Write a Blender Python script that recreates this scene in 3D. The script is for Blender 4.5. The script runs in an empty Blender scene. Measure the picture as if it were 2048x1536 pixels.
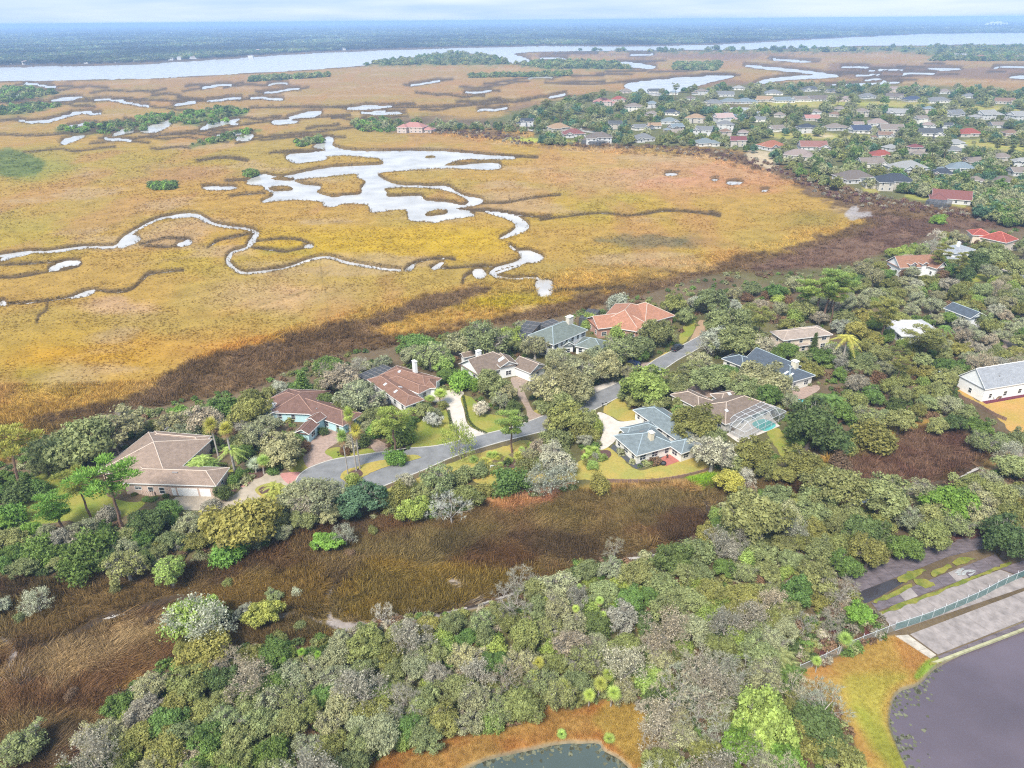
import bpy, math, random
import numpy as np
from mathutils import Vector, Matrix
from mathutils.geometry import tessellate_polygon

SC = bpy.context.scene
COL = SC.collection
random.seed(7)
RNG = np.random.default_rng(7)

# ---------------------------------------------------------------- camera
F, CX, CY = 1420.0, 1024.0, 768.0          # focal length and centre in pixels of the 2048 x 1536 photograph
CH = 100.0                                  # drone height, metres
PITCH = math.atan((CY - 40.5) / F)
ROLL = math.radians(0.45)
cd = bpy.data.cameras.new('camera')
cam = bpy.data.objects.new('camera', cd)
COL.objects.link(cam)
cd.sensor_width = 36.0
cd.lens = 36.0 * F / 2048.0
cd.clip_start = 1.0
cd.clip_end = 90000.0
sp, cp = math.sin(PITCH), math.cos(PITCH)
RL = Matrix(((1, 0, 0), (0, sp, -cp), (0, cp, sp)))
cam.matrix_world = Matrix.Translation((0, 0, CH)) @ (RL @ Matrix.Rotation(-ROLL, 3, 'Z')).to_4x4()
SC.camera = cam

# ---------------------------------------------------------------- sky, sun, exposure
SUN_EL, SUN_AZ = math.radians(52), math.radians(205)   # azimuth clockwise from +Y
world = bpy.data.worlds.new('World')
SC.world = world
world.use_nodes = True
wn, wl = world.node_tree.nodes, world.node_tree.links
wn.clear()
w_out = wn.new('ShaderNodeOutputWorld')
w_bg = wn.new('ShaderNodeBackground')
w_bg.inputs['Strength'].default_value = 0.118
w_sky = wn.new('ShaderNodeTexSky')
w_sky.sky_type = 'NISHITA'
w_sky.sun_disc = False
w_sky.sun_elevation = SUN_EL
w_sky.sun_rotation = SUN_AZ
w_sky.air_density = 1.0
w_sky.dust_density = 1.5
w_tc = wn.new('ShaderNodeTexCoord')
w_map = wn.new('ShaderNodeMapping')
w_map.inputs['Scale'].default_value = (2.2, 2.2, 26.0)
w_noise = wn.new('ShaderNodeTexNoise')
w_noise.inputs['Scale'].default_value = 1.6
w_noise.inputs['Detail'].default_value = 5
w_ramp = wn.new('ShaderNodeValToRGB')
w_ramp.color_ramp.elements[0].position = 0.38
w_ramp.color_ramp.elements[0].color = (2.5, 3.6, 5.3, 1)
w_ramp.color_ramp.elements[1].position = 0.66
w_ramp.color_ramp.elements[1].color = (4.3, 4.9, 5.5, 1)
w_mix = wn.new('ShaderNodeMix')
w_mix.data_type = 'RGBA'
w_mix.inputs[0].default_value = 0.86     # thin high cloud over most of the sky
wl.new(w_tc.outputs['Generated'], w_map.inputs['Vector'])
wl.new(w_map.outputs['Vector'], w_noise.inputs['Vector'])
wl.new(w_noise.outputs['Fac'], w_ramp.inputs['Fac'])
wl.new(w_ramp.outputs['Color'], w_mix.inputs[7])
wl.new(w_sky.outputs['Color'], w_mix.inputs[6])
wl.new(w_mix.outputs[2], w_bg.inputs['Color'])
wl.new(w_bg.outputs['Background'], w_out.inputs['Surface'])

sl = bpy.data.lights.new('sun', 'SUN')
sun = bpy.data.objects.new('sun', sl)
COL.objects.link(sun)
sl.energy = 3.5
sl.angle = math.radians(16)
sl.color = (1.0, 0.955, 0.88)
sd = Vector((math.sin(SUN_AZ) * math.cos(SUN_EL), math.cos(SUN_AZ) * math.cos(SUN_EL), math.sin(SUN_EL)))
sun.rotation_euler = sd.to_track_quat('Z', 'Y').to_euler()
sun.location = (0, -50, 300)

SC.view_settings.view_transform = 'Standard'
SC.view_settings.look = 'None'
SC.view_settings.exposure = 0.84
SC.view_settings.gamma = 1.0
SC.view_settings.use_curve_mapping = False
SC.render.engine = 'CYCLES'
SC.cycles.use_denoising = False
SC.cycles.filter_width = 1.15
SC.cycles.max_bounces = 6
SC.cycles.diffuse_bounces = 2
SC.cycles.glossy_bounces = 2
SC.cycles.transparent_max_bounces = 12
SC.cycles.volume_bounces = 1
SC.cycles.use_adaptive_sampling = True
SC.cycles.adaptive_threshold = 0.02

# ---------------------------------------------------------------- geometry helpers
cr, sr = math.cos(ROLL), math.sin(ROLL)

def P(px, py, z=0.0):
    """ground point (at height z) seen at pixel px,py"""
    x, y = (px - CX) / F, -(py - CY) / F
    x, y = x * cr + y * sr, -x * sr + y * cr
    dx, dy, dz = x, cp + y * sp, -sp + y * cp
    t = (z - CH) / dz
    return Vector((dx * t, dy * t, z))

def P_np(px, py, z):
    x, y = (px - CX) / F, -(py - CY) / F
    x, y = x * cr + y * sr, -x * sr + y * cr
    t = (z - CH) / (-sp + y * cp)
    return np.stack([x * t, (cp + y * sp) * t, np.zeros_like(t) + z], 1)

def proj(x, y, z):
    """pixel of a world point, arrays"""
    zz = z - CH
    xc, yc, zc = x, y * sp + zz * cp, y * cp - zz * sp
    u, v = xc / zc, yc / zc
    u, v = u * cr - v * sr, u * sr + v * cr
    return CX + F * u, CY - F * v

def depth(p):
    return p[1] * cp - (p[2] - CH) * sp

def srgb(r, g, b, k=1.0):
    f = lambda c: ((c / 255 + 0.055) / 1.055) ** 2.4 if c > 10 else c / 255 / 12.92
    return (f(r) * k, f(g) * k, f(b) * k)

def smooth_poly(pts, closed=True, n=4):
    pts = [Vector(p[:2]) for p in pts]
    out = []
    m = len(pts)
    rng = range(m) if closed else range(m - 1)
    for i in rng:
        p0 = pts[(i - 1) % m] if closed or i > 0 else pts[i]
        p1, p2 = pts[i], pts[(i + 1) % m]
        p3 = pts[(i + 2) % m] if closed or i + 2 < m else p2
        for k in range(n):
            t = k / n
            out.append(0.5 * ((2 * p1) + (p2 - p0) * t + (2 * p0 - 5 * p1 + 4 * p2 - p3) * t * t + (3 * p1 - p0 - 3 * p2 + p3) * t ** 3))
    if not closed:
        out.append(pts[-1])
    return out

def tag(o, label=None, cat=None, group=None, kind=None):
    if label: o['label'] = label
    if cat: o['category'] = cat
    if group: o['group'] = group
    if kind: o['kind'] = kind
    return o

def empty(name, loc, rz=0.0, sc=1.0):
    o = bpy.data.objects.new(name, None)
    COL.objects.link(o)
    o.location = loc
    o.rotation_euler = (0, 0, rz)
    o.scale = (sc, sc, sc)
    o.empty_display_size = 0.5
    return o

def add(name, me, parent=None, loc=None, rz=None):
    o = bpy.data.objects.new(name, me)
    COL.objects.link(o)
    if parent: o.parent = parent
    if loc is not None: o.location = loc
    if rz is not None: o.rotation_euler = (0, 0, rz)
    return o

class MB:
    """collects faces, builds one mesh"""
    def __init__(s):
        s.v, s.f, s.m = [], [], []
    def face(s, pts, m=0):
        i = len(s.v)
        s.v += [tuple(p) for p in pts]
        s.f.append(tuple(range(i, i + len(pts))))
        s.m.append(m)
    def hexa(s, b, t, m=0):
        """b, t: four bottom and four top points"""
        i = len(s.v)
        s.v += [tuple(p) for p in b] + [tuple(p) for p in t]
        for q in ((0, 3, 2, 1), (4, 5, 6, 7), (0, 1, 5, 4), (1, 2, 6, 5), (2, 3, 7, 6), (3, 0, 4, 7)):
            s.f.append(tuple(i + k for k in q)); s.m.append(m)
    def box(s, c, sx, sy, sz, u=(1, 0), m=0):
        """c = centre of the base; u = direction of the local x axis"""
        u = Vector((u[0], u[1], 0)).normalized(); v = Vector((-u.y, u.x, 0)); c = Vector(c)
        q = [c + u * (a * sx / 2) + v * (b * sy / 2) for a, b in ((-1, -1), (1, -1), (1, 1), (-1, 1))]
        s.hexa(q, [p + Vector((0, 0, sz)) for p in q], m)
    def bar(s, a, b, r, m=0, n=4, r2=None):
        a, b = Vector(a), Vector(b)
        d = (b - a)
        if d.length < 1e-6: return
        d.normalize()
        x = d.orthogonal().normalized(); y = d.cross(x)
        r2 = r if r2 is None else r2
        i = len(s.v)
        for p, rr in ((a, r), (b, r2)):
            for k in range(n):
                t = 2 * math.pi * (k + 0.5) / n
                s.v.append(tuple(p + x * rr * math.cos(t) + y * rr * math.sin(t)))
        for k in range(n):
            s.f.append((i + k, i + (k + 1) % n, i + n + (k + 1) % n, i + n + k)); s.m.append(m)
        s.f.append(tuple(i + k for k in reversed(range(n)))); s.m.append(m)
        s.f.append(tuple(i + n + k for k in range(n))); s.m.append(m)
    def tube(s, pts, rad, m=0, n=6):
        for k in range(len(pts) - 1):
            s.bar(pts[k], pts[k + 1], rad[k], m, n, rad[k + 1])
    def disc(s, c, r, z0, z1, n=16, m=0, ry=None):
        ry = r if ry is None else ry
        b = [(c[0] + r * math.cos(2 * math.pi * k / n), c[1] + ry * math.sin(2 * math.pi * k / n)) for k in range(n)]
        i = len(s.v)
        s.v += [(x, y, z0) for x, y in b] + [(x, y, z1) for x, y in b]
        for k in range(n):
            s.f.append((i + k, i + (k + 1) % n, i + n + (k + 1) % n, i + n + k)); s.m.append(m)
        s.f.append(tuple(i + n + k for k in range(n))); s.m.append(m)
        s.f.append(tuple(i + k for k in reversed(range(n)))); s.m.append(m)
    def mesh(s, name, mats, off=None):
        me = bpy.data.meshes.new(name)
        v = s.v if off is None else [(x - off[0], y - off[1], z - off[2]) for x, y, z in s.v]
        me.from_pydata(v, [], s.f)
        if not isinstance(mats, (list, tuple)): mats = [mats]
        for m in mats: me.materials.append(m)
        if len(mats) > 1: me.polygons.foreach_set('material_index', s.m)
        me.update()
        return me
    def build(s, name, mats, parent=None, off=None):
        if off is None and parent is not None: off = parent.location
        return add(name, s.mesh(name, mats, off), parent)

def np_mesh(name, V, Fc, mats, mi=None, fattr=None):
    """V (n,3), Fc (m,k) faces of equal size"""
    V = np.asarray(V, np.float32); Fc = np.asarray(Fc, np.int32)
    me = bpy.data.meshes.new(name)
    me.vertices.add(len(V)); me.vertices.foreach_set('co', V.ravel())
    m, k = Fc.shape
    me.loops.add(m * k); me.loops.foreach_set('vertex_index', Fc.ravel())
    me.polygons.add(m)
    me.polygons.foreach_set('loop_start', np.arange(0, m * k, k, dtype=np.int32))
    if not isinstance(mats, (list, tuple)): mats = [mats]
    for q in mats: me.materials.append(q)
    if mi is not None: me.polygons.foreach_set('material_index', np.asarray(mi, np.int32))
    me.update(calc_edges=True)
    if fattr is not None:
        at = me.attributes.new('v', 'FLOAT', 'FACE')
        at.data.foreach_set('value', np.asarray(fattr, np.float32))
    return me

# ---------------------------------------------------------------- numpy noise and distance fields
def vnoise(x, y, seed=0):
    xi, yi = np.floor(x), np.floor(y)
    fx, fy = x - xi, y - yi
    fx, fy = fx * fx * (3 - 2 * fx), fy * fy * (3 - 2 * fy)
    h = lambda a, b: (lambda q: q - np.floor(q))(np.sin(a * 127.1 + b * 311.7 + seed * 74.7) * 43758.5453)
    return (h(xi, yi) * (1 - fx) + h(xi + 1, yi) * fx) * (1 - fy) + (h(xi, yi + 1) * (1 - fx) + h(xi + 1, yi + 1) * fx) * fy

def fbm(x, y, seed=0, o=4):
    t, a, s = 0, 0.5, 0
    for k in range(o):
        t = t + a * vnoise(x, y, seed + k); s += a
        x, y, a = x * 2.03 + 7.1, y * 2.03 + 3.7, a * 0.5
    return t / s

def sstep(a, b, x):
    t = np.clip((x - a) / (b - a), 0, 1)
    return t * t * (3 - 2 * t)

def seg_dist(px, py, pts, closed):
    d = np.full(px.shape, 1e9)
    m = len(pts)
    for i in range(m if closed else m - 1):
        ax, ay = pts[i][0], pts[i][1]; bx, by = pts[(i + 1) % m][0], pts[(i + 1) % m][1]
        ex, ey = bx - ax, by - ay
        l = ex * ex + ey * ey + 1e-9
        t = np.clip(((px - ax) * ex + (py - ay) * ey) / l, 0, 1)
        d = np.minimum(d, (px - ax - t * ex) ** 2 + (py - ay - t * ey) ** 2)
    return np.sqrt(d)

def inside(px, py, pts):
    r = np.zeros(px.shape, bool)
    m = len(pts)
    for i in range(m):
        ax, ay = pts[i][0], pts[i][1]; bx, by = pts[(i + 1) % m][0], pts[(i + 1) % m][1]
        if ay == by: continue
        c = (ay > py) != (by > py)
        r ^= c & (px < (bx - ax) * (py - ay) / (by - ay) + ax)
    return r

def sdf(px, py, pts, margin, closed=True, width=0.0):
    """signed distance (negative inside) with bounding-box culling; far = margin"""
    xs = [p[0] for p in pts]; ys = [p[1] for p in pts]
    mg = margin + width
    sel = np.nonzero((px > min(xs) - mg) & (px < max(xs) + mg) & (py > min(ys) - mg) & (py < max(ys) + mg))[0]
    if len(sel) == 0: return sel, None
    qx, qy = px[sel], py[sel]
    d = seg_dist(qx, qy, pts, closed)
    if closed: d = np.where(inside(qx, qy, pts), -d, d)
    else: d = d - width / 2
    return sel, d

# ---------------------------------------------------------------- materials
def nodes_of(m):
    m.use_nodes = True
    return m.node_tree.nodes, m.node_tree.links

ALB = 0.8      # paints and stones measured against the photograph
def mat(name, col, rough=0.8, var=0.15, scale=2.0, bump=0.0, spec=0.3, metal=0.0, coord='Object', stretch=(1, 1, 1), detail=4):
    m = bpy.data.materials.new(name)
    n, l = nodes_of(m)
    b = n['Principled BSDF']
    b.inputs['Roughness'].default_value = rough
    b.inputs['Specular IOR Level'].default_value = spec
    b.inputs['Metallic'].default_value = metal
    if var > 0:
        tc = n.new('ShaderNodeTexCoord')
        mp = n.new('ShaderNodeMapping'); mp.inputs['Scale'].default_value = stretch
        nz = n.new('ShaderNodeTexNoise'); nz.inputs['Scale'].default_value = scale; nz.inputs['Detail'].default_value = detail
        nz.inputs['Roughness'].default_value = 0.65
        mr = n.new('ShaderNodeMapRange')
        mr.inputs['From Min'].default_value = 0.25; mr.inputs['From Max'].default_value = 0.75
        mr.inputs['To Min'].default_value = 1 - var; mr.inputs['To Max'].default_value = 1 + var
        mx = n.new('ShaderNodeMix'); mx.data_type = 'RGBA'; mx.blend_type = 'MULTIPLY'; mx.inputs[0].default_value = 1
        mx.inputs[6].default_value = (*col, 1)
        l.new(tc.outputs[coord], mp.inputs[0]); l.new(mp.outputs[0], nz.inputs['Vector'])
        l.new(nz.outputs['Fac'], mr.inputs['Value']); l.new(mr.outputs[0], mx.inputs[7])
        l.new(mx.outputs[2], b.inputs['Base Color'])
        if bump > 0:
            bp = n.new('ShaderNodeBump'); bp.inputs['Strength'].default_value = bump; bp.inputs['Distance'].default_value = 0.1
            l.new(nz.outputs['Fac'], bp.inputs['Height']); l.new(bp.outputs[0], b.inputs['Normal'])
    else:
        b.inputs['Base Color'].default_value = (*col, 1)
    return m

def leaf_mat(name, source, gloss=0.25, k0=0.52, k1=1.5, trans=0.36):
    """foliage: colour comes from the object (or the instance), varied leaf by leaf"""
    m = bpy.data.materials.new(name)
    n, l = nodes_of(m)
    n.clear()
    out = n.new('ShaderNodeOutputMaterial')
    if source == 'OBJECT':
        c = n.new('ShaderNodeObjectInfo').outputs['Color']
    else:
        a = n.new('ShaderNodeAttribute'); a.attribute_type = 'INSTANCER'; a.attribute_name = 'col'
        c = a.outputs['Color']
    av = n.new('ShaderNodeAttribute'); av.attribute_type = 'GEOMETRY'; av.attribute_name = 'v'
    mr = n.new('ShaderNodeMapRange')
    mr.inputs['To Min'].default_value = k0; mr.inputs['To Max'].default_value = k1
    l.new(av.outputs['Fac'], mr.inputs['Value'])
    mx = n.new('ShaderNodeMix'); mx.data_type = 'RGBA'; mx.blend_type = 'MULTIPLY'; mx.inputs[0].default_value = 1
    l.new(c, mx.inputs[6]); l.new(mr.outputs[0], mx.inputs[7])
    d = n.new('ShaderNodeBsdfPrincipled'); d.inputs['Roughness'].default_value = 0.6
    d.inputs['Specular IOR Level'].default_value = gloss
    t = n.new('ShaderNodeBsdfTranslucent')
    l.new(mx.outputs[2], d.inputs['Base Color']); l.new(mx.outputs[2], t.inputs['Color'])
    s = n.new('ShaderNodeMixShader'); s.inputs[0].default_value = trans
    l.new(d.outputs[0], s.inputs[1]); l.new(t.outputs[0], s.inputs[2]); l.new(s.outputs[0], out.inputs['Surface'])
    return m
# ================================================================ GROUND
# water outlines traced on the ground (photograph pixels, projected to the ground plane)
def zz(ox, oy, s, pts):
    return [(ox + x / s, oy + y / s) for x, y in pts]

RIVER = [(-400, 141), (0, 135), (100, 132), (250, 130), (350, 124), (450, 118), (560, 110), (700, 103), (850, 98), (1000, 94), (1100, 92), (1300, 92),
         (1450, 88), (1600, 80), (1700, 75), (1850, 68), (1950, 66), (2048, 66), (2400, 63), (2400, 92), (2048, 88), (1950, 89), (1850, 90), (1700, 92),
         (1600, 96), (1500, 98), (1430, 99), (1330, 100), (1200, 101), (1120, 102), (1030, 106), (1048, 114), (1060, 121), (1050, 126), (1026, 126),
         (1008, 118), (980, 109), (940, 106), (880, 109), (800, 117), (740, 126), (720, 131), (600, 140), (450, 148), (300, 156), (100, 160), (0, 162), (-400, 168)]
Z7 = (400, 250, 2.731)
POND = zz(*Z7, [(690, 62), (728, 72), (722, 108), (762, 124), (820, 134), (900, 140), (1000, 140), (1150, 138), (1300, 140), (1430, 147), (1560, 160), (1700, 170),
    (1702, 180), (1560, 180), (1430, 184), (1345, 205), (1332, 216), (1400, 217), (1550, 204), (1625, 207), (1642, 230), (1560, 238), (1450, 232), (1300, 231),
    (1150, 240), (1020, 250), (968, 262), (1000, 292), (1060, 318), (1130, 325), (1250, 328), (1345, 330), (1400, 358), (1450, 384), (1520, 396), (1545, 412),
    (1490, 434), (1420, 446), (1400, 452), (1465, 470), (1500, 490), (1420, 500), (1330, 512), (1280, 528), (1240, 520), (1160, 518), (1138, 498), (1122, 456),
    (1040, 460), (940, 470), (926, 440), (900, 425), (780, 425), (740, 436), (682, 436), (660, 412), (540, 400), (440, 405), (340, 415), (392, 386), (400, 368),
    (360, 346), (340, 325), (255, 315), (300, 275), (360, 265), (420, 278), (500, 268), (600, 245), (740, 226), (900, 217), (990, 212), (1003, 198), (960, 172),
    (850, 165), (780, 160), (700, 166), (690, 180), (640, 190), (520, 200), (468, 170), (530, 150), (640, 145), (688, 130), (620, 115), (650, 92)])
ISLANDS = [zz(*Z7, q) for q in (
    [(510, 296), (600, 285), (700, 275), (850, 260), (862, 280), (905, 303), (882, 340), (876, 372), (800, 380), (720, 388), (636, 362), (660, 332), (560, 320)],
    [(1002, 342), (1060, 335), (1200, 335), (1310, 345), (1400, 370), (1466, 405), (1440, 432), (1350, 416), (1230, 406), (1200, 382), (1030, 386), (1018, 362)],
    [(1225, 482), (1280, 456), (1350, 460), (1340, 480), (1260, 492)],
    [(385, 286), (430, 277), (512, 284), (500, 298), (420, 298)],
    [(370, 336), (440, 324), (505, 334), (492, 355), (400, 356)],
    [(1225, 165), (1260, 160), (1292, 168), (1260, 178), (1230, 175)])]
WATERS = [
    zz(*Z7, [(1560, 468), (1640, 477), (1720, 490), (1762, 512), (1795, 545), (1772, 575), (1700, 602), (1650, 616), (1638, 610), (1700, 575), (1727, 545), (1700, 515), (1620, 488)]),
    zz(*Z7, [(1690, 648), (1720, 680), (1800, 680), (1872, 714), (1840, 742), (1750, 752), (1620, 785), (1600, 812), (1580, 800), (1620, 770), (1735, 735), (1745, 695)]),
    zz(*Z7, [(1495, 785), (1540, 780), (1562, 815), (1530, 832), (1498, 818)]),
    zz(*Z7, [(1832, 852), (1880, 835), (1926, 852), (1915, 920), (1850, 926)]),
    zz(*Z7, [(10, 335), (60, 330), (190, 333), (180, 345), (60, 350)]),
    zz(*Z7, [(1120, 785), (1160, 755), (1170, 765), (1150, 790)]),
    zz(*Z7, [(1265, 775), (1310, 745), (1330, 748), (1290, 780)]),
    [(237, 492), (245, 475), (264, 467), (280, 475), (266, 486), (252, 491)],
    [(498, 480), (508, 466), (517, 462), (516, 470), (504, 488), (494, 494)],
    [(452, 520), (458, 506), (464, 506), (459, 520), (470, 533), (486, 544), (470, 538), (456, 528)],
    [(608, 490), (620, 486), (626, 491), (618, 494)],
    [(140, 594), (165, 582), (189, 577), (185, 584), (160, 592)],
    [(0, 608), (0, 599), (10, 600), (12, 608)],
    [(0, 516), (25, 506), (60, 500), (62, 505), (30, 511), (5, 519)],
    [(100, 532), (125, 521), (155, 519), (157, 525), (130, 531), (100, 538)],
    [(340, 431), (388, 426), (410, 434), (426, 445), (412, 443), (390, 432), (350, 434)],
    [(355, 484), (378, 479), (382, 485), (360, 490)],
    [(100, 201), (127, 194), (165, 193), (134, 201)], [(80, 243), (120, 232), (161, 223), (185, 221), (141, 231), (100, 243)],
    [(121, 285), (131, 276), (168, 268), (165, 274), (134, 286)], [(281, 261), (295, 252), (339, 240), (343, 247), (312, 263)],
    [(398, 259), (418, 247), (476, 237), (469, 243), (418, 255)], [(472, 279), (479, 271), (507, 268), (496, 279)],
    [(578, 233), (619, 222), (643, 222), (633, 231), (585, 236)], [(542, 243), (561, 238), (599, 242), (558, 248)],
    [(222, 270), (250, 257), (270, 260), (236, 269)], [(345, 209), (383, 201), (392, 206), (360, 210)],
    [(-20, 198), (20, 190), (58, 186), (40, 193), (0, 200)], [(700, 215), (740, 212), (790, 210), (760, 216), (710, 219)],
    [(740, 226), (790, 223), (810, 225), (760, 229)],
    [(1235, 124), (1270, 125), (1310, 132), (1302, 137), (1260, 133)],
    [(1250, 168), (1300, 160), (1380, 154), (1440, 150), (1470, 152), (1420, 164), (1380, 176), (1340, 187), (1300, 190), (1262, 181)],
    [(1490, 129), (1540, 133), (1600, 139), (1660, 147), (1682, 152), (1640, 156), (1580, 159), (1540, 164), (1508, 169), (1530, 158), (1590, 151), (1630, 148), (1570, 142), (1500, 134)],
    [(1640, 169), (1720, 166), (1800, 162), (1790, 166), (1700, 171)], [(1855, 137), (1880, 135), (1925, 137), (1890, 141)],
    [(2020, 152), (2060, 151), (2060, 157), (2030, 157)], [(1540, 116), (1600, 120), (1640, 122), (1600, 124), (1550, 120)],
    [(1330, 346), (1345, 344), (1356, 347), (1345, 350), (1332, 349)], [(1454, 363), (1468, 361), (1486, 364), (1472, 367), (1458, 366)],
    [(1424, 357), (1436, 357), (1430, 360)], [(1522, 378), (1537, 378), (1530, 381)],
    [(1430, 236), (1450, 216), (1500, 214), (1540, 220), (1520, 230), (1460, 236)],
]
# narrow tidal creeks: points, width in pixels
CREEKS = [
    ([(-20, 512), (60, 502), (100, 501), (168, 492), (226, 492), (247, 474), (278, 455), (312, 438), (346, 430), (387, 427), (408, 437), (428, 446)], 3.0),
    ([(428, 446), (460, 452), (490, 455), (512, 463), (505, 478), (494, 493), (470, 500), (459, 507), (454, 521), (468, 534), (484, 543), (530, 540), (580, 531), (620, 517), (655, 512), (700, 524), (760, 534), (800, 538)], 2.6),
    ([(512, 463), (480, 470), (440, 478), (415, 493)], 2.5),
    ([(505, 482), (540, 477), (590, 476), (620, 487), (605, 494), (570, 501), (540, 497), (505, 493)], 1.8),
    ([(280, 487), (330, 475), (375, 476), (380, 486), (340, 492), (290, 490)], 2.0),
    ([(-20, 604), (40, 604), (100, 598), (145, 590), (189, 578), (225, 582), (261, 577), (285, 557), (298, 546), (330, 541), (366, 538)], 2.2),
    ([(-20, 528), (40, 526), (100, 522), (158, 521), (150, 532), (90, 542), (30, 552), (-20, 552)], 2.0),
    ([(95, 603), (92, 618), (78, 628), (74, 642)], 1.5),
    ([(810, 537), (840, 520), (890, 514), (910, 518)], 2.2), ([(860, 530), (900, 534), (960, 530), (1000, 532)], 1.8),
    ([(925, 565), (930, 550), (950, 540)], 2.0), ([(1040, 528), (990, 545), (1000, 552), (1030, 555), (1070, 553), (1090, 562)], 2.7),
    ([(1110, 582), (1150, 577), (1200, 578), (1250, 572)], 2.0),
    ([(920, 418), (980, 420), (1040, 428), (1080, 432), (1100, 430)], 2.5), ([(1080, 438), (1130, 432), (1200, 424), (1260, 430), (1330, 420), (1400, 424), (1440, 430), (1420, 420)], 1.6),
    ([(950, 405), (1010, 404), (1060, 395), (1120, 388)], 1.0),
    ([(395, 320), (450, 314), (495, 320)], 2.0), ([(460, 390), (500, 386), (530, 384)], 1.6), ([(450, 360), (500, 358)], 1.2),
    ([(540, 305), (580, 302), (640, 300)], 1.6), ([(1000, 310), (1040, 312), (1075, 314)], 1.4),
    ([(0, 268), (80, 270), (160, 262), (240, 258), (340, 238), (400, 226)], 1.3), ([(180, 286), (300, 272), (420, 258), (520, 244), (600, 236), (700, 230)], 1.2),
    ([(0, 205), (120, 203), (260, 198), (380, 202), (520, 196)], 1.2), ([(500, 215), (620, 213), (760, 214), (900, 212), (1000, 205), (1060, 200)], 1.2),
    ([(560, 276), (620, 270), (690, 274)], 1.2), ([(470, 286), (540, 272), (640, 262), (740, 250)], 1.1),
    ([(1090, 165), (1180, 168), (1280, 160), (1400, 152), (1480, 150)], 1.0),
    ([(60, 1304), (140, 1268), (220, 1228), (260, 1222), (330, 1200), (400, 1190)], 5.0),
    ([(880, 1222), (940, 1208), (1000, 1190), (1050, 1176)], 5.0), ([(1180, 1124), (1260, 1112), (1310, 1104), (1390, 1076)], 6.0),
    ([(1405, 1075), (1412, 1050), (1418, 1020), (1410, 1000), (1400, 985)], 2.0),
    ([(1560, 1040), (1640, 1030), (1720, 1000), (1800, 975), (1880, 968), (1960, 930)], 6.0),
]
_cr = random.Random(31)      # the maze of small creeks of the upper marsh
for _k in range(62):
    _x, _y = _cr.uniform(-40, 1120), _cr.uniform(166, 305)
    if _x > 480 and _y > 262: continue
    _n = _cr.randint(4, 10); _a = _cr.uniform(-.12, .05); _p = []
    for _j in range(_n):
        _p.append((_x, _y)); _st = _cr.uniform(12, 26); _a2 = _a + .32 * math.sin(_j * 1.7 + _k) * (1 if _cr.random() < .8 else -1)
        _x += _st; _y += _st * _a2 * .55
    CREEKS.append((_p, _cr.uniform(0.9, 1.6)))
    if _cr.random() < .5:
        _j = _cr.randrange(0, _n - 2); CREEKS.append((_p[_j:_j + 4], _cr.uniform(2.6, 3.2)))
for _k in range(14):
    _x, _y = _cr.uniform(1080, 1500), _cr.uniform(105, 165); CREEKS.append(([(_x, _y), (_x + _cr.uniform(15, 40), _y - 1), (_x + _cr.uniform(45, 90), _y + _cr.uniform(-3, 1))], _cr.choice((1.0, 1.2, 2.6))))
for _k in range(16):
    _x, _y = _cr.uniform(1620, 2030), _cr.uniform(126, 165); CREEKS.append(([(_x, _y), (_x + _cr.uniform(15, 30), _y - 1), (_x + _cr.uniform(35, 70), _y + _cr.uniform(-2, 1))], _cr.choice((1.0, 1.2, 2.6, 2.8))))
MUD = [  # bare pale mud: points, width
    ([(662, 1168), (655, 1186), (654, 1210), (662, 1242)], 13), ([(662, 1242), (700, 1262), (720, 1300)], 20), ([(-10, 1275), (15, 1290), (25, 1310), (10, 1345)], 16),
    ([(10, 1345), (5, 1385)], 20), ([(40, 1378), (70, 1366), (90, 1358)], 9), ([(1270, 1112), (1320, 1102), (1390, 1078)], 16), ([(930, 1212), (1000, 1192)], 12),
    ([(860, 1236), (960, 1200)], 9), ([(560, 1230), (600, 1222), (640, 1240)], 10), ([(1810, 978), (1880, 966), (1920, 962)], 10), ([(700, 1252), (860, 1238)], 16), ([(905, 1162), (920, 1170)], 9),
    ([(2000, 880), (2040, 905)], 12),
]
FBROWN = [(-300, 1110), (0, 1130), (100, 1125), (260, 1110), (400, 1100), (520, 1075), (600, 1060), (700, 1010), (800, 1020), (960, 985), (1100, 990), (1250, 970), (1400, 955), (1450, 945),
          (1520, 955), (1620, 940), (1680, 900), (1760, 880), (1850, 850), (1920, 850), (1990, 900), (1960, 950), (1850, 975), (1700, 975), (1620, 1000), (1540, 1020), (1430, 1080), (1250, 1115), (1050, 1165),
          (960, 1210), (700, 1260), (600, 1290), (320, 1340), (230, 1390), (120, 1560), (-300, 1600)]
BROWN = [(-300, 868), (0, 856), (100, 830), (200, 808), (305, 784), (330, 745), (420, 712), (520, 682), (640, 652), (700, 640), (780, 620), (870, 588), (960, 572), (980, 580), (900, 612), (800, 640), (740, 660), (790, 668),
         (900, 650), (1000, 632), (1070, 612), (1150, 592), (1250, 570), (1330, 552), (1420, 535), (1480, 505), (1560, 500), (1640, 470), (1720, 445), (1700, 420), (1640, 395), (1560, 352), (1480, 325), (1400, 306), (1300, 300),
         (1200, 296), (1100, 290), (1000, 276), (960, 268), (840, 262), (800, 262), (900, 258), (1000, 262), (1070, 280), (1150, 286), (1300, 288), (1420, 294), (1500, 305), (1560, 325), (1650, 355), (1720, 380), (1850, 405), (1930, 415),
         (2100, 440), (2100, 480), (1960, 470), (1850, 490), (1760, 520), (1700, 545), (1600, 560), (1480, 560), (1350, 590), (1200, 620), (1100, 660), (900, 700), (700, 760), (520, 800), (300, 860), (100, 880), (-300, 900)]
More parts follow.
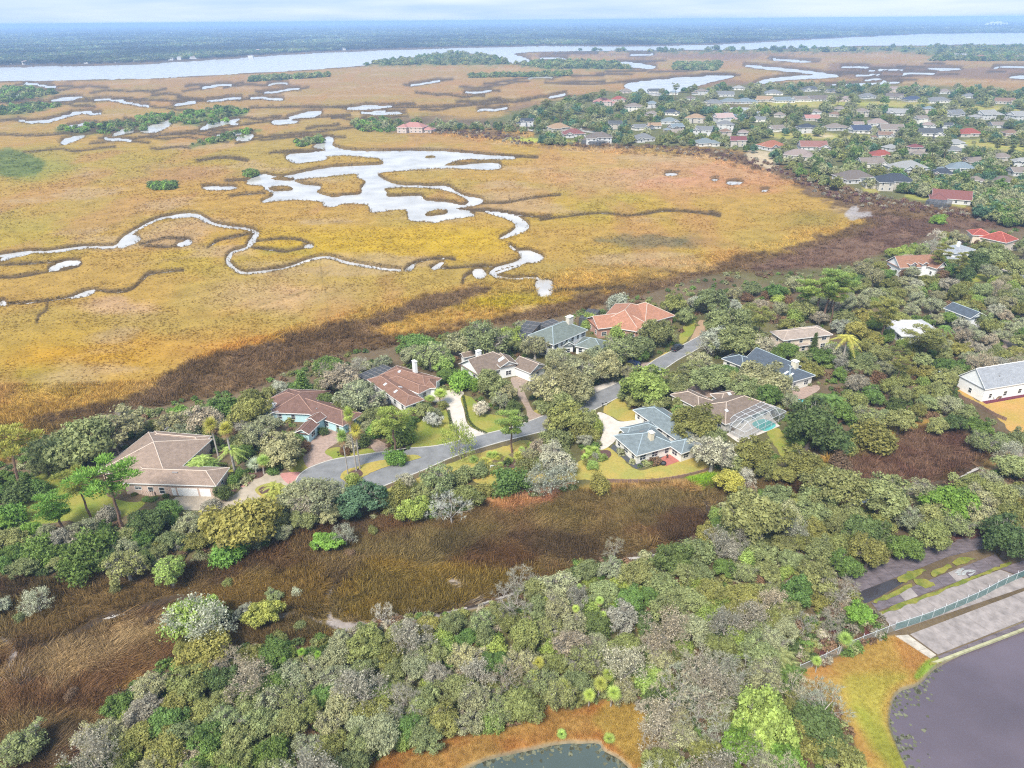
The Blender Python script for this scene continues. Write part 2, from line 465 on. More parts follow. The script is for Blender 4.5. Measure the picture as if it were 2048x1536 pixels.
LAND = [  # dry land with gardens and woods
    [(-300, 960), (0, 930), (90, 870), (250, 820), (380, 800), (520, 770), (640, 715), (800, 690), (920, 665), (1050, 645), (1180, 615), (1330, 575), (1450, 545), (1560, 545), (1700, 530), (1790, 500), (1900, 465), (2100, 455),
     (2500, 470), (2500, 900), (2000, 890), (1900, 835), (1800, 850), (1690, 880), (1610, 945), (1500, 960), (1420, 945), (1360, 965), (1200, 965), (1100, 990), (980, 1000), (880, 1040), (780, 1040), (680, 1030), (560, 1080), (450, 1115),
     (300, 1130), (100, 1150), (-300, 1140)],
    [(120, 1560), (230, 1400), (330, 1330), (500, 1290), (640, 1285), (720, 1250), (860, 1230), (960, 1215), (1060, 1170), (1150, 1130), (1280, 1115), (1400, 1085), (1440, 1010), (1500, 975), (1580, 1010), (1660, 1040), (1800, 990),
     (1960, 940), (2100, 920), (2500, 920), (2500, 1700), (1000, 1800), (100, 1800)],
    [(1075, 280), (1060, 255), (1000, 240), (1020, 225), (1100, 205), (1200, 185), (1300, 182), (1420, 175), (1560, 168), (1750, 170), (2100, 185), (2500, 200), (2500, 480), (2060, 430), (1930, 412), (1800, 400), (1700, 372), (1600, 340), (1520, 312), (1440, 296), (1300, 290), (1150, 286)],
    [(750, 262), (720, 250), (760, 240), (850, 232), (950, 236), (1020, 232), (1075, 245), (1075, 262), (1000, 258), (900, 258), (820, 262)],
]
FARLAND = [(-600, 60), (0, 44), (1024, 36), (2700, 24), (2700, 62), (2048, 65), (1850, 67), (1700, 73), (1600, 78), (1450, 86), (1300, 90), (1100, 90), (1000, 92), (850, 95), (700, 100), (560, 107), (450, 115), (350, 121), (250, 127), (100, 129), (0, 131), (-600, 142)]
ORANGE = [(728, 1545), (735, 1523), (805, 1492), (909, 1467), (1014, 1453), (1059, 1429), (1077, 1405), (1136, 1412), (1223, 1401), (1265, 1390), (1293, 1433), (1311, 1488), (1300, 1545), (1300, 1700), (700, 1700)]
ORANGE2 = zz(1348, 1000, 2.866, [(715, 1000), (1000, 880), (1260, 775), (1475, 905), (1400, 1045), (1285, 1085), (1235, 1165), (1225, 1290), (1265, 1400), (1350, 1560), (1400, 1700), (1100, 1700), (1080, 1540), (1000, 1280), (830, 1130)])
PURPLE_POND = [(1875, 1326), (1836, 1363), (1798, 1377), (1781, 1405), (1777, 1450), (1791, 1488), (1816, 1540), (1860, 1640), (2300, 1700), (2300, 1110), (2048, 1240), (1990, 1270), (1930, 1300)]
TEAL_POND = [(900, 1560), (923, 1537), (979, 1513), (1049, 1495), (1119, 1481), (1150, 1478), (1199, 1481), (1209, 1495), (1241, 1513), (1265, 1537), (1280, 1560), (1270, 1640), (900, 1640)]

NR, NA = 640, 800
dep = np.radians(np.linspace(63.0, 0.22, NR))
rad = CH / np.tan(dep)
ang = np.radians(np.linspace(-49, 49, NA))
RR, AA = np.meshgrid(rad, ang, indexing='ij')
GX, GY = (RR * np.sin(AA)).ravel(), (RR * np.cos(AA)).ravel()

BLOBS = [  # marsh tint: px, py, radius x, radius y, colour, strength
    (700, 490, 330, 48, (0.62, 0.43, 0.035), .9), (930, 478, 150, 35, (0.66, 0.46, 0.03), .8), (150, 700, 230, 60, (0.62, 0.36, 0.03), .85), (1000, 600, 180, 18, (0.52, 0.42, 0.02), .9),
    (1340, 345, 300, 50, (0.68, 0.385, 0.215), .95), (1500, 370, 160, 28, (0.62, 0.31, 0.13), .6), (560, 590, 170, 38, (0.66, 0.44, 0.22), .8), (230, 612, 90, 20, (0.66, 0.44, 0.24), .75), (550, 690, 260, 50, (0.62, 0.32, 0.06), .7),
    (420, 400, 260, 60, (0.58, 0.36, 0.08), .6), (60, 330, 110, 40, (0.34, 0.36, 0.07), .8), (330, 320, 220, 30, (0.52, 0.38, 0.06), .6), (380, 350, 140, 22, (0.46, 0.26, 0.13), .6), (1200, 420, 220, 40, (0.54, 0.40, 0.05), .7),
    (1300, 500, 200, 30, (0.52, 0.40, 0.07), .6), (800, 180, 500, 25, (0.58, 0.32, 0.12), .6), (500, 165, 400, 14, (0.56, 0.30, 0.15), .6), (1500, 120, 500, 22, (0.54, 0.28, 0.14), .7), (1900, 160, 300, 20, (0.50, 0.30, 0.10), .6),
    (860, 225, 240, 18, (0.60, 0.40, 0.08), .7), (60, 480, 160, 60, (0.50, 0.40, 0.06), .7), (560, 505, 60, 14, (0.42, 0.36, 0.07), .8), (380, 520, 120, 40, (0.52, 0.40, 0.06), .7), (60, 760, 140, 40, (0.42, 0.36, 0.05), .6),
    (30, 600, 60, 30, (0.50, 0.32, 0.08), .5), (1540, 340, 160, 20, (0.60, 0.38, 0.18), .6), (930, 310, 300, 26, (0.56, 0.40, 0.06), .6), (1180, 330, 120, 20, (0.60, 0.40, 0.10), .6), (800, 640, 90, 22, (0.5, 0.34, 0.06), .5),
    (1640, 440, 90, 20, (0.34, 0.27, 0.06), .6), (1260, 525, 170, 26, (0.38, 0.28, 0.09), .5), (1330, 480, 110, 14, (0.25, 0.20, 0.10), .8), (400, 300, 500, 30, (0.5, 0.36, 0.06), .4)]

def paint(px, py, X, Y):
    """albedo of the open ground, plus water distance and land masks; px,py pixels, X,Y metres"""
    n = len(px)
    C = np.empty((n, 3)); C[:] = (0.318, 0.196, 0.046)
    n1 = fbm(X / 60, Y / 60, 1); n2 = fbm(X / 17, Y / 17, 5); n3 = fbm(X / 5, Y / 5, 9, 3)
    warp = fbm(px / 70, py / 22, 21, 3) - 0.5; warp2 = fbm(px / 70, py / 22, 33, 3) - 0.5
    for bx, by, rx, ry, c, s in BLOBS:
        d = np.sqrt(((px + warp * 90 - bx) / rx) ** 2 + ((py + warp2 * 36 - by) / ry) ** 2)
        m = (s * sstep(1.25, 0.25, d))[:, None]
        C = C * (1 - m) + np.array(c) * m * (0.575, 0.535, 0.54)
    far = (0.75 * sstep(330, 190, py + 60 * warp))[:, None]
    C = C * (1 - far) + np.array((0.272, 0.166, 0.070)) * far
    g = sstep(0.52, 0.66, n1)[:, None] * 0.28
    C = C * (1 - g) + np.array((0.235, 0.205, 0.05)) * g
    g = sstep(0.56, 0.7, fbm(X / 35, Y / 90, 44))[:, None] * 0.5
    C = C * (1 - g) + np.array((0.32, 0.165, 0.065)) * g
    g = sstep(0.60, 0.70, fbm(X / 70, Y / 40, 51))[:, None] * 0.55
    C = C * (1 - g) + np.array((0.34, 0.235, 0.125)) * g
    jag = (n2 - 0.5)

    def area(pts, c, soft, w, s=1.0, smooth=True, closed=True, width=0.0, c2=None, seed=0):
        nonlocal C
        q = smooth_poly(pts, closed) if smooth else pts
        i, d = sdf(px, py, q, soft + abs(w) + 3, closed, width)
        if d is None: return
        d = d + w * (jag[i] * 0.9 + (n3[i] - 0.5) * 0.9)
        m = (s * sstep(soft, -soft, d))[:, None]
        cc = np.array(c) * 0.78
        if c2 is not None:
            t = sstep(0.38, 0.62, fbm(X[i] / 9, Y[i] / 9, 60 + seed))[:, None]
            cc = cc * (1 - t) + np.array(c2) * 0.78 * t
        C[i] = C[i] * (1 - m) + cc * m

    # brown needlerush
    area(BROWN, (0.125, 0.075, 0.035), 6, 26, 0.95, c2=(0.17, 0.105, 0.055), seed=1)
    area([(1500, 535), (1560, 512), (1660, 482), (1760, 450), (1700, 425), (1900, 440), (2060, 450), (2000, 465), (1860, 492), (1760, 525), (1690, 548), (1560, 560)], (0.135, 0.075, 0.052), 8, 20, 0.9, c2=(0.2, 0.12, 0.08), seed=2)
    area([(1190, 478), (1280, 468), (1370, 476), (1350, 492), (1230, 492)], (0.16, 0.14, 0.07), 5, 14, 0.7)
    area([(1010, 590), (1080, 575), (1200, 590), (1330, 560), (1300, 548), (1160, 572)], (0.15, 0.10, 0.04), 8, 22, 0.6)
    # far, cooler marsh: brown purplish flats
    for q in ([(1060, 112), (1250, 112), (1480, 120), (1560, 108), (1750, 106), (1500, 104), (1200, 106)], [(1380, 150), (1560, 168), (1700, 164), (1560, 172), (1300, 180)], [(1000, 215), (1060, 205), (1110, 212), (1080, 230)],
              [(1660, 128), (1850, 132), (2060, 140), (2060, 160), (1850, 155), (1700, 160)]):
        area(q, (0.22, 0.13, 0.085), 4, 12, 0.75)
    # green islands and scrub on the river side
    for q in ([(715, 131), (800, 119), (880, 110), (950, 108), (1015, 122), (1020, 130), (900, 130)], [(1030, 128), (1150, 124), (1240, 128), (1260, 138), (1100, 138)], [(1140, 101), (1400, 100), (1700, 94), (2100, 90), (2100, 118), (1900, 116), (1800, 104), (1500, 104), (1300, 105)],
              [(0, 178), (60, 176), (120, 186), (60, 200), (0, 206)], [(0, 215), (60, 208), (120, 212), (60, 226), (0, 232)], [(110, 258), (220, 244), (330, 236), (300, 262), (160, 270)], [(340, 228), (440, 216), (500, 222), (440, 250), (340, 246)],
              [(380, 290), (470, 262), (520, 258), (500, 270), (400, 294)], [(0, 300), (60, 306), (90, 330), (60, 350), (0, 352)]):
        area(q, (0.085, 0.13, 0.035), 4, 12, 0.85, c2=(0.14, 0.18, 0.05))
    area(FARLAND, (0.10, 0.075, 0.05), 3, 4, smooth=False)
    area([(1700, 414), (1716, 410), (1714, 424), (1742, 428), (1720, 434), (1704, 440), (1692, 430)], (0.42, 0.38, 0.36), 2, 14, 0.8, smooth=False)
    # mud trails across the marsh
    for q in ([(640, 520), (645, 560), (655, 600), (650, 650)], [(560, 600), (610, 580), (660, 540)], [(470, 640), (530, 605), (600, 585)], [(648, 580), (690, 610)], [(700, 470), (728, 490), (705, 515)], [(790, 480), (830, 505)]):
        area(q, (0.22, 0.15, 0.05), 1.4, 3, 0.6, closed=False, width=1.0)
    # foreground brown marsh
    area(FBROWN, (0.138, 0.073, 0.031), 8, 22, 1.0, c2=(0.205, 0.138, 0.056), seed=3)
    area([(-60, 850), (60, 845), (160, 850), (260, 835), (300, 850), (200, 880), (60, 930), (-60, 940)], (0.26, 0.17, 0.04), 8, 24, 0.7)
    fb = sstep(.46, .60, fbm(X / 12, Y / 8, 101)) * .75; fo = sstep(.5, .62, fbm(X / 15, Y / 10, 111)) * .8
    i, d = sdf(px, py, smooth_poly(FBROWN), 30)
    if d is not None:
        k = sstep(4, -10, d); a_ = (k * fb[i])[:, None]; C[i] = C[i] * (1 - a_) + np.array((.060, .038, .022)) * a_; a_ = (k * fo[i] * .45)[:, None]; C[i] = C[i] * (1 - a_) + np.array((.125, .105, .035)) * a_
    area([(900, 1010), (1100, 1005), (1300, 1000), (1390, 1010), (1250, 1050), (1000, 1060), (860, 1050)], (0.25, 0.15, 0.058), 14, 40, 0.4, c2=(0.20, 0.145, 0.045), seed=4)
    area([(700, 1140), (800, 1120), (1000, 1140), (1080, 1130), (1030, 1165), (930, 1205), (860, 1232), (700, 1240), (670, 1190)], (0.28, 0.18, 0.035), 8, 22, 0.9, c2=(0.20, 0.14, 0.035))
    area([(380, 1200), (520, 1150), (640, 1140), (660, 1200), (620, 1215), (480, 1215), (400, 1240)], (0.24, 0.15, 0.04), 10, 20, 0.8)
    area([(0, 1250), (130, 1190), (300, 1160), (420, 1175), (300, 1210), (120, 1270)], (0.22, 0.14, 0.05), 10, 20, 0.75)
    area([(60, 1330), (150, 1280), (330, 1230), (380, 1235), (300, 1270), (150, 1350), (100, 1390)], (0.36, 0.255, 0.125), 12, 34, 0.7)
    area([(1620, 950), (1760, 890), (1850, 858), (1960, 880), (1980, 910), (1850, 965), (1700, 970)], (0.125, 0.062, 0.042), 8, 18, 0.9, c2=(0.19, 0.11, 0.07))
    # dry land under gardens and woods
    landm = np.zeros(n)
    for k, q in enumerate(LAND):
        qq = smooth_poly(q); i, d = sdf(px, py, qq, 30)
        if d is None: continue
        landm[i] = np.maximum(landm[i], sstep(8, -8, d + 14 * jag[i]))
    lc = np.array((0.135, 0.098, 0.058)) * (0.7 + 0.6 * n2)[:, None]
    g = sstep(0.5, 0.62, n1)[:, None] * 0.6
    lc = lc * (1 - g) + np.array((0.10, 0.105, 0.035)) * g
    m = landm[:, None]; C = C * (1 - m) + lc * m
    # far village: lawns and golf greens
    area(LAND[2], (0.15, 0.155, 0.06), 4, 6, 0.8)
    for q in zzl(1348, 150, 2.926, [[(250, 180), (500, 165), (760, 150), (1000, 155), (1420, 155), (1480, 180), (1200, 190), (1000, 180), (760, 195), (520, 190), (300, 190)], [(530, 340), (700, 335), (860, 335), (1000, 350), (1250, 355), (1330, 375), (1200, 385), (900, 378), (700, 372), (540, 365)],
              [(1600, 180), (1750, 175), (2048, 185), (2048, 215), (1850, 215), (1700, 200)], [(1680, 390), (1800, 380), (2060, 400), (2060, 460), (1900, 440), (1740, 420)], [(1360, 700), (1450, 690), (1620, 740), (1700, 760), (1690, 775), (1520, 740), (1380, 715)], [(1100, 650), (1160, 645), (1200, 680), (1140, 690)]]):
        area(q, (0.36, 0.35, 0.085), 2, 5, 0.95, c2=(0.40, 0.33, 0.11))
    for q in zzl(1348, 150, 2.926, [[(430, 440), (560, 450), (600, 500), (590, 545), (500, 530), (440, 490)], [(800, 350), (880, 348), (940, 362), (860, 366)]]):
        area(q, (0.58, 0.46, 0.30), 2, 6, 0.8)
    area([(1010, 278), (1060, 276), (1150, 283), (1090, 286)], (0.42, 0.44, 0.08), 2, 4, 0.9)
    # woodland floor accents: red-brown scrub
    for q in ([(1600, 1290), (1660, 1250), (1720, 1235), (1770, 1250), (1760, 1262), (1620, 1320)], [(1880, 1080), (1960, 1050), (2020, 1070), (1960, 1090)], [(120, 1510), (250, 1480), (330, 1530), (200, 1560)]):
        area(q, (0.14, 0.05, 0.05), 6, 16, 0.9)
    area(ORANGE, (0.44, 0.20, 0.055), 8, 22, 0.95, c2=(0.46, 0.27, 0.08), seed=6)
    area([(1230, 1400), (1265, 1392), (1300, 1440), (1312, 1530), (1262, 1530), (1215, 1470), (1180, 1440)], (0.44, 0.33, 0.08), 12, 25, 0.7)
    area(ORANGE2, (0.46, 0.245, 0.075), 4, 8, 0.97, c2=(0.46, 0.30, 0.08), seed=7)
    area(zz(1348, 1000, 2.866, [(1010, 1030), (1200, 1000), (1330, 1010), (1260, 1080), (1200, 1180), (1220, 1330), (1330, 1560), (1230, 1540), (1110, 1300), (1020, 1150)]), (0.40, 0.36, 0.07), 16, 30, 0.8, c2=(0.30, 0.34, 0.05))
    area(zz(1348, 1000, 2.866, [(1380, 1000), (1470, 905), (1520, 930), (1400, 1030)]), (0.24, 0.36, 0.05), 4, 8, 0.9)
    area([(970, 1000), (1000, 985), (1100, 975), (1150, 965), (1120, 995), (1060, 1015), (1010, 1018)], (0.46, 0.24, 0.10), 4, 8, 0.95, c2=(0.36, 0.17, 0.09))
    area([(1220, 972), (1300, 968), (1380, 958), (1400, 975), (1300, 985), (1200, 985)], (0.40, 0.24, 0.09), 4, 10, 0.8)
    area([(1370, 948), (1420, 945), (1440, 955), (1400, 975)], (0.22, 0.36, 0.03), 4, 8, 0.95)
    # pale mud
    for pts, w in MUD:
        area(pts, (0.40, 0.34, 0.30), 3, 9, 0.95, closed=False, width=w * 1.3)
    # water distance
    W = np.full(n, 99.0)
    def put(q, closed=True, width=0.0):
        i, d = sdf(px, py, q, 12, closed, width)
        if d is not None: W[i] = np.minimum(W[i], d)
    put(smooth_poly(RIVER))
    put(smooth_poly(POND))
    for q in ISLANDS:
        i, d = sdf(px, py, smooth_poly(q), 12)
        if d is not None: W[i] = np.maximum(W[i], -d)
    for q in WATERS: put(smooth_poly(q))
    TR = np.full(n, 99.0)          # dry-running trenches: mud and rank grass, no open water
    for pts, w in CREEKS:
        if w >= 2.55 and pts[0][1] < 900: put(smooth_poly(pts, False), False, w * 1.3)
        else:
            i, d = sdf(px, py, smooth_poly(pts, False), 12, False, w * 1.25)
            if d is not None: TR[i] = np.minimum(TR[i], d)
    wob = np.where(py > 900, 4, 1.6) * (n3 - 0.5) + 2.0 * jag * (py > 300)
    W = W + wob; TR = TR + wob
    WP = np.full(n, 99.0)
    for q in (PURPLE_POND, TEAL_POND):
        i, d = sdf(px, py, smooth_poly(q), 30)
        if d is not None: WP[i] = np.minimum(WP[i], d)
    WP = WP + 6 * (n3 - 0.5)
    t = sstep(np.where(py > 900, 8.0, 3.2), np.where(py > 900, 1.0, -0.2), TR)[:, None] * 0.93
    C = C * (1 - t) + np.where((py > 900)[:, None], np.array((0.040, 0.033, 0.028)), np.array((0.075, 0.052, 0.032))) * t
    return C, np.minimum(W, TR + 2.2), WP, landm, n1, n2, n3, TR

def zzl(ox, oy, s, L):
    return [zz(ox, oy, s, q) for q in L]

gpx, gpy = proj(GX, GY, np.zeros_like(GX))
C, W, WP, LM, n1, n2, n3, TR = paint(gpx, gpy, GX, GY)
near = sstep(1500, 200, np.hypot(GX, GY))
lump = -0.30 * fbm(GX / 4, GY / 4, 70, 3) * near * (1 - LM) - 0.25 * n2 * (1 - LM) * near
GZ = lump - np.maximum(1.5 * sstep(1.6, -1.6, np.where(TR + 2.2 <= W + 1e-6, 99, W)), 0.5 * sstep(2.0, -1.0, TR))
GZ = GZ - 1.2 * sstep(3, -14, WP)
# muddy banks with rank dark grass along every creek; the bank that faces south grows widest
W2 = W.reshape(NR, NA); south = np.zeros_like(W2); south[2:] = np.clip((W2[2:] - W2[:-2]) / 3.0, -1, 1); south = south.ravel()
bw = 4.4 + 3.4 * np.clip(south, -.45, 1)
bk = sstep(bw, bw * .45, W + 2.2 * (n2 - 0.5)) * (0.70 + 0.30 * sstep(0.35, 0.6, n2))
bk = (bk * 0.85)[:, None]
C = C * (1 - bk) + np.array((0.085, 0.055, 0.03)) * bk
wet = sstep(0.8, -0.6, W)[:, None]
C = C * (1 - wet) + np.where((gpy > 900)[:, None], np.array((0.035, 0.03, 0.027)), np.array((0.10, 0.08, 0.06))) * wet
wp = sstep(4, -3, WP)[:, None] * 0.9
C = C * (1 - wp) + np.array((0.20, 0.17, 0.11)) * wp
C = np.clip(C, 0, 1)
idx = np.arange(NR * NA).reshape(NR, NA)
quads = np.stack([idx[:-1, :-1], idx[:-1, 1:], idx[1:, 1:], idx[1:, :-1]], -1).reshape(-1, 4)

M_ground = bpy.data.materials.new('ground')
n, l = nodes_of(M_ground)
b = n['Principled BSDF']; b.inputs['Roughness'].default_value = 0.95; b.inputs['Specular IOR Level'].default_value = 0.05
at = n.new('ShaderNodeAttribute'); at.attribute_name = 'col'
geo = n.new('ShaderNodeNewGeometry')
nz = n.new('ShaderNodeTexNoise'); nz.inputs['Scale'].default_value = 0.9; nz.inputs['Detail'].default_value = 6; nz.inputs['Roughness'].default_value = 0.75
mr = n.new('ShaderNodeMapRange'); mr.inputs['From Min'].default_value = 0.3; mr.inputs['From Max'].default_value = 0.7
mr.inputs['To Min'].default_value = 0.74; mr.inputs['To Max'].default_value = 1.24
mx = n.new('ShaderNodeMix'); mx.data_type = 'RGBA'; mx.blend_type = 'MULTIPLY'; mx.inputs[0].default_value = 1
l.new(geo.outputs['Position'], nz.inputs['Vector']); l.new(nz.outputs['Fac'], mr.inputs['Value'])
nzb = n.new('ShaderNodeTexNoise'); nzb.inputs['Scale'].default_value = 0.12; nzb.inputs['Detail'].default_value = 5
mrb = n.new('ShaderNodeMapRange'); mrb.inputs['From Min'].default_value = 0.3; mrb.inputs['From Max'].default_value = 0.7
mrb.inputs['To Min'].default_value = 0.82; mrb.inputs['To Max'].default_value = 1.18
mm = n.new('ShaderNodeMath'); mm.operation = 'MULTIPLY'
l.new(geo.outputs['Position'], nzb.inputs['Vector']); l.new(nzb.outputs['Fac'], mrb.inputs['Value'])
l.new(mr.outputs[0], mm.inputs[0]); l.new(mrb.outputs[0], mm.inputs[1])
l.new(at.outputs['Color'], mx.inputs[6]); l.new(mm.outputs[0], mx.inputs[7]); l.new(mx.outputs[2], b.inputs['Base Color'])
bp = n.new('ShaderNodeBump'); bp.inputs['Strength'].default_value = 0.5; bp.inputs['Distance'].default_value = 0.3
l.new(nz.outputs['Fac'], bp.inputs['Height']); l.new(bp.outputs[0], b.inputs['Normal'])

me = np_mesh('ground', np.stack([GX, GY, GZ], 1), quads, M_ground)
ca = me.attributes.new('col', 'FLOAT_COLOR', 'POINT')
ca.data.foreach_set('color', np.concatenate([C, np.ones((len(C), 1))], 1).astype(np.float32).ravel())
me.polygons.foreach_set('use_smooth', np.ones(len(quads), bool))
ground = tag(add('ground', me), kind='structure')

# deep soil under everything, beyond the modelled sector too
mb = MB(); mb.face([(-30000, -3000, -3.0), (30000, -3000, -3.0), (30000, 28000, -3.0), (-30000, 28000, -3.0)])
tag(mb.build('subsoil_ground', mat('subsoil', (0.2, 0.16, 0.08), 0.95, 0)), kind='structure')

def water_mat(name, col, rough, spec=0.5, bscale=0.4, bstr=0.08, ior=1.33):
    m = bpy.data.materials.new(name)
    n, l = nodes_of(m)
    b = n['Principled BSDF']
    b.inputs['Base Color'].default_value = (*col, 1)
    b.inputs['Roughness'].default_value = rough
    b.inputs['Specular IOR Level'].default_value = spec
    b.inputs['IOR'].default_value = ior
    g = n.new('ShaderNodeNewGeometry')
    nz = n.new('ShaderNodeTexNoise'); nz.inputs['Scale'].default_value = bscale; nz.inputs['Detail'].default_value = 4
    bp = n.new('ShaderNodeBump'); bp.inputs['Strength'].default_value = bstr; bp.inputs['Distance'].default_value = 0.2
    l.new(g.outputs['Position'], nz.inputs['Vector']); l.new(nz.outputs['Fac'], bp.inputs['Height']); l.new(bp.outputs[0], b.inputs['Normal'])
    n2_ = n.new('ShaderNodeTexNoise'); n2_.inputs['Scale'].default_value = 0.06; n2_.inputs['Detail'].default_value = 5   # drifting silt
    r2 = n.new('ShaderNodeMapRange'); r2.inputs['From Min'].default_value = 0.3; r2.inputs['From Max'].default_value = 0.7; r2.inputs['To Min'].default_value = 0.78; r2.inputs['To Max'].default_value = 1.22
    x2 = n.new('ShaderNodeMix'); x2.data_type = 'RGBA'; x2.blend_type = 'MULTIPLY'; x2.inputs[0].default_value = 1; x2.inputs[6].default_value = (*col, 1)
    l.new(g.outputs['Position'], n2_.inputs['Vector']); l.new(n2_.outputs['Fac'], r2.inputs['Value']); l.new(r2.outputs[0], x2.inputs[7]); l.new(x2.outputs[2], b.inputs['Base Color'])
    return m

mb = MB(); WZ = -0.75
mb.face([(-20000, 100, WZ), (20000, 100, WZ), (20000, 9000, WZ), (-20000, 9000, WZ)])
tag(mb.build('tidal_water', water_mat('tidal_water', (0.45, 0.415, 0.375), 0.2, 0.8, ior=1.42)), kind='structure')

def sheet_pts(pts, z, smooth=True, jit=0.0, n=4):
    q = smooth_poly(pts, True, n) if smooth else [Vector(p) for p in pts]
    w = [P(p[0], p[1], z) for p in q]
    if jit:
        w2 = []
        for i in range(len(w)):
            a, b2 = w[i], w[(i + 1) % len(w)]
            k = max(1, int((b2 - a).length / 1.0))
            for j in range(k):
                p = a.lerp(b2, j / k)
                w2.append(p + Vector((random.uniform(-jit, jit), random.uniform(-jit, jit), 0)))
        w = w2
    return w

AVOID = []
def sheet(name, pts, z, m, kind='structure', smooth=True, jit=0.0, parent=None, thick=0.0):
    if name in ('road', 'driveway', 'lawn', 'terrace', 'swimming_pool', 'patio', 'pool_deck', 'pond_water', 'ditch_water'): AVOID.append([(p[0], p[1]) for p in pts])
    w = sheet_pts(pts, z, smooth, jit)
    tri = tessellate_polygon([w])
    me = bpy.data.meshes.new(name)
    V = [tuple(p) for p in w]; Fc = [tuple(t) for t in tri]
    if thick:
        k = len(V); V += [(x, y, zc - thick) for x, y, zc in V]
        Fc += [(i, (i + 1) % k, k + (i + 1) % k, k + i) for i in range(k)]
    me.from_pydata(V, [], Fc); me.materials.append(m); me.update()
    o = add(name, me, parent)
    if kind: tag(o, kind=kind)
    return o

sheet('pond_water', [(1860, 1310), (1800, 1350), (1750, 1400), (1750, 1500), (1780, 1640), (2400, 1800), (2400, 1080), (2048, 1238)], -0.45, water_mat('brackish_water', (0.105, 0.084, 0.100), 0.08, 0.5, 1.2, 0.10))
sheet('pond_water', [(880, 1580), (900, 1530), (979, 1500), (1100, 1470), (1230, 1470), (1290, 1530), (1300, 1640), (900, 1660)], -0.45, water_mat('green_pond_water', (0.070, 0.090, 0.080), 0.08, 0.5, 1.2, 0.10))
# ================================================================ PLANT MODELS (shared by all copies)
M_leaf = leaf_mat('leaves', 'OBJECT')
M_leaf_i = leaf_mat('far_leaves', 'INST')
M_grass_i = leaf_mat('grass_blades', 'INST', 0.1, 0.6, 1.4, 0.2)
M_twig = mat('lichen_twigs', (0.36, 0.33, 0.28), 0.9, 0.25, 3.0)
M_bark = mat('bark', (0.13, 0.10, 0.08), 0.95, 0.3, 4.0, 0.4)
M_palebark = mat('pale_bark', (0.36, 0.32, 0.28), 0.95, 0.25, 4.0, 0.3)
M_pinebark = mat('pine_bark', (0.17, 0.105, 0.075), 0.95, 0.3, 4.0, 0.4)
M_dead = mat('dead_fronds', (0.30, 0.19, 0.09), 0.9, 0.3, 3.0)

def unit(v): return v / (np.linalg.norm(v, axis=1, keepdims=True) + 1e-9)

def rdir(r, n): return unit(r.normal(size=(n, 3)))

def cards(r, c, nrm, size, asp=0.75):
    """one leaf-sprig triangle per centre"""
    t = unit(np.cross(nrm, rdir(r, len(c)))); bt = np.cross(nrm, t)
    s = size[:, None]
    V = np.stack([c + t * s, c - t * s * 0.5 + bt * s * asp, c - t * s * 0.5 - bt * s * asp], 1).reshape(-1, 3)
    return V

def slivers(a, b2, w, r):
    """thin triangles from a to b2"""
    d = unit(b2 - a); t = unit(np.cross(d, rdir(r, len(a)))) * (w[:, None] if hasattr(w, 'shape') else w)
    return np.stack([a + t, a - t, b2], 1).reshape(-1, 3)

def clump_crown(seed, R=5.0, nc=44, per=125, leaf=0.30, flat=0.72, twig=120, low=-0.25, drop=0.12, cr=(0.24, 0.38), up=0.25, droop=0.0, mats=None):
    r = np.random.default_rng(seed)
    cs, rc = [], []
    ga = math.pi * (3 - math.sqrt(5)); lob = r.uniform(0, 6.28)
    for i in range(nc):
        z = 1 - (i + 0.5) / nc * (1 - low)
        if r.random() < drop: continue
        a = i * ga + r.uniform(-.35, .35); q = math.sqrt(max(0, 1 - z * z))
        k = r.uniform(0.50, 0.98) * R * (0.86 + 0.2 * math.sin(2 * a + lob) + 0.1 * math.sin(3 * a + 2 * lob))
        cs.append((math.cos(a) * q * k, math.sin(a) * q * k, z * k * flat)); rc.append(r.uniform(*cr) * R)
    cs = np.array(cs); rc = np.array(rc)
    ci = np.repeat(np.arange(len(cs)), per)
    d = rdir(r, len(ci)); out = unit(cs[ci] + np.array((0, 0, 0.35 * R)))
    flip = (d * out).sum(1) < -0.35
    d[flip] *= -1
    rr = rc[ci] * (0.6 + 0.85 * r.random(len(ci)) ** 1.6)
    c = cs[ci] + d * rr[:, None] * np.array((1, 1, 0.82))
    c[:, 2] -= droop * r.random(len(ci)) * R * 0.3
    n = unit(d * 0.9 + r.normal(size=d.shape) * 0.55 + np.array((0, 0, up)))
    V = cards(r, c, n, leaf * r.uniform(0.4, 1.5, len(ci)))
    v = np.clip(0.5 + 0.5 * (r.random(len(cs))[ci] - 0.5) + 0.55 * (r.random(len(ci)) - 0.5), 0, 1)
    # inner fill
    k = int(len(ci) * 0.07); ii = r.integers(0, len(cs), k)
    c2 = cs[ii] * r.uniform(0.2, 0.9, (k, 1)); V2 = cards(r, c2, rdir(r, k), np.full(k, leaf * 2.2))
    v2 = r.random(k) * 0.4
    VV = [V, V2]; vv = [v, v2]; mi = [np.zeros(len(ci)), np.zeros(k)]
    if twig:
        ii = r.integers(0, len(cs), twig)
        a = cs[ii] * r.uniform(0.4, 0.95, (twig, 1)); b2 = cs[ii] + rdir(r, twig) * rc[ii][:, None] * 1.12 + np.array((0, 0, 0.1))
        VV.append(slivers(a, b2, 0.035 * R / 5 * r.uniform(.6, 1.5, twig), r)); vv.append(r.random(twig)); mi.append(np.ones(twig))
    V = np.concatenate(VV); V[:, 2] += -low * R * flat * 0.2
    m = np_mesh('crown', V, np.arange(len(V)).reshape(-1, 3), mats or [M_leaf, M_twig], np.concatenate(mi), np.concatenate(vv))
    return m

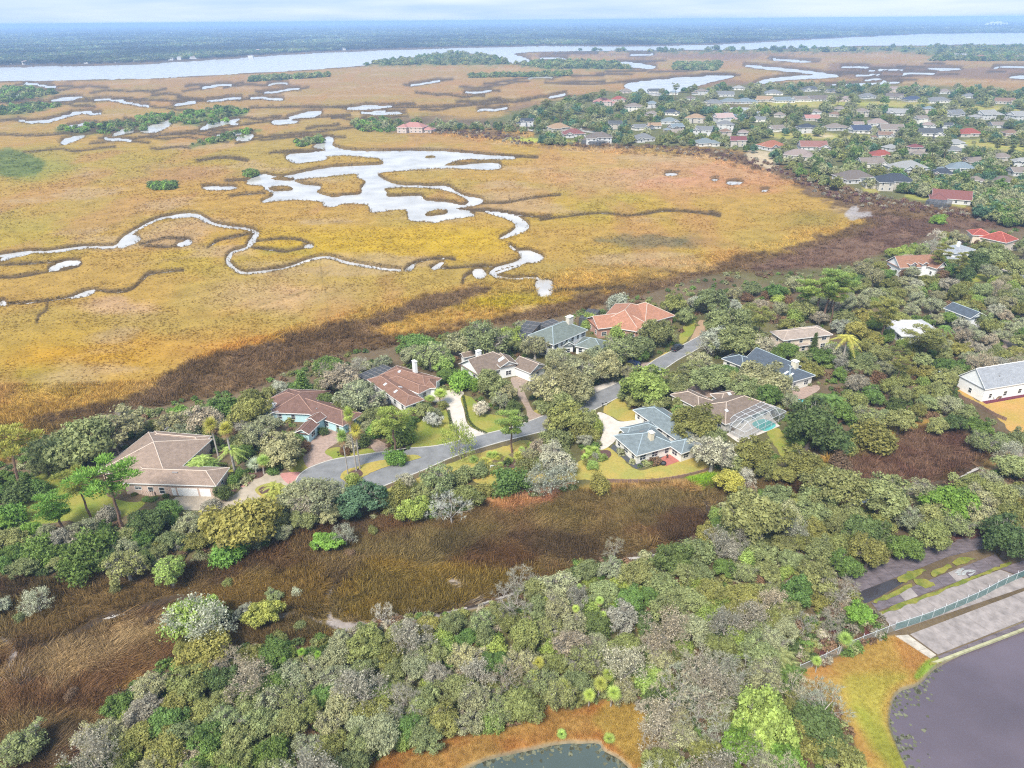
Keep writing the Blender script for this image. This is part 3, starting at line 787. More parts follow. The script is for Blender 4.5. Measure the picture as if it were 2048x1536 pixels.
def branches(r, base, d, length, rad, depth, segs, tips, spread=0.75):
    """recursive limbs: segs gets (a, b, ra, rb)"""
    a = np.array(base); dd = np.array(d)
    for k in range(2):
        dd = dd + r.normal(size=3) * 0.12; dd /= np.linalg.norm(dd)
        b2 = a + dd * length / 2
        segs.append((a, b2, rad * (1 - 0.25 * k), rad * (0.78 - 0.2 * k))); a = b2
    if depth == 0:
        tips.append((a, dd)); return
    for k in range(3):
        nd = dd + r.normal(size=3) * spread; nd[2] += 0.18; nd /= np.linalg.norm(nd)
        branches(r, a, nd, length * r.uniform(0.62, 0.82), rad * 0.55, depth - 1, segs, tips, spread)

def oak_wood(seed, R=5.0, H=3.4, n=5, bark=None, name='trunk'):
    r = np.random.default_rng(seed); mb = MB()
    mb.tube([(0, 0, -0.3), (0.1, 0.05, 0.8), (0.05, -0.05, H * 0.5)], [0.55, 0.38, 0.32], 0, 7)
    for k in range(n):
        a = 2 * math.pi * (k + r.uniform(-.2, .2)) / n
        q = [(0.05, -0.05, H * 0.45)]
        for t in (0.45, 0.9, 1.0):
            q.append((math.cos(a + r.uniform(-.15, .15)) * R * 0.62 * t, math.sin(a + r.uniform(-.15, .15)) * R * 0.62 * t, H * (0.5 + 0.75 * t)))
        mb.tube(q, [0.26, 0.19, 0.11, 0.05], 0, 5)
    return mb.mesh(name, bark or M_bark)

def bare_model(seed, R=4.0, leafy=0):
    """grey leafless tree: limbs in the trunk, fine twigs in the crown"""
    r = np.random.default_rng(seed); segs, tips = [], []
    mb = MB(); mb.tube([(0, 0, -.3), (0.05, 0, R * 0.35), (0, 0.05, R * 0.5)], [0.22, 0.17, 0.14], 0, 6)
    for k in range(5):
        a = 2 * math.pi * (k + r.uniform(-.3, .3)) / 5
        d = np.array((math.cos(a) * 0.7, math.sin(a) * 0.7, r.uniform(0.5, 1.1))); d /= np.linalg.norm(d)
        branches(r, (0, 0, R * r.uniform(0.35, 0.5)), d, R * 0.5, 0.10, 3, segs, tips)
    for a, b2, ra, rb in segs: mb.bar(a, b2, ra, 0, 3, rb)
    tr = mb.mesh('trunk', M_palebark)
    A = np.array([t[0] for t in tips]); D = np.array([t[1] for t in tips])
    k = 14
    A2 = np.repeat(A, k, 0); D2 = unit(np.repeat(D, k, 0) + r.normal(size=(len(A) * k, 3)) * 0.75 + np.array((0, 0, 0.12)))
    B2 = A2 + D2 * r.uniform(0.10, 0.26, (len(A2), 1)) * R
    V = [slivers(A2, B2, 0.03 * r.uniform(.6, 1.4, len(A2)), r)]; mi = [np.zeros(len(A2))]; v = [r.random(len(A2))]
    if leafy:
        ii = r.integers(0, len(A2), leafy); c = B2[ii] + r.normal(size=(leafy, 3)) * 0.25
        V.append(cards(r, c, unit(rdir(r, leafy) + np.array((0, 0, .4))), 0.14 * r.uniform(.5, 1.5, leafy))); mi.append(np.zeros(leafy)); v.append(r.random(leafy))
    V = np.concatenate(V)
    return np_mesh('crown', V, np.arange(len(V)).reshape(-1, 3), [M_leaf], np.concatenate(mi), np.concatenate(v)), tr

def pine_model(seed, H=13.0, umbrella=0.4, n=16, spread=3.6, lean=0.6):
    r = np.random.default_rng(seed); mb = MB()
    pts = [(0, 0, -.3)]; x = y = 0
    la = r.uniform(0, 6.28)
    for k in range(1, 8):
        t = k / 7
        pts.append((math.cos(la) * lean * t * t + r.normal() * 0.10, math.sin(la) * lean * t * t + r.normal() * 0.10, H * t * 0.97))
    mb.tube(pts, [0.28, 0.25, 0.22, 0.20, 0.17, 0.13, 0.09, 0.04], 0, 6)
    V, v = [], []
    at = lambda t: Vector(pts[min(7, int(t * 7))]).lerp(Vector(pts[min(7, int(t * 7) + 1)]), t * 7 - int(t * 7))
    for k in range(n):
        t = 1 - umbrella * (k / n) ** 0.9
        p = at(min(t, 0.995)); a = k * 2.4 + r.uniform(-.4, .4)
        L = spread * r.uniform(0.45, 1.0) * (0.55 + 0.6 * math.sin(math.pi * min(1, (k + 1.5) / n) ** 0.7))
        e = p + Vector((math.cos(a) * L, math.sin(a) * L, L * r.uniform(0.1, 0.42)))
        mid = p.lerp(e, 0.55) + Vector((0, 0, -0.12 * L))
        mb.tube([p, mid, e], [0.09, 0.06, 0.03], 0, 4)
        for q, s in ((e, 1.0), (p.lerp(e, 0.6) + Vector((r.normal() * .5, r.normal() * .5, .3)), 0.75)):
            m = int(150 * s); rad = r.uniform(0.95, 1.45) * s
            d = rdir(r, m); d[:, 2] = np.abs(d[:, 2]) * 0.9 - 0.15
            c = np.array(q) + d * (rad * r.uniform(0.35, 1.0, m))[:, None] * np.array((1, 1, 0.55))
            dd = unit(d + np.array((0, 0, 0.7)) + r.normal(size=d.shape) * 0.5)
            V.append(slivers(c, c + dd * r.uniform(0.35, 0.6, (m, 1)), 0.10 * r.uniform(.7, 1.3, m), r)); v.append(np.clip(r.random(m) * 0.7 + 0.3 * d[:, 2], 0, 1))
    V = np.concatenate(V)
    return np_mesh('crown', V, np.arange(len(V)).reshape(-1, 3), [M_leaf], None, np.concatenate(v)), mb.mesh('trunk', M_pinebark)

def sabal_model(seed, H=7.0, n=34, R=1.7, skirt=10, thick=0.17):
    r = np.random.default_rng(seed); mb = MB()
    bend = r.normal(size=2) * 0.25
    pts = [(bend[0] * t * t, bend[1] * t * t, -.2 + (H + .2) * t) for t in (0, .3, .6, 0.85, 1)]
    mb.tube(pts, [thick * 1.25, thick, thick, thick * 1.1, thick * 0.9], 0, 7)
    top = np.array(pts[-1]); V, v, mi = [], [], []
    for k in range(n + skirt):
        a = k * 2.4 + r.uniform(-.3, .3)
        el = math.radians(80 - 105 * (k / n) + r.uniform(-8, 8)) if k < n else math.radians(r.uniform(-75, -35))
        d = np.array((math.cos(a) * math.cos(el), math.sin(a) * math.cos(el), math.sin(el)))
        L = R * r.uniform(0.8, 1.1); c = top + d * L * 0.30
        side = np.cross(d, (0, 0, 1)); side = side / (np.linalg.norm(side) + 1e-6); upv = np.cross(side, d)
        V.append(slivers(np.array([top]), np.array([c + d * .1]), 0.035, r)); v.append([0.4]); mi.append([0 if k < n else 1])
        m = 9; th = np.linspace(-1.25, 1.25, m)
        tips = np.array([c + (d * math.cos(q) + side * math.sin(q)) * L * (0.82 - 0.12 * abs(q)) - np.array((0, 0, 1)) * L * (0.08 + 0.12 * abs(q)) for q in th])
        w = np.array([(side * math.cos(q) - d * math.sin(q)) * 0.11 for q in th])
        V.append(np.stack([c + w, c - w, tips], 1).reshape(-1, 3)); v.append(np.clip(0.35 + 0.5 * r.random(m) + 0.2 * d[2], 0, 1)); mi.append(np.full(m, 0 if k < n else 1))
    V = np.concatenate(V)
    return np_mesh('crown', V, np.arange(len(V)).reshape(-1, 3), [M_leaf, M_dead], np.concatenate(mi), np.concatenate(v)), mb.mesh('trunk', M_palebark)

def queen_model(seed, H=6.0, n=17, R=3.2, drop=0.9, thick=0.16, stems=1):
    r = np.random.default_rng(seed); mb = MB(); V, v = [], []
    for s in range(stems):
        off = np.array((0, 0, 0)) if stems == 1 else np.array((math.cos(s * 2.1) * .5, math.sin(s * 2.1) * .5, 0))
        h = H * (1 if s == 0 else r.uniform(.6, .95))
        mb.tube([tuple(off + (0, 0, -.2)), tuple(off * 1.6 + (0, 0, h * .6)), tuple(off * 2.2 + (0, 0, h))], [thick * 1.3, thick, thick * 0.8], 0, 7)
        top = off * 2.2 + np.array((0, 0, h))
        for k in range(n):
            a = k * 2.4 + r.uniform(-.3, .3); e0 = math.radians(78 - 70 * k / n)
            L = R * r.uniform(0.85, 1.1); hd = np.array((math.cos(a), math.sin(a), 0))
            sd2 = np.array((-math.sin(a), math.cos(a), 0)); pts = []
            for t in np.linspace(0, 1, 13):
                pts.append(top + hd * L * (t * math.cos(e0) * 1.0 + 0.35 * t * t) + np.array((0, 0, 1)) * L * (t * math.sin(e0) - drop * t * t))
            pts = np.array(pts)
            V.append(slivers(pts[:-1], pts[1:], 0.04, r)); v.append(np.full(12, 0.6))
            for q in range(1, 13):
                ll = L * 0.24 * math.sin(math.pi * min(1, 0.18 + q / 13 * 0.78))
                ax = pts[q] - pts[q - 1]; ax /= np.linalg.norm(ax)
                for sg in (-1, 1):
                    for u in (0.0, 0.5):
                        p0 = pts[q - 1] * (1 - u) + pts[q] * u
                        tip = p0 + (sd2 * sg * 0.85 + ax * 0.55 - np.array((0, 0, 0.35))) * ll * r.uniform(.8, 1.15)
                        V.append(np.array([p0 - ax * .07, p0 + ax * .07, tip])); v.append([np.clip(r.random() * .8 + .1, 0, 1)])
    V = np.concatenate(V)
    return np_mesh('crown', V, np.arange(len(V)).reshape(-1, 3), [M_leaf], None, np.concatenate(v)), mb.mesh('trunk', M_palebark)

def conifer_model(seed, H=9.0):
    r = np.random.default_rng(seed); mb = MB(); mb.tube([(0, 0, -.2), (0, 0, H)], [0.16, 0.03], 0, 6); V, v = [], []
    for k in range(26):
        z = H * (0.12 + 0.86 * k / 26); L = 1.75 * (1 - k / 27) + 0.15
        for q in range(7):
            a = q * 0.9 + k * 0.5; e = np.array((math.cos(a) * L, math.sin(a) * L, z + L * 0.25)); b0 = np.array((0, 0, z))
            m = int(6 + 10 * L); t = r.uniform(0.15, 1, m)[:, None]; c = b0 * (1 - t) + e * t + r.normal(size=(m, 3)) * 0.12
            V.append(cards(r, c, unit(rdir(r, m) + np.array((0, 0, .8))), np.full(m, 0.17))); v.append(r.random(m))
    V = np.concatenate(V)
    return np_mesh('crown', V, np.arange(len(V)).reshape(-1, 3), [M_leaf], None, np.concatenate(v)), mb.mesh('trunk', M_bark)

OAKS = [(clump_crown(11 + k, 5.0, 62, 150, 0.25, 0.74, 700 if k % 2 else 380, cr=(0.13, 0.25), drop=0.2), oak_wood(40 + k)) for k in range(5)]
MOSSY = [(clump_crown(71 + k, 5.0, 60, 95, 0.22, 0.76, 2000, drop=0.24, cr=(0.13, 0.25)), oak_wood(90 + k, bark=M_palebark)) for k in range(3)]
SPREAD = [(clump_crown(111 + k, 5.0, 58, 150, 0.25, 0.62, 120, low=-0.1, cr=(0.16, 0.28)), oak_wood(140 + k)) for k in range(2)]
BUSHES = [(clump_crown(171 + k, 2.0, 26, 120, 0.17, 0.85, 40, low=-0.55, drop=0.05, cr=(0.34, 0.5)), oak_wood(190 + k, 2.0, 1.4, 4)) for k in range(3)]
LACY = [bare_model(210 + k, 4.0, 2600) for k in range(3)]
BARE = [bare_model(230 + k, 4.0, 0) for k in range(4)]
PINES = [pine_model(250, 13, .38, 16, 3.6), pine_model(251, 13, .55, 20, 3.2, 1.0), pine_model(252, 12, .34, 14, 4.2, 1.4), pine_model(253, 14, .62, 22, 2.9, .5)]
SABALS = [sabal_model(270, 7.0), sabal_model(271, 8.0, 30, 1.5, 14), sabal_model(272, 4.5, 36, 1.8, 6)]
QUEENS = [queen_model(280, 6.0), queen_model(281, 3.2, 15, 3.0, 0.8, .13, 3)]
SILVER = [sabal_model(290, 2.0, 26, 1.7, 0, 0.2)]
PALMETTO = [sabal_model(295 + k, 0.5, 26, 1.3, 3, 0.10) for k in range(2)]
CONIFER = [conifer_model(299)]
TOPIARY = [(clump_crown(301, 1.6, 60, 90, 0.10, 1.0, 0, low=-0.9, drop=0, cr=(0.26, 0.30)), oak_wood(302, 1.2, 1.0, 3))]
WEEP = [(clump_crown(305, 4.0, 40, 150, 0.26, 0.85, 30, droop=1.1, up=-0.1), oak_wood(306, 4.0, 3.0))]
# kind: models, native radius, native height, default object name, category
KIND = {'oak': (OAKS, 5.6, 7.4, 'live_oak', 'tree'), 'mossy': (MOSSY, 5.6, 7.4, 'mossy_oak', 'tree'), 'spread': (SPREAD, 5.6, 6.6, 'broad_tree', 'tree'), 'bush': (BUSHES, 2.4, 3.3, 'bush', 'bush'),
        'lacy': (LACY, 3.9, 6.2, 'lichen_tree', 'tree'), 'bare': (BARE, 3.9, 6.2, 'bare_tree', 'tree'), 'pine': (PINES, 3.9, 13.5, 'pine_tree', 'tree'), 'sabal': (SABALS, 1.8, 8.2, 'cabbage_palm', 'palm'),
        'queen': (QUEENS, 3.0, 6.5, 'feather_palm', 'palm'), 'silver': (SILVER, 1.9, 3.3, 'silver_palm', 'palm'), 'palmetto': (PALMETTO, 1.4, 1.6, 'palmetto', 'palm'), 'conifer': (CONIFER, 1.9, 9.2, 'conifer_tree', 'tree'),
        'topiary': (TOPIARY, 1.75, 3.0, 'clipped_bush', 'bush'), 'weep': (WEEP, 4.6, 6.0, 'drooping_tree', 'tree')}
CROWN_Z = {'oak': 3.6, 'mossy': 3.6, 'spread': 3.6, 'bush': 1.0, 'lacy': 0, 'bare': 0, 'pine': 0, 'sabal': 0, 'queen': 0, 'silver': 0, 'palmetto': 0, 'conifer': 0, 'topiary': 1.4, 'weep': 2.6}
MIDZ = {'oak': 0.62, 'mossy': 0.62, 'spread': 0.62, 'bush': 0.45, 'lacy': 0.68, 'bare': 0.68, 'pine': 0.78, 'sabal': 0.88, 'queen': 0.85, 'silver': 0.6, 'palmetto': 0.4, 'conifer': 0.5, 'topiary': 0.48, 'weep': 0.55}
TONE = {'grey': (0.275, 0.265, 0.140), 'olive': (0.215, 0.212, 0.055), 'green': (0.125, 0.190, 0.036), 'dark': (0.095, 0.130, 0.036), 'yellow': (0.33, 0.31, 0.05), 'bright': (0.18, 0.30, 0.035), 'pale': (0.34, 0.315, 0.23),
        'lilac': (0.315, 0.265, 0.200), 'teal': (0.09, 0.165, 0.09), 'sage': (0.220, 0.232, 0.085), 'gold': (0.245, 0.225, 0.052), 'rust': (0.20, 0.115, 0.065), 'white': (0.48, 0.43, 0.36), 'maroon': (0.16, 0.075, 0.07), 'silver': (0.36, 0.38, 0.29), 'lime': (0.27, 0.33, 0.065)}
TONE = {k: tuple(1.30 * (.90 * c + .10 * (.3 * v[0] + .6 * v[1] + .1 * v[2])) * g for c, g in zip(v, (1.03, 1.06, 0.98))) for k, v in TONE.items()}
TWORD = {'grey': 'grey-green', 'olive': 'olive green', 'green': 'mid green', 'dark': 'dark green', 'yellow': 'yellow-green', 'bright': 'bright green', 'pale': 'pale lichen-grey', 'lilac': 'taupe grey', 'teal': 'blue-green', 'sage': 'sage green',
         'gold': 'golden olive', 'rust': 'rusty brown', 'white': 'bleached white', 'maroon': 'maroon', 'silver': 'silvery', 'lime': 'lime green'}
KWORD = {'oak': 'round-crowned oak', 'mossy': 'moss-hung oak', 'spread': 'spreading oak', 'bush': 'bush', 'lacy': 'thin lichen-covered tree', 'bare': 'leafless tree', 'pine': 'tall pine', 'sabal': 'fan palm', 'queen': 'feather palm', 'silver': 'silver fan palm',
         'palmetto': 'low palmetto', 'conifer': 'narrow conifer', 'topiary': 'clipped round bush', 'weep': 'drooping tree'}
TREES = []     # (kind, px, py, tone, root, manual label)
tr = np.random.default_rng(99)

def tree(kind, px, py, w, tone, label=None, hs=1.0, base=None, var=None):
    """px,py: middle of the crown; w: crown width in pixels; base: pixel of the foot if it is seen"""
    models, R0, H0, name, cat = KIND[kind]
    if base is not None:
        g = P(base[0], base[1], 0)
        s = w / 2 * depth(g) / F / R0
        # stretch so that the crown reaches its pixel
        zc = 0.0
        for k in range(40):
            z = k * 0.5; u, v = proj(np.array([g.x]), np.array([g.y]), np.array([z]))
            if v[0] < py: zc = z; break
        hs = max(0.4, min(3.0, (zc / MIDZ[kind]) / (H0 * s)))
    else:
        g = P(px, py, 3.0); s = w / 2 * depth(g) / F / R0
        z = min(H0 * s * hs * MIDZ[kind], 12)
        g = P(px, py, z); g.z = 0
    g.z = -0.05
    mi = tr.integers(len(models)) if var is None else var
    crown, trunk = models[mi]
    root = empty(name, g, tr.uniform(0, 6.28), s)
    if kind in ('oak', 'mossy', 'spread', 'bush', 'lacy', 'bare'):
        root.scale = (s * tr.uniform(.86, 1.16), s * tr.uniform(.86, 1.16), s * hs * tr.uniform(.85, 1.15))
        root.rotation_euler = (tr.uniform(-.1, .1), tr.uniform(-.1, .1), root.rotation_euler[2])
    else: root.scale = (s, s, s * hs)
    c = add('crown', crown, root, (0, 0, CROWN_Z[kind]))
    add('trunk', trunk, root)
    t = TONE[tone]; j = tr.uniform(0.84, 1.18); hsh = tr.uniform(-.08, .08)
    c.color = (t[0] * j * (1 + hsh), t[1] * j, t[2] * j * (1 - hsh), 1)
    root['category'] = cat
    TREES.append((kind, px, py, tone, root, label))
    return root
# ================================================================ HOUSES
M_white = mat('white_paint', (0.80, 0.79, 0.76), 0.6, 0.05, 1.5)
M_trim = mat('trim_paint', (0.78, 0.76, 0.72), 0.6, 0.05, 2.0)
M_glass = mat('window_glass', (0.045, 0.055, 0.065), 0.08, 0, spec=0.6)
M_skyl = mat('skylight_glass', (0.55, 0.58, 0.60), 0.15, 0)
M_dark = mat('dark_metal', (0.03, 0.03, 0.032), 0.5, 0)
M_vent = mat('vent_metal', (0.22, 0.20, 0.19), 0.6, 0.1)
M_conc = mat('concrete', (0.52, 0.47, 0.41), 0.9, 0.22, 0.35, 0.1, coord='Object')

def roof_mat(name, c, var=0.26):
    c = tuple(x * 0.74 for x in c)
    m = mat(name, c, 0.9, var, 0.8, 0.25, spec=0.15, stretch=(1, 1, 3), detail=8)
    n, l = nodes_of(m)
    b = n['Principled BSDF']; src = b.inputs['Base Color'].links[0].from_socket
    tc = n.new('ShaderNodeTexCoord')
    nz = n.new('ShaderNodeTexNoise'); nz.inputs['Scale'].default_value = 5.0; nz.inputs['Detail'].default_value = 2
    mr = n.new('ShaderNodeMapRange'); mr.inputs['From Min'].default_value = 0.3; mr.inputs['From Max'].default_value = 0.7
    mr.inputs['To Min'].default_value = 0.82; mr.inputs['To Max'].default_value = 1.18
    mx = n.new('ShaderNodeMix'); mx.data_type = 'RGBA'; mx.blend_type = 'MULTIPLY'; mx.inputs[0].default_value = 1
    l.new(tc.outputs['Object'], nz.inputs['Vector']); l.new(nz.outputs['Fac'], mr.inputs['Value'])
    l.new(src, mx.inputs[6]); l.new(mr.outputs[0], mx.inputs[7]); l.new(mx.outputs[2], b.inputs['Base Color'])
    return m

class Wing:
    def __init__(s, a, b, c, z, kind='hip', axis=None, pitch=0.42, oh=0.55, world=False, z0=0.0, gables=(0, 0)):
        """a-b: one eave edge, c: a point of the opposite eave; pixels at eave height, or metres when world"""
        A, B, C = [Vector((q[0], q[1], z)) if world else P(q[0], q[1], z) for q in (a, b, c)]
        u = (B - A); w = u.length; u.normalize(); v = Vector((-u.y, u.x, 0)); d = (C - A).dot(v)
        if d < 0: v = -v; d = -d
        if axis == 'v' or (axis is None and d > w): A, u, v, w, d = A, v, u, d, w
        s.A, s.u, s.v, s.w, s.d, s.z, s.kind, s.pitch, s.oh, s.z0 = A, u, v, w, d, z, kind, pitch, oh, z0
        s.g = (1, 1) if kind == 'gable' else gables
    def pt(s, a, b, z): return Vector((s.A.x + s.u.x * a + s.v.x * b, s.A.y + s.u.y * a + s.v.y * b, z))
    def top(s): return s.z + s.pitch * s.d / 2
    def has(s, p, grow=-0.3):
        q = p - s.A; a, b = q.dot(s.u), q.dot(s.v)
        return s.oh - grow < a < s.w - s.oh + grow and s.oh - grow < b < s.d - s.oh + grow
    def corners(s, i=0.0, z=None):
        z = s.z if z is None else z
        return [s.pt(i, i, z), s.pt(s.w - i, i, z), s.pt(s.w - i, s.d - i, z), s.pt(i, s.d - i, z)]

def roof_geo(wg, mb, fb, caps, wall):
    h = wg.d / 2; zt = wg.top(); g0, g1 = wg.g
    run = min(h, wg.w / 2)
    E = wg.corners(0)
    r0 = wg.pt(0 if g0 else run, h, zt); r1 = wg.pt(wg.w if g1 else wg.w - run, h, zt)
    lo = [p - Vector((0, 0, 0.16)) for p in E]
    mb.face([E[0], E[1], r1, r0]); mb.face([E[2], E[3], r0, r1])
    dn = Vector((0, 0, -0.14))
    if not g1: mb.face([E[1], E[2], r1])
    if not g0: mb.face([E[3], E[0], r0])
    mb.face([lo[3], lo[2], lo[1], lo[0]])
    # fascia boards
    for i in range(4):
        p, q = E[i], E[(i + 1) % 4]
        if (i == 1 and g1) or (i == 3 and g0):
            r = r1 if i == 1 else r0
            for s, e in ((p, r), (q, r)):
                fb.hexa([s + Vector((0, 0, -.2)), e + Vector((0, 0, -.2)), e + wg.u * 0.05 * (1 if i == 1 else -1) + Vector((0, 0, -.2)), s + wg.u * 0.05 * (1 if i == 1 else -1) + Vector((0, 0, -.2))],
                        [s + Vector((0, 0, .03)), e + Vector((0, 0, .03)), e + wg.u * 0.05 * (1 if i == 1 else -1) + Vector((0, 0, .03)), s + wg.u * 0.05 * (1 if i == 1 else -1) + Vector((0, 0, .03))])
        else:
            t = (q - p).normalized(); o = Vector((t.y, -t.x, 0)); c = (p + q) / 2 - wg.pt(wg.w / 2, wg.d / 2, wg.z)
            if o.dot(c) < 0: o = -o
            b4 = [p + Vector((0, 0, -.2)), q + Vector((0, 0, -.2)), q + o * .05 + Vector((0, 0, -.2)), p + o * .05 + Vector((0, 0, -.2))]
            fb.hexa(b4, [x + Vector((0, 0, .23)) for x in b4])
    for a, b in ([(r0, r1)] if (r1 - r0).length > .5 else []) + ([] if g0 else [(E[0], r0), (E[3], r0)]) + ([] if g1 else [(E[1], r1), (E[2], r1)]):
        caps.append((a, b))
    # walls with the gable triangles
    q = wg.corners(wg.oh, wg.z0); t = wg.corners(wg.oh, wg.z - 0.1)
    wall.hexa(q, t)
    for g, i, j, a in ((g1, 1, 2, wg.w - wg.oh), (g0, 3, 0, wg.oh)):
        if g:
            zt2 = wg.z + wg.pitch * (h) - 0.16
            th = wg.u * (-0.15 if g == g1 and i == 1 else 0.15)
            tri = [t[i] + (0 * th), t[j], wg.pt(a, h, zt2)]
            wall.face([tri[0], tri[1], tri[2]]); wall.face([p + th for p in (tri[0], tri[2], tri[1])])

def window(root, c, out, w, h, frame=None, glass=None):
    """c = middle of the sill line on the wall, out = outward normal"""
    o = Vector(out); t = Vector((-o.y, o.x, 0)); mb = MB(); f = 0.09
    def slab(a0, a1, z0, z1, d0, d1):
        b4 = [c + t * a0 + o * d0 + Vector((0, 0, z0)), c + t * a1 + o * d0 + Vector((0, 0, z0)), c + t * a1 + o * d1 + Vector((0, 0, z0)), c + t * a0 + o * d1 + Vector((0, 0, z0))]
        mb.hexa(b4, [p + Vector((0, 0, z1 - z0)) for p in b4])
    slab(-w / 2 - f, -w / 2, -f, h + f, -.02, .07); slab(w / 2, w / 2 + f, -f, h + f, -.02, .07)
    slab(-w / 2, w / 2, -f, 0, -.02, .07); slab(-w / 2, w / 2, h, h + f, -.02, .07); slab(-w / 2, w / 2, h / 2 - .03, h / 2 + .03, -.02, .05)
    if w > 1.4: slab(-.03, .03, 0, h / 2 - .03, -.02, .05); slab(-.03, .03, h / 2 + .03, h, -.02, .05)
    fr = mb.build('window', frame or M_trim, root)
    m2 = MB(); a = c + o * 0.02
    m2.face([a - t * w / 2, a + t * w / 2, a + t * w / 2 + Vector((0, 0, h)), a - t * w / 2 + Vector((0, 0, h))])
    p = m2.build('pane', glass or M_glass, fr, off=root.location)
    return fr

def garage(root, c, out, w, h, m, n=4):
    o = Vector(out); t = Vector((-o.y, o.x, 0)); mb = MB()
    for k in range(n):
        z0 = h * k / n + 0.015; z1 = h * (k + 1) / n - 0.015
        b4 = [c - t * w / 2 + o * -.01, c + t * w / 2 + o * -.01, c + t * w / 2 + o * .05, c - t * w / 2 + o * .05]
        mb.hexa([p + Vector((0, 0, z0)) for p in b4], [p + Vector((0, 0, z1)) for p in b4])
    return mb.build('garage_door', m, root)

def side_frame(wg, side):
    """wall line of a wing: start, direction, length, outward normal. sides: 0 front(v-), 1 end(u+), 2 back(v+), 3 end(u-)"""
    q = wg.corners(wg.oh, 0); a, b = q[side], q[(side + 1) % 4]
    t = (b - a); L = t.length; t.normalize(); o = Vector((t.y, -t.x, 0))
    if o.dot((a + b) / 2 - wg.pt(wg.w / 2, wg.d / 2, 0)) < 0: o = -o
    return a, t, L, o

def cam_sides(wg):
    out = []
    for s in range(4):
        a, t, L, o = side_frame(wg, s); m = a + t * L / 2
        k = o.dot(Vector((-m.x, -m.y, 0)).normalized())
        if k > 0.15: out.append((k, s))
    return [s for k, s in sorted(out, reverse=True)]

HOUSES = []
def house(label, wings, mroof, mwall, capmat=None, skip=(), autow=True, storeys=1, doors=(), chim=(), vents=(), skyl=(), mtrim=None, group=None, mchim=None, caps_on=True, wstep=3.6, cat='house', name='house'):
    """doors: (wing, side, distance along the wall, width, height, material, kind)"""
    for w_ in wings: HOUSES.append(w_)
    c = sum((w.pt(w.w / 2, w.d / 2, 0) for w in wings), Vector()) / len(wings)
    root = empty(name, c); tag(root, label, cat, group)
    rb, fb, wb, caps = MB(), MB(), MB(), []
    for k, w in enumerate(wings):
        w.z += 0.013 * k
        roof_geo(w, rb, fb, caps, wb)
    wb.build('wall', mwall, root)
    roof = rb.build('roof', mroof, root)
    fb.build('fascia', mtrim or M_trim, root)
    if caps_on:
        for a, b in caps:
            mid = (a + b) / 2
            m2 = MB(); m2.bar(a + Vector((0, 0, .02)), b + Vector((0, 0, .02)), 0.13, 0, 4)
            m2.build('ridge_cap', capmat or mroof, roof, off=root.location)
    taken = []
    for wi, s, t0, w, h, m, kind in doors:
        a, t, L, o = side_frame(wings[wi], s); p = a + t * t0
        taken.append((p.copy(), w / 2))
        if kind == 'garage': garage(root, p, o, w, h, m)
        else:
            mb = MB(); mb.box(p + o * 0.03 + Vector((0, 0, 0.02)), w, 0.08, h, t); mb.build('door', m, root)
    if autow:
        for wi, wg in enumerate(wings):
            for s in cam_sides(wg):
                a, t, L, o = side_frame(wg, s)
                nW = int(L / wstep)
                for st in range(max(1, int((wg.z - wg.z0) / 2.6)) if storeys > 1 else 1):
                    for k in range(nW):
                        p = a + t * (L * (k + 0.5) / nW)
                        pp = p + o * 0.6
                        if any(x.has(pp, 0.2) and (x.z > 2.0 + st * 2.7) for j, x in enumerate(wings) if j != wi): continue
                        if any((p - q).length < r + 0.9 for q, r in taken) and st == 0: continue
                        if (wi, s) in skip: continue
                        ww = random.choice((1.0, 1.2, 1.7)); z0 = wg.z0 + 0.85 + st * 2.75
                        if z0 + 1.45 > wg.z - 0.25: continue
                        window(root, Vector((p.x, p.y, z0)), o, ww, 1.4, mtrim)
    for px, py, z, sx, sy, h in chim:
        p = P(px, py, z); mb = MB(); mb.box((p.x, p.y, z - 3.0), sx, sy, 3.0 + h, wings[0].u)
        ch = mb.build('chimney', mchim or mwall, roof, off=root.location)
        mb = MB(); mb.box((p.x, p.y, z + h), sx + .25, sy + .25, 0.15, wings[0].u); mb.box((p.x, p.y, z + h + .15), sx * .5, sy * .5, 0.3, wings[0].u)
        mb.build('chimney_cap', M_trim, roof, off=root.location)
    for wi, a, b, sx, sy, kind in list(vents) + list(skyl):
        wg = wings[wi]; h = wg.d / 2; y = b * wg.d; z = wg.z + wg.pitch * (y if y < h else wg.d - y)
        sg = 1 if y < h else -1
        p = wg.pt(a * wg.w, y, 0); nrm = (Vector((0, 0, 1)) - wg.v * sg * wg.pitch).normalized(); dv = (wg.v * sg + Vector((0, 0, wg.pitch))).normalized()
        p = Vector((p.x, p.y, z)); b4 = [p + wg.u * sx * i / 2 + dv * sy * j / 2 - nrm * .05 for i, j in ((-1, -1), (1, -1), (1, 1), (-1, 1))]
        m2 = MB(); m2.hexa(b4, [q + nrm * (0.05 + (0.12 if kind == 'skylight' else .18)) for q in b4])
        m2.build('skylight' if kind == 'skylight' else 'roof_vent', M_skyl if kind == 'skylight' else M_vent, roof, off=root.location)
    return root

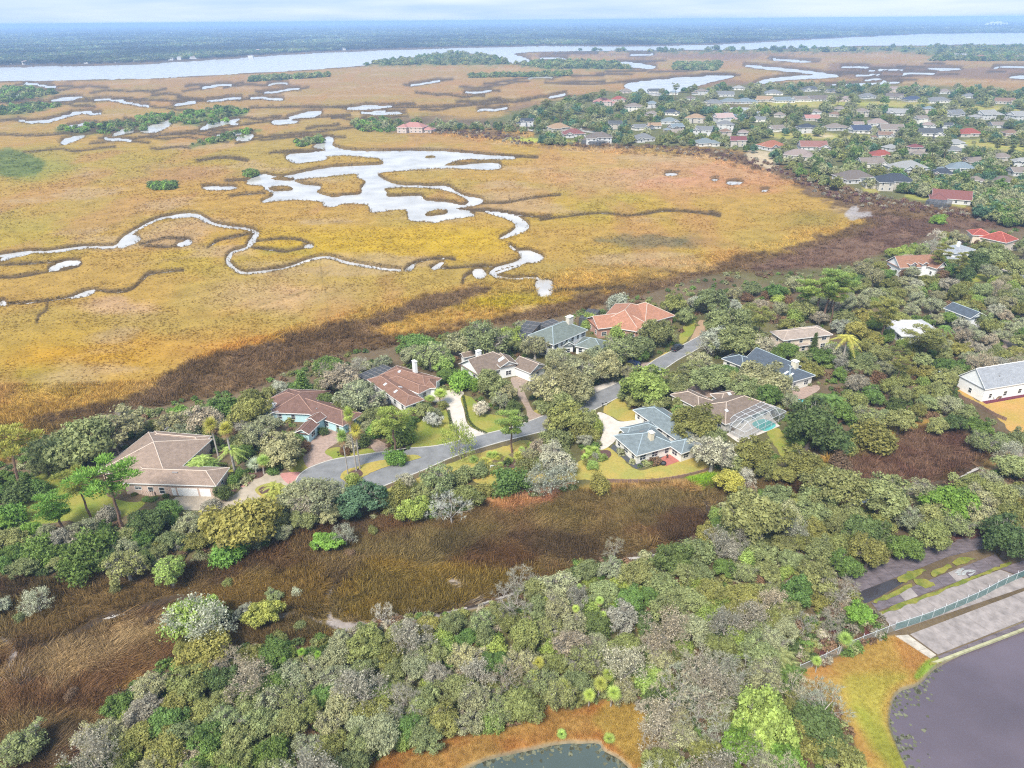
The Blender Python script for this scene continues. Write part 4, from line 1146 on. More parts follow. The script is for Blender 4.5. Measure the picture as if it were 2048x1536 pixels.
R_tan = roof_mat('tan_shingles', (0.36, 0.265, 0.205)); R_brown = roof_mat('brown_shingles', (0.215, 0.125, 0.098)); R_rust = roof_mat('rust_shingles', (0.275, 0.155, 0.110))
R_taupe = roof_mat('taupe_shingles', (0.245, 0.185, 0.145)); R_sage = roof_mat('sage_shingles', (0.195, 0.222, 0.198)); R_terra = roof_mat('terracotta_shingles', (0.46, 0.225, 0.145))
R_cream = roof_mat('pale_tan_shingles', (0.42, 0.335, 0.275)); R_slate = roof_mat('slate_shingles', (0.105, 0.125, 0.150)); R_blue = roof_mat('blue_grey_shingles', (0.215, 0.25, 0.256))
R_red = roof_mat('red_tiles', (0.36, 0.095, 0.07)); R_metal = roof_mat('white_metal', (0.62, 0.60, 0.60), 0.05); R_lgrey = roof_mat('light_grey_shingles', (0.36, 0.37, 0.39)); R_brick = roof_mat('brick_brown_shingles', (0.36, 0.19, 0.125))
C_tan = mat('pale_cap', (0.52, 0.42, 0.34), 0.9, 0.1); C_brown = mat('brown_cap', (0.33, 0.20, 0.15), 0.9, 0.1); C_blue = mat('blue_cap', (0.33, 0.39, 0.41), 0.9, 0.1); C_red = mat('red_cap', (0.62, 0.20, 0.15), 0.9, 0.1)
W_pink = mat('pinkish_stucco', (0.56, 0.42, 0.34), 0.9, 0.08, 1.0); W_teal = mat('pale_teal_siding', (0.46, 0.66, 0.68), 0.8, 0.06, 1.0); W_white = mat('white_siding', (0.80, 0.79, 0.76), 0.75, 0.05, 1.0)
W_cream = mat('cream_siding', (0.66, 0.56, 0.44), 0.8, 0.06, 1.0); W_brick = mat('brick_wall', (0.44, 0.25, 0.19), 0.9, 0.15, 2.0); W_ivory = mat('ivory_siding', (0.72, 0.68, 0.60), 0.8, 0.06, 1.0)
M_blue = mat('blue_door_paint', (0.02, 0.06, 0.22), 0.5, 0.05)

TAN = house('tan roofed house with three wings round a palm courtyard and white garage doors', [
    Wing((240, 966), (432, 972), (463, 935), 3.5, pitch=0.40), Wing((196, 943), (297, 864), (372, 926), 3.5, pitch=0.40), Wing((310, 862), (423, 872), (392, 893), 3.5, pitch=0.36)],
    R_tan, W_pink, C_tan, skip=((0, 0), (1, 1), (1, 2)), doors=[(0, 0, 15.2, 4.9, 2.2, M_white, 'garage'), (0, 0, 19.4, 2.6, 2.2, M_white, 'garage'), (0, 0, 11.8, 1.0, 2.1, M_white, 'door')],
    vents=[(0, .52, .40, 1.4, .4, 'v'), (1, .9, .40, 1.4, .4, 'v'), (1, .5, .3, .35, .35, 'v')])
a, t, L, o = side_frame(Wing((240, 966), (432, 972), (463, 935), 3.5), 0)
for d0, w0, h0, z0 in ((3.2, 1.5, 0.8, 1.5), (6.2, 1.2, 1.7, 0.5), (8.9, 1.2, 1.7, 0.5)):
    p = a + t * d0; window(TAN, Vector((p.x, p.y, z0)), o, w0, h0)

house('brown roofed house with pale teal walls and a blue garage door', [
    Wing((577, 777), (727, 827), (650, 840), 3.0, pitch=0.42), Wing((539, 825), (577, 778), (608, 858), 3.0, pitch=0.40), Wing((589, 865), (618, 869), (597, 842), 3.0, 'gable', 'v', pitch=0.55), Wing((611, 839), (634, 846), (624, 825), 3.6, 'gable', 'v', pitch=0.5)],
    R_brown, W_teal, C_brown, doors=[(0, 2, 11.5, 4.9, 2.2, M_blue, 'garage'), (0, 0, 12.0, 4.9, 2.2, M_blue, 'garage')], vents=[(0, .45, .7, .35, .35, 'v'), (0, .6, .72, .35, .35, 'v'), (0, .5, .3, .35, .35, 'v')])
house('rust brown house with a tall white chimney beside the curving pale driveway', [
    Wing((734, 759), (811, 813), (850, 800), 3.0, pitch=0.40), Wing((793, 731), (884, 757), (850, 778), 3.0, pitch=0.38), Wing((846, 777), (872, 776), (858, 760), 3.1, 'hip', pitch=0.75), Wing((770, 760), (838, 788), (852, 770), 3.05, pitch=0.40)],
    R_rust, W_white, C_brown, chim=[(830, 738, 5.0, 1.5, 0.9, 2.6)], skyl=[(0, .62, .3, 0.8, 1.2, 'skylight'), (0, .55, .7, 0.8, 1.1, 'skylight'), (0, .35, .3, .8, 1.1, 'skylight'), (1, .3, .6, .8, .9, 'skylight')], mchim=M_white)
house('white walled house with taupe roof and skylight gable above the brown paver drive', [
    Wing((957, 752), (1035, 726), (918, 727), 3.2, 'hip', 'u', pitch=0.62, gables=(1, 0)), Wing((1022, 731), (1061, 747), (1101, 734), 3.2, 'gable', 'u', pitch=0.5), Wing((1000, 735), (1036, 728), (1012, 712), 4.2, 'gable', 'v', pitch=0.5), Wing((927, 716), (950, 711), (940, 703), 3.2, 'gable', 'u', pitch=.5)],
    R_taupe, W_white, C_tan, doors=[(1, 0, 5.0, 4.6, 2.2, M_white, 'garage')], chim=[(957, 711, 6.2, 1.5, 1.1, 1.6)], skyl=[(2, .5, .3, 1.6, 2.2, 'skylight')], vents=[(0, .6, .3, .35, .35, 'v')])
house('two storey white house with sage grey roof and black shuttered windows', [
    Wing((1107, 690), (1176, 660), (1054, 671), 5.6, 'hip', 'u', pitch=0.55, gables=(0, 0)), Wing((1166, 674), (1222, 684), (1176, 697), 3.0, pitch=0.5), Wing((1126, 692), (1150, 690), (1134, 680), 3.6, 'gable', 'v', pitch=.6), Wing((1062, 680), (1105, 693), (1080, 665), 3.2, 'hip', pitch=.45)],
    R_sage, W_white, C_blue, storeys=2, chim=[(1139, 643, 8.6, 2.2, 1.6, 1.8)], mchim=mat('stone_chimney', (0.55, 0.50, 0.42), .9, .3, 3.0), wstep=2.4)
house('large brick house with terracotta roof and several gables at the marsh edge', [
    Wing((1192, 650), (1280, 664), (1275, 614), 3.8, 'hip', pitch=0.52), Wing((1196, 658), (1245, 652), (1206, 632), 3.9, 'gable', 'u', pitch=0.5), Wing((1290, 648), (1350, 631), (1283, 608), 3.8, 'hip', pitch=0.55), Wing((1272, 664), (1312, 655), (1262, 640), 3.85, 'gable', 'v', pitch=.55)],
    R_terra, W_brick, C_tan, vents=[(0, .6, .3, .35, .35, 'v')])
house('two storey cream house with pale tan hip roof beyond the slate roofed house', [
    Wing((1567, 681), (1666, 669), (1537, 663), 5.4, 'hip', 'u', pitch=0.36), Wing((1612, 672), (1660, 666), (1600, 655), 5.4, 'hip', 'u', pitch=0.36), Wing((1560, 698), (1622, 689), (1548, 686), 2.9, 'hip', 'u', pitch=0.3)],
    R_cream, W_cream, C_tan, storeys=2, vents=[(0, .45, .72, 1.2, .4, 'v'), (1, .5, .72, 1.2, .4, 'v')])
house('slate roofed white house with cream chimney and two skylights', [
    Wing((1488, 718), (1566, 752), (1536, 704), 3.6, 'gable', 'u', pitch=0.5), Wing((1631, 751), (1543, 707), (1583, 768), 3.4, 'hip', 'u', pitch=0.40, gables=(0, 0)), Wing((1443, 717), (1488, 735), (1478, 707), 3.0, 'hip', pitch=0.4)],
    R_slate, W_ivory, C_blue, chim=[(1589, 733, 5.4, 1.7, 1.5, 1.8)], mchim=mat('cream_chimney', (0.66, 0.60, 0.46), .9, .08), skyl=[(1, .12, .74, 0.7, 1.6, 'skylight'), (1, .22, .76, 0.7, 1.6, 'skylight')])
house('brown shingled house joined to the big white pool screen', [
    Wing((1388, 812), (1451, 849), (1533, 805), 2.9, 'hip', pitch=0.40), Wing((1340, 789), (1398, 818), (1374, 776), 2.9, 'hip', pitch=0.38), Wing((1420, 788), (1470, 779), (1440, 805), 3.0, 'hip', pitch=0.4), Wing((1470, 779), (1536, 806), (1500, 815), 2.95, 'hip', pitch=0.34)],
    R_taupe, W_ivory, C_tan, skyl=[(0, .2, .7, .9, .9, 'skylight'), (2, .5, .6, .9, 1.1, 'skylight')], vents=[(0, .3, .6, .35, .35, 'v')])
BLUE = house('blue-grey roofed white house with cream chimney and red brick terrace', [
    Wing((1311, 806), (1408, 869), (1266, 820), 2.9, 'hip', pitch=0.42), Wing((1273, 912), (1352, 890), (1231, 870), 2.9, 'hip', pitch=0.40), Wing((1363, 908), (1408, 892), (1338, 884), 2.9, 'hip', 'v', pitch=0.40), Wing((1238, 856), (1300, 842), (1250, 872), 2.9, 'hip', pitch=.4)],
    R_blue, W_ivory, C_blue, chim=[(1302, 874, 4.8, 1.3, 1.1, 1.4)], mchim=mat('buff_chimney', (0.62, 0.54, 0.40), .9, .1), vents=[(0, .45, .3, 1.4, .3, 'v'), (1, .55, .7, 1.4, .3, 'v'), (0, .75, .7, 1.3, .3, 'v')], wstep=2.8)
house('white gabled house with light grey roof and a red porch floor', [
    Wing((1971, 779), (2092, 759), (1923, 750), 4.2, 'gable', 'u', pitch=0.95, oh=0.3), Wing((2045, 768), (2092, 762), (2030, 752), 3.6, 'gable', 'u', pitch=.3)],
    R_lgrey, W_white, M_trim, storeys=2, wstep=5.0, vents=[(0, .3, .25, .3, .3, 'v')])
house('house with a white metal hip roof among the trees', [Wing((1764, 640), (1803, 672), (1864, 652), 3.2, 'hip', pitch=0.38)], R_metal, W_white, M_trim)
house('narrow two storey white house with dark slate roof deep in the wood', [Wing((1887, 616), (1941, 637), (1952, 623), 5.5, 'gable', 'u', pitch=0.45)], R_slate, W_white, C_blue, storeys=2, skyl=[(0, .35, .7, 1.0, .8, 'skylight'), (0, .75, .7, 1.0, .8, 'skylight')])
house('brick brown roofed house with white dormers by the marsh', [Wing((1800, 536), (1888, 532), (1806, 520), 4.0, 'gable', 'u', pitch=0.7), Wing((1874, 538), (1896, 534), (1886, 516), 4.2, 'gable', 'v', pitch=.8), Wing((1786, 520), (1810, 528), (1800, 508), 3.6, 'gable', pitch=.5), Wing((1822, 530), (1836, 529), (1830, 522), 5.4, 'gable', 'v', pitch=.6), Wing((1846, 529), (1858, 528), (1852, 521), 5.4, 'gable', 'v', pitch=.6)], R_brick, W_white, C_brown)
house('tall white house with blue-grey pyramid roof behind the brick brown roof', [Wing((1873, 496), (1911, 507), (1946, 498), 6.4, 'hip', pitch=0.34), Wing((1905, 522), (1935, 520), (1918, 512), 3.4, 'hip', pitch=.5)], R_lgrey, W_white, C_blue, storeys=2, chim=[(1917, 489, 8.6, 1.2, 1.0, 1.0)], mchim=M_white)
house('bright red tile roofed house at the right edge of the marsh', [Wing((1958, 474), (2013, 486), (2030, 477), 5.4, 'hip', pitch=0.55), Wing((1945, 470), (1985, 472), (1960, 462), 5.2, 'hip', pitch=.5), Wing((2008, 490), (2044, 488), (2020, 478), 3.2, 'hip', pitch=.45)], R_red, W_cream, C_red)

# ---------------------------------------------------------------- screened pool cages
M_alu = mat('white_aluminium', (0.55, 0.56, 0.57), 0.4, 0)
def screen_mat(name, col, k):
    m = bpy.data.materials.new(name); n, l = nodes_of(m); n.clear()
    out = n.new('ShaderNodeOutputMaterial'); t = n.new('ShaderNodeBsdfTransparent'); d = n.new('ShaderNodeBsdfDiffuse'); d.inputs[0].default_value = (*col, 1)
    s = n.new('ShaderNodeMixShader'); s.inputs[0].default_value = k
    l.new(t.outputs[0], s.inputs[1]); l.new(d.outputs[0], s.inputs[2]); l.new(s.outputs[0], out.inputs[0]); return m
M_scr = screen_mat('insect_screen', (0.26, 0.27, 0.28), 0.30)
M_scrd = screen_mat('dark_insect_screen', (0.10, 0.105, 0.115), 0.68)

def pool_cage(label, a, b, c, z, h, nu, nv, mfr, mscr, gz=0.0, shape='flat'):
    """rectangle a-b-c in pixels at height z; roof of bars and screen panels on posts; mansard: the sides lean in"""
    A, B, C = P(*a, z), P(*b, z), P(*c, z)
    u = B - A; w = u.length; u.normalize(); v = Vector((-u.y, u.x, 0)); d = (C - A).dot(v)
    if d < 0: v = -v; d = -d
    root = empty('pool_cage', Vector((A.x, A.y, 0)) + u * w / 2 + v * d / 2); tag(root, label, 'pool cage')
    def pt(i, j):
        zz2 = z
        if shape == 'mansard':
            k = min(i, nu - i, 1.0) if nu > 1 else 1; kk = min(nv - j, 1.0)
            zz2 = z + h * min(k, kk)
        elif shape == 'gable': zz2 = z + h * (1 - abs(2 * j / nv - 1))
        q = A + u * (w * i / nu) + v * (d * j / nv); return Vector((q.x, q.y, zz2))
    for i in range(nu + 1):
        for j in range(nv):
            m = MB(); m.bar(pt(i, j), pt(i, j + 1), 0.06); m.build('roof_beam', mfr, root)
    for j in range(nv + 1):
        for i in range(nu):
            m = MB(); m.bar(pt(i, j), pt(i + 1, j), 0.06); m.build('roof_beam', mfr, root)
    for i in range(nu):
        for j in range(nv):
            q = [pt(i, j), pt(i + 1, j), pt(i + 1, j + 1), pt(i, j + 1)]
            m = MB(); m.face([q[0], q[1], q[2]]); m.face([q[0], q[2], q[3]]); m.build('screen_panel', mscr, root)
    rim = [(i, nv) for i in range(nu + 1)] + [(0, j) for j in range(nv)] + [(nu, j) for j in range(nv)]
    for i, j in rim:
        q = pt(i, j); m = MB(); m.bar((q.x, q.y, gz), (q.x, q.y, z), 0.06); m.build('post', mfr, root)
    for (i, j), (i2, j2) in [((i, nv), (i + 1, nv)) for i in range(nu)] + [((0, j), (0, j + 1)) for j in range(nv)] + [((nu, j), (nu, j + 1)) for j in range(nv)]:
        p, q = pt(i, j), pt(i2, j2)
        m = MB(); m.face([(p.x, p.y, gz), (q.x, q.y, gz), (q.x, q.y, z), (p.x, p.y, z)]); m.build('screen_panel', mscr, root)
        m = MB(); m.bar((p.x, p.y, gz + 1.0), (q.x, q.y, gz + 1.0), 0.04); m.build('rail', mfr, root)
    return root

pool_cage('large white framed pool cage with mansard screen roof', (1452, 846), (1535, 806), (1562, 828), 2.6, 1.4, 6, 4, M_alu, M_scr, shape='mansard')
pool_cage('small white framed pool cage beside the teal walled house', (553, 801), (566, 824), (522, 806), 2.7, 0.9, 3, 3, M_alu, M_scr, shape='gable')
pool_cage('dark screened porch roof behind the rust brown house', (734, 760), (786, 737), (710, 752), 2.9, 0.5, 6, 2, M_vent, M_scrd)
pool_cage('tall dark screen enclosure behind the two storey white house', (1056, 673), (1082, 645), (1028, 667), 5.0, 0.5, 4, 3, M_vent, M_scrd)
pool_cage('dark screen enclosure at the end of the terracotta house', (1183, 640), (1200, 620), (1160, 634), 3.4, 0.4, 4, 3, M_dark, M_scrd)
pool_cage('second dark screen roof touching the stone chimney house', (1092, 655), (1122, 645), (1104, 638), 4.4, .3, 3, 2, M_vent, M_scrd)
# ================================================================ ROADS, DRIVES, LAWNS
M_asph = mat('asphalt', (0.195, 0.192, 0.19), 0.9, 0.26, 0.35, 0.1)
M_kerb = mat('kerb_concrete', (0.45, 0.42, 0.37), 0.9, 0.15, 1.0)
M_pav = mat('pink_pavers', (0.33, 0.235, 0.185), 0.9, 0.3, 1.2, 0.2); M_pav2 = mat('brown_pavers', (0.30, 0.225, 0.175), 0.9, 0.3, 1.4, 0.2)
M_pale = mat('pale_concrete', (0.53, 0.465, 0.395), 0.9, 0.2, 0.5, 0.1); M_conc2 = mat('tan_concrete', (0.37, 0.305, 0.23), 0.9, 0.25, 0.4, 0.1)
M_mulch = mat('mulch', (0.10, 0.055, 0.045), 0.95, 0.4, 2.5, 0.4); M_dmulch = mat('dark_gravel', (0.075, 0.078, 0.085), 0.95, 0.3, 3.0, 0.3); M_terr = mat('brick_terrace', (0.38, 0.13, 0.10), 0.9, 0.2, 2.0, 0.1)
M_dirt = mat('orange_dirt', (0.34, 0.22, 0.13), 0.95, 0.25, 0.6, 0.2); M_redp = mat('red_pavers', (0.46, 0.22, 0.19), 0.9, 0.2, 1.5, .1)

def lawn_mat(name, c1, c2, sc=0.16):
    c1 = tuple(x * 0.74 for x in c1); c2 = tuple(x * 0.74 for x in c2)
    m = mat(name, c1, 0.95, 0.22, 1.6, 0.5, spec=0.05, detail=6)
    n, l = nodes_of(m); b = n['Principled BSDF']; mx = [x for x in n if x.bl_idname == 'ShaderNodeMix'][0]
    tc = n.new('ShaderNodeNewGeometry'); nz = n.new('ShaderNodeTexNoise'); nz.inputs['Scale'].default_value = sc; nz.inputs['Detail'].default_value = 5
    r = n.new('ShaderNodeMapRange'); r.inputs['From Min'].default_value = 0.4; r.inputs['From Max'].default_value = 0.6
    m2 = n.new('ShaderNodeMix'); m2.data_type = 'RGBA'; m2.inputs[6].default_value = (*c1, 1); m2.inputs[7].default_value = (*c2, 1)
    l.new(tc.outputs['Position'], nz.inputs['Vector']); l.new(nz.outputs['Fac'], r.inputs['Value']); l.new(r.outputs[0], m2.inputs[0]); l.new(m2.outputs[2], mx.inputs[6])
    return m
G_green = lawn_mat('green_lawn', (0.26, 0.30, 0.055), (0.36, 0.32, 0.075)); G_gold = lawn_mat('dormant_lawn', (0.50, 0.37, 0.10), (0.38, 0.35, 0.09)); G_tan = lawn_mat('sandy_lawn', (0.58, 0.34, 0.11), (0.50, 0.34, 0.09))

ROAD_UP = [(590, 968), (600, 950), (622, 935), (665, 920), (713, 912), (754, 906), (781, 902), (819, 897), (873, 892), (921, 881), (969, 869), (1027, 854), (1085, 833), (1137, 811), (1188, 787), (1240, 764), (1288, 736), (1312, 719), (1339, 705), (1384, 681), (1408, 668)]
ROAD_LO = [(1420, 680), (1394, 698), (1353, 721), (1319, 744), (1243, 790), (1202, 812), (1150, 838), (1100, 858), (1050, 871), (1003, 883), (942, 901), (894, 918), (850, 938), (800, 958), (760, 974), (720, 988), (660, 1003), (610, 1004), (588, 990)]
up = smooth_poly(ROAD_UP, False, 4); lo = smooth_poly(ROAD_LO, False, 4)
sheet('road', [(p.x, p.y) for p in up] + [(p.x, p.y) for p in lo], 0.03, M_asph, smooth=False)
def kerb(line, z, side):
    w = [P(p.x, p.y, 0.03) for p in line]; mb = MB()
    for i in range(len(w) - 1):
        t = (w[i + 1] - w[i]).normalized(); n1 = Vector((-t.y, t.x, 0)) * side
        t2 = (w[min(i + 2, len(w) - 1)] - w[i + 1]); t2 = t2.normalized() if t2.length > .01 else t; n2 = Vector((-t2.y, t2.x, 0)) * side
        if i == 0: n0 = n1
        b4 = [w[i], w[i + 1], w[i + 1] + n2 * 0.32, w[i] + n0 * 0.32]; n0 = n2
        mb.hexa([p + Vector((0, 0, -.03)) for p in b4], [p + Vector((0, 0, 0.09)) for p in b4])
    tag(mb.build('kerb', M_kerb), kind='structure')
kerb(up, 0, 1); kerb(lo, 0, 1)
island = [(690, 962), (703, 966), (730, 952), (754, 940), (791, 928), (842, 915), (819, 909), (778, 918), (744, 924), (718, 932), (692, 940), (680, 953)]
sheet('lawn', island, 0.10, G_gold, jit=.15)
sheet('lawn', [(640, 1030), (700, 1012), (760, 985), (830, 957), (905, 925), (950, 908), (1000, 895), (1050, 880), (1060, 890), (1000, 915), (940, 940), (880, 985), (760, 1010)], 0.012, G_gold, jit=.3)

D = lambda name, pts, z, m: sheet(name, pts, z, m)
D('driveway', [(352, 994), (432, 992), (468, 990), (486, 972), (508, 955), (540, 945), (590, 949), (600, 965), (592, 990), (575, 1004), (540, 1013), (500, 1016), (440, 1020), (358, 1018)], 0.022, M_conc2)
D('driveway', [(560, 949), (575, 945), (601, 946), (590, 968), (574, 966)], 0.026, M_redp); D('garden_path', [(472, 935), (490, 940), (507, 957), (486, 974), (478, 968), (484, 952)], 0.026, M_redp)
sheet('planter_bed', [(510, 979), (525, 969), (550, 965), (572, 972), (578, 984), (565, 993), (540, 996), (520, 991)], 0.06, G_gold); sheet('planter_bed', [(517, 979), (530, 971), (550, 968), (568, 974), (572, 983), (560, 990), (540, 992), (524, 988)], 0.09, M_mulch)
sheet('planter_bed', [(492, 944), (512, 935), (528, 940), (526, 952), (508, 958), (494, 954)], 0.05, M_mulch)
sheet('planter_bed', [(466, 945), (480, 948), (488, 960), (478, 975), (462, 990), (455, 985), (462, 965)], 0.04, M_mulch)
D('driveway', [(632, 862), (650, 858), (668, 852), (685, 857), (681, 880), (657, 896), (650, 906), (666, 920), (620, 937), (606, 915), (610, 890)], 0.022, M_pav)
D('driveway', [(729, 872), (757, 880), (785, 898), (754, 905), (738, 887)], 0.024, M_pav)
D('driveway', [(862, 794), (890, 782), (914, 776), (928, 786), (921, 797), (928, 820), (933, 844), (946, 857), (976, 868), (930, 881), (914, 868), (904, 850), (897, 823), (880, 806), (862, 803)], 0.024, M_pale)
D('driveway', [(1022, 755), (1055, 757), (1048, 779), (1055, 799), (1068, 823), (1088, 833), (1056, 846), (1053, 820), (1041, 799), (1030, 779)], 0.024, M_pav2)
D('driveway', [(1165, 782), (1180, 776), (1205, 768), (1240, 760), (1240, 766), (1192, 788), (1175, 792)], 0.024, M_pale)
D('driveway', [(1199, 824), (1220, 832), (1240, 843), (1272, 840), (1285, 846), (1262, 860), (1240, 862), (1236, 872), (1226, 886), (1206, 899), (1195, 893), (1205, 868), (1203, 847), (1194, 831)], 0.024, M_pale)
D('driveway', [(1377, 765), (1410, 766), (1445, 775), (1452, 790), (1397, 795), (1378, 780)], 0.024, M_pav)
D('driveway', [(1268, 728), (1304, 724), (1290, 736), (1262, 741)], 0.024, M_pav2)
D('driveway', [(1375, 690), (1384, 672), (1392, 655), (1400, 640), (1414, 645), (1416, 660), (1408, 671), (1390, 680)], 0.018, M_dirt)
D('driveway', [(1990, 532), (2012, 534), (2060, 548), (2060, 560), (2020, 546), (1995, 540)], 0.024, M_pale)
D('driveway', [(2010, 672), (2060, 690), (2060, 700), (2005, 694)], 0.024, M_pav2)
L = lambda pts, m=G_green, z=0.014: sheet('lawn', pts, z, m, jit=.3)
L([(58, 960), (85, 946), (143, 938), (200, 962), (218, 992), (252, 1003), (288, 1004), (270, 1022), (205, 1047), (137, 1042), (85, 1047), (45, 1040), (38, 1000)])
L([(436, 930), (462, 938), (470, 944), (455, 942)]); L([(577, 938), (600, 905), (622, 931), (598, 944)]); L([(650, 906), (665, 895), (713, 897), (750, 899), (747, 908), (668, 921)])
L([(819, 852), (860, 827), (893, 820), (900, 847), (907, 861), (931, 879), (873, 892), (822, 894)]); L([(921, 790), (949, 799), (959, 823), (993, 830), (1046, 844), (1054, 850), (993, 864), (976, 868), (946, 856), (934, 833)], G_green)
L([(1066, 823), (1095, 813), (1181, 784), (1186, 788), (1089, 833)], G_gold); L([(1206, 820), (1237, 796), (1264, 820), (1275, 838), (1243, 842), (1220, 831)], G_gold)
L([(942, 955), (990, 945), (1035, 932), (1100, 934), (1134, 936), (1168, 915), (1203, 899), (1222, 896), (1271, 938), (1319, 931), (1387, 917), (1420, 938), (1370, 953), (1305, 960), (1220, 961), (1134, 960), (1020, 972), (960, 968)], G_gold)
L([(1535, 864), (1558, 857), (1580, 886), (1587, 902), (1572, 922), (1541, 880)]); L([(1915, 776), (1940, 790), (1966, 803), (2070, 780), (2140, 800), (2140, 900), (2040, 880), (1995, 835), (1930, 797)], G_tan)
L([(1914, 560), (1953, 549), (2016, 542), (2024, 551), (1953, 564), (1916, 568)]); L([(1367, 652), (1388, 640), (1390, 655), (1372, 682), (1358, 684)], G_green); L([(1270, 742), (1290, 728), (1360, 690), (1372, 686), (1300, 728)], G_gold); L([(1460, 700), (1490, 694), (1490, 706), (1465, 712)])
for pts in ([(775, 898), (800, 905), (822, 892), (826, 870), (810, 862), (790, 880)], [(983, 820), (975, 822), (966, 818), (975, 814)], [(1164, 916), (1180, 905), (1215, 900), (1222, 912), (1200, 924), (1170, 924)], [(930, 950), (1000, 925), (1070, 915), (1080, 932), (1010, 938), (950, 958)], [(690, 962), (712, 958), (726, 948), (716, 938), (700, 945)]):
    sheet('planter_bed', pts, 0.115 if pts[0] == (690, 962) else 0.03, M_mulch)
sheet('gravel_bed', [(1226, 888), (1242, 896), (1273, 926), (1345, 906), (1360, 906), (1352, 914), (1272, 938), (1222, 897)], 0.035, M_dmulch, smooth=False)
sheet('terrace', [(1313, 921), (1340, 906), (1362, 921), (1332, 932)], 0.06, M_terr, smooth=False)
sheet('planter_bed', [(1963, 802), (1972, 808), (2060, 792), (2140, 776), (2140, 768), (2060, 784)], 0.03, mat('burgundy_mulch', (0.13, 0.03, 0.045), .95, .3, 3.0, .3), smooth=False)
sheet('patio', [(228, 905), (250, 900), (268, 915), (262, 930), (235, 940), (205, 945), (198, 935), (215, 915)], 0.05, mat('patio_stone', (0.30, 0.24, 0.20), .9, .2, 2.0), smooth=False)
sheet('patio', [(1585, 782), (1630, 770), (1638, 780), (1600, 800), (1575, 798)], 0.03, M_pav)
sheet('pool_deck', [(1452, 868), (1535, 826), (1560, 852), (1478, 886)], 0.03, M_conc, smooth=False)
M_pool = water_mat('pool_water', (0.10, 0.36, 0.33), 0.05)
sheet('swimming_pool', [(1504, 848), (1527, 838), (1552, 850), (1530, 862)], 0.05, M_pool)
sheet('swimming_pool', [(1580, 803), (1600, 798), (1612, 802), (1590, 808)], 0.05, M_pool)

# ---------------------------------------------------------------- concrete spillway, bottom right
M_slab = mat('pinkish_concrete', (0.27, 0.232, 0.212), 0.9, 0.42, 0.5, 0.1, detail=7); M_slabd = mat('weathered_and_shaded_concrete', (0.13, 0.105, 0.11), 0.9, 0.5, 0.5, 0.1, detail=7, stretch=(1, 2.5, 1)); M_slabs = mat('stained_concrete', (0.42, 0.37, 0.30), .9, .35, .8, .1, detail=7)
def slabs(q, nu, nv, z, m, name='slab', parent=None, th=0.12, gap=0.03, m2=None):
    """bilinear patch of cast slabs with open joints; q = four pixels"""
    A = [P(*p, z) for p in q]
    f = lambda s, t: (A[0] * (1 - s) + A[1] * s) * (1 - t) + (A[3] * (1 - s) + A[2] * s) * t
    for i in range(nu):
        for j in range(nv):
            gu, gv = gap / ((A[1] - A[0]).length / nu), gap / ((A[3] - A[0]).length / nv)
            c = [f((i + a) / nu, (j + b) / nv) for a, b in ((gu, gv), (1 - gu, gv), (1 - gu, 1 - gv), (gu, 1 - gv))]
            dz = random.uniform(-.015, .015); c = [p + Vector((0, 0, dz)) for p in c]
            mb = MB(); mb.hexa([p - Vector((0, 0, th)) for p in c], c)
            mb.build(name, (m2 if m2 and random.random() < .3 else m), parent, off=parent.location)
spill = empty('concrete_spillway', P(1900, 1220)); tag(spill, 'concrete spillway of cast slabs sloping to the purple pond', 'spillway')
slabs([(1760, 1226), (2000, 1139), (2075, 1166), (1790, 1262)], 9, 1, 0.12, M_slab, parent=spill)
slabs([(2000, 1137), (2060, 1116), (2140, 1145), (2078, 1165)], 2, 1, 0.11, M_slabd, parent=spill)  # dark colour paints a tree shadow and stain onto these slabs
slabs([(1820, 1268), (2085, 1168), (2150, 1200), (1876, 1309)], 8, 1, 0.12, M_slab, parent=spill)
slabs([(1790, 1271), (1816, 1269), (1873, 1310), (1861, 1317)], 1, 3, 0.11, M_slabs, parent=spill)
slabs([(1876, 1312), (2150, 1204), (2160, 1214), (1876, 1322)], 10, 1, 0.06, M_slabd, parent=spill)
slabs([(1862, 1324), (1876, 1325), (2160, 1217), (2160, 1213)], 1, 9, 0.25, mat('mossy_kerb', (0.36, 0.34, 0.20), .9, .3, 1.0), name='kerb_block', parent=spill, th=0.5)
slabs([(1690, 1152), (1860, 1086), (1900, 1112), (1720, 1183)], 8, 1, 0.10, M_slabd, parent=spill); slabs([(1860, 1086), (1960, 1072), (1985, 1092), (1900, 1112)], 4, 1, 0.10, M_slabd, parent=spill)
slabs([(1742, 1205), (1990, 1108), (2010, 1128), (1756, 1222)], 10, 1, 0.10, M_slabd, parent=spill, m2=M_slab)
sheet('ditch_water', [(1716, 1186), (1750, 1172), (1788, 1158), (1812, 1160), (1800, 1170), (1742, 1202), (1726, 1204)], 0.02, water_mat('ditch_water', (0.05, 0.045, 0.05), .05), smooth=True)
G_weed = lawn_mat('weeds', (0.17, 0.20, 0.04), (0.30, 0.28, 0.06), 0.5)
for k, pts in enumerate(([(1796, 1158), (1810, 1146), (1840, 1136), (1850, 1142), (1830, 1155), (1805, 1165)], [(1742, 1204), (1790, 1183), (1822, 1166), (1818, 1176), (1770, 1200)], [(1825, 1160), (1850, 1156), (1868, 1170), (1850, 1176)], [(1862, 1146), (1890, 1130), (1905, 1134), (1870, 1153)], [(1756, 1225), (1820, 1200), (1900, 1170), (2010, 1127), (2012, 1132), (1905, 1175), (1830, 1205), (1762, 1229)], [(1862, 1320), (1876, 1314), (1880, 1324), (1862, 1330)], [(1905, 1122), (1930, 1114), (1950, 1118), (1915, 1132)])):
    tag(sheet('weed_patch', pts, 0.16 + 0.004 * k, G_weed, kind=None, jit=.25), kind='structure')
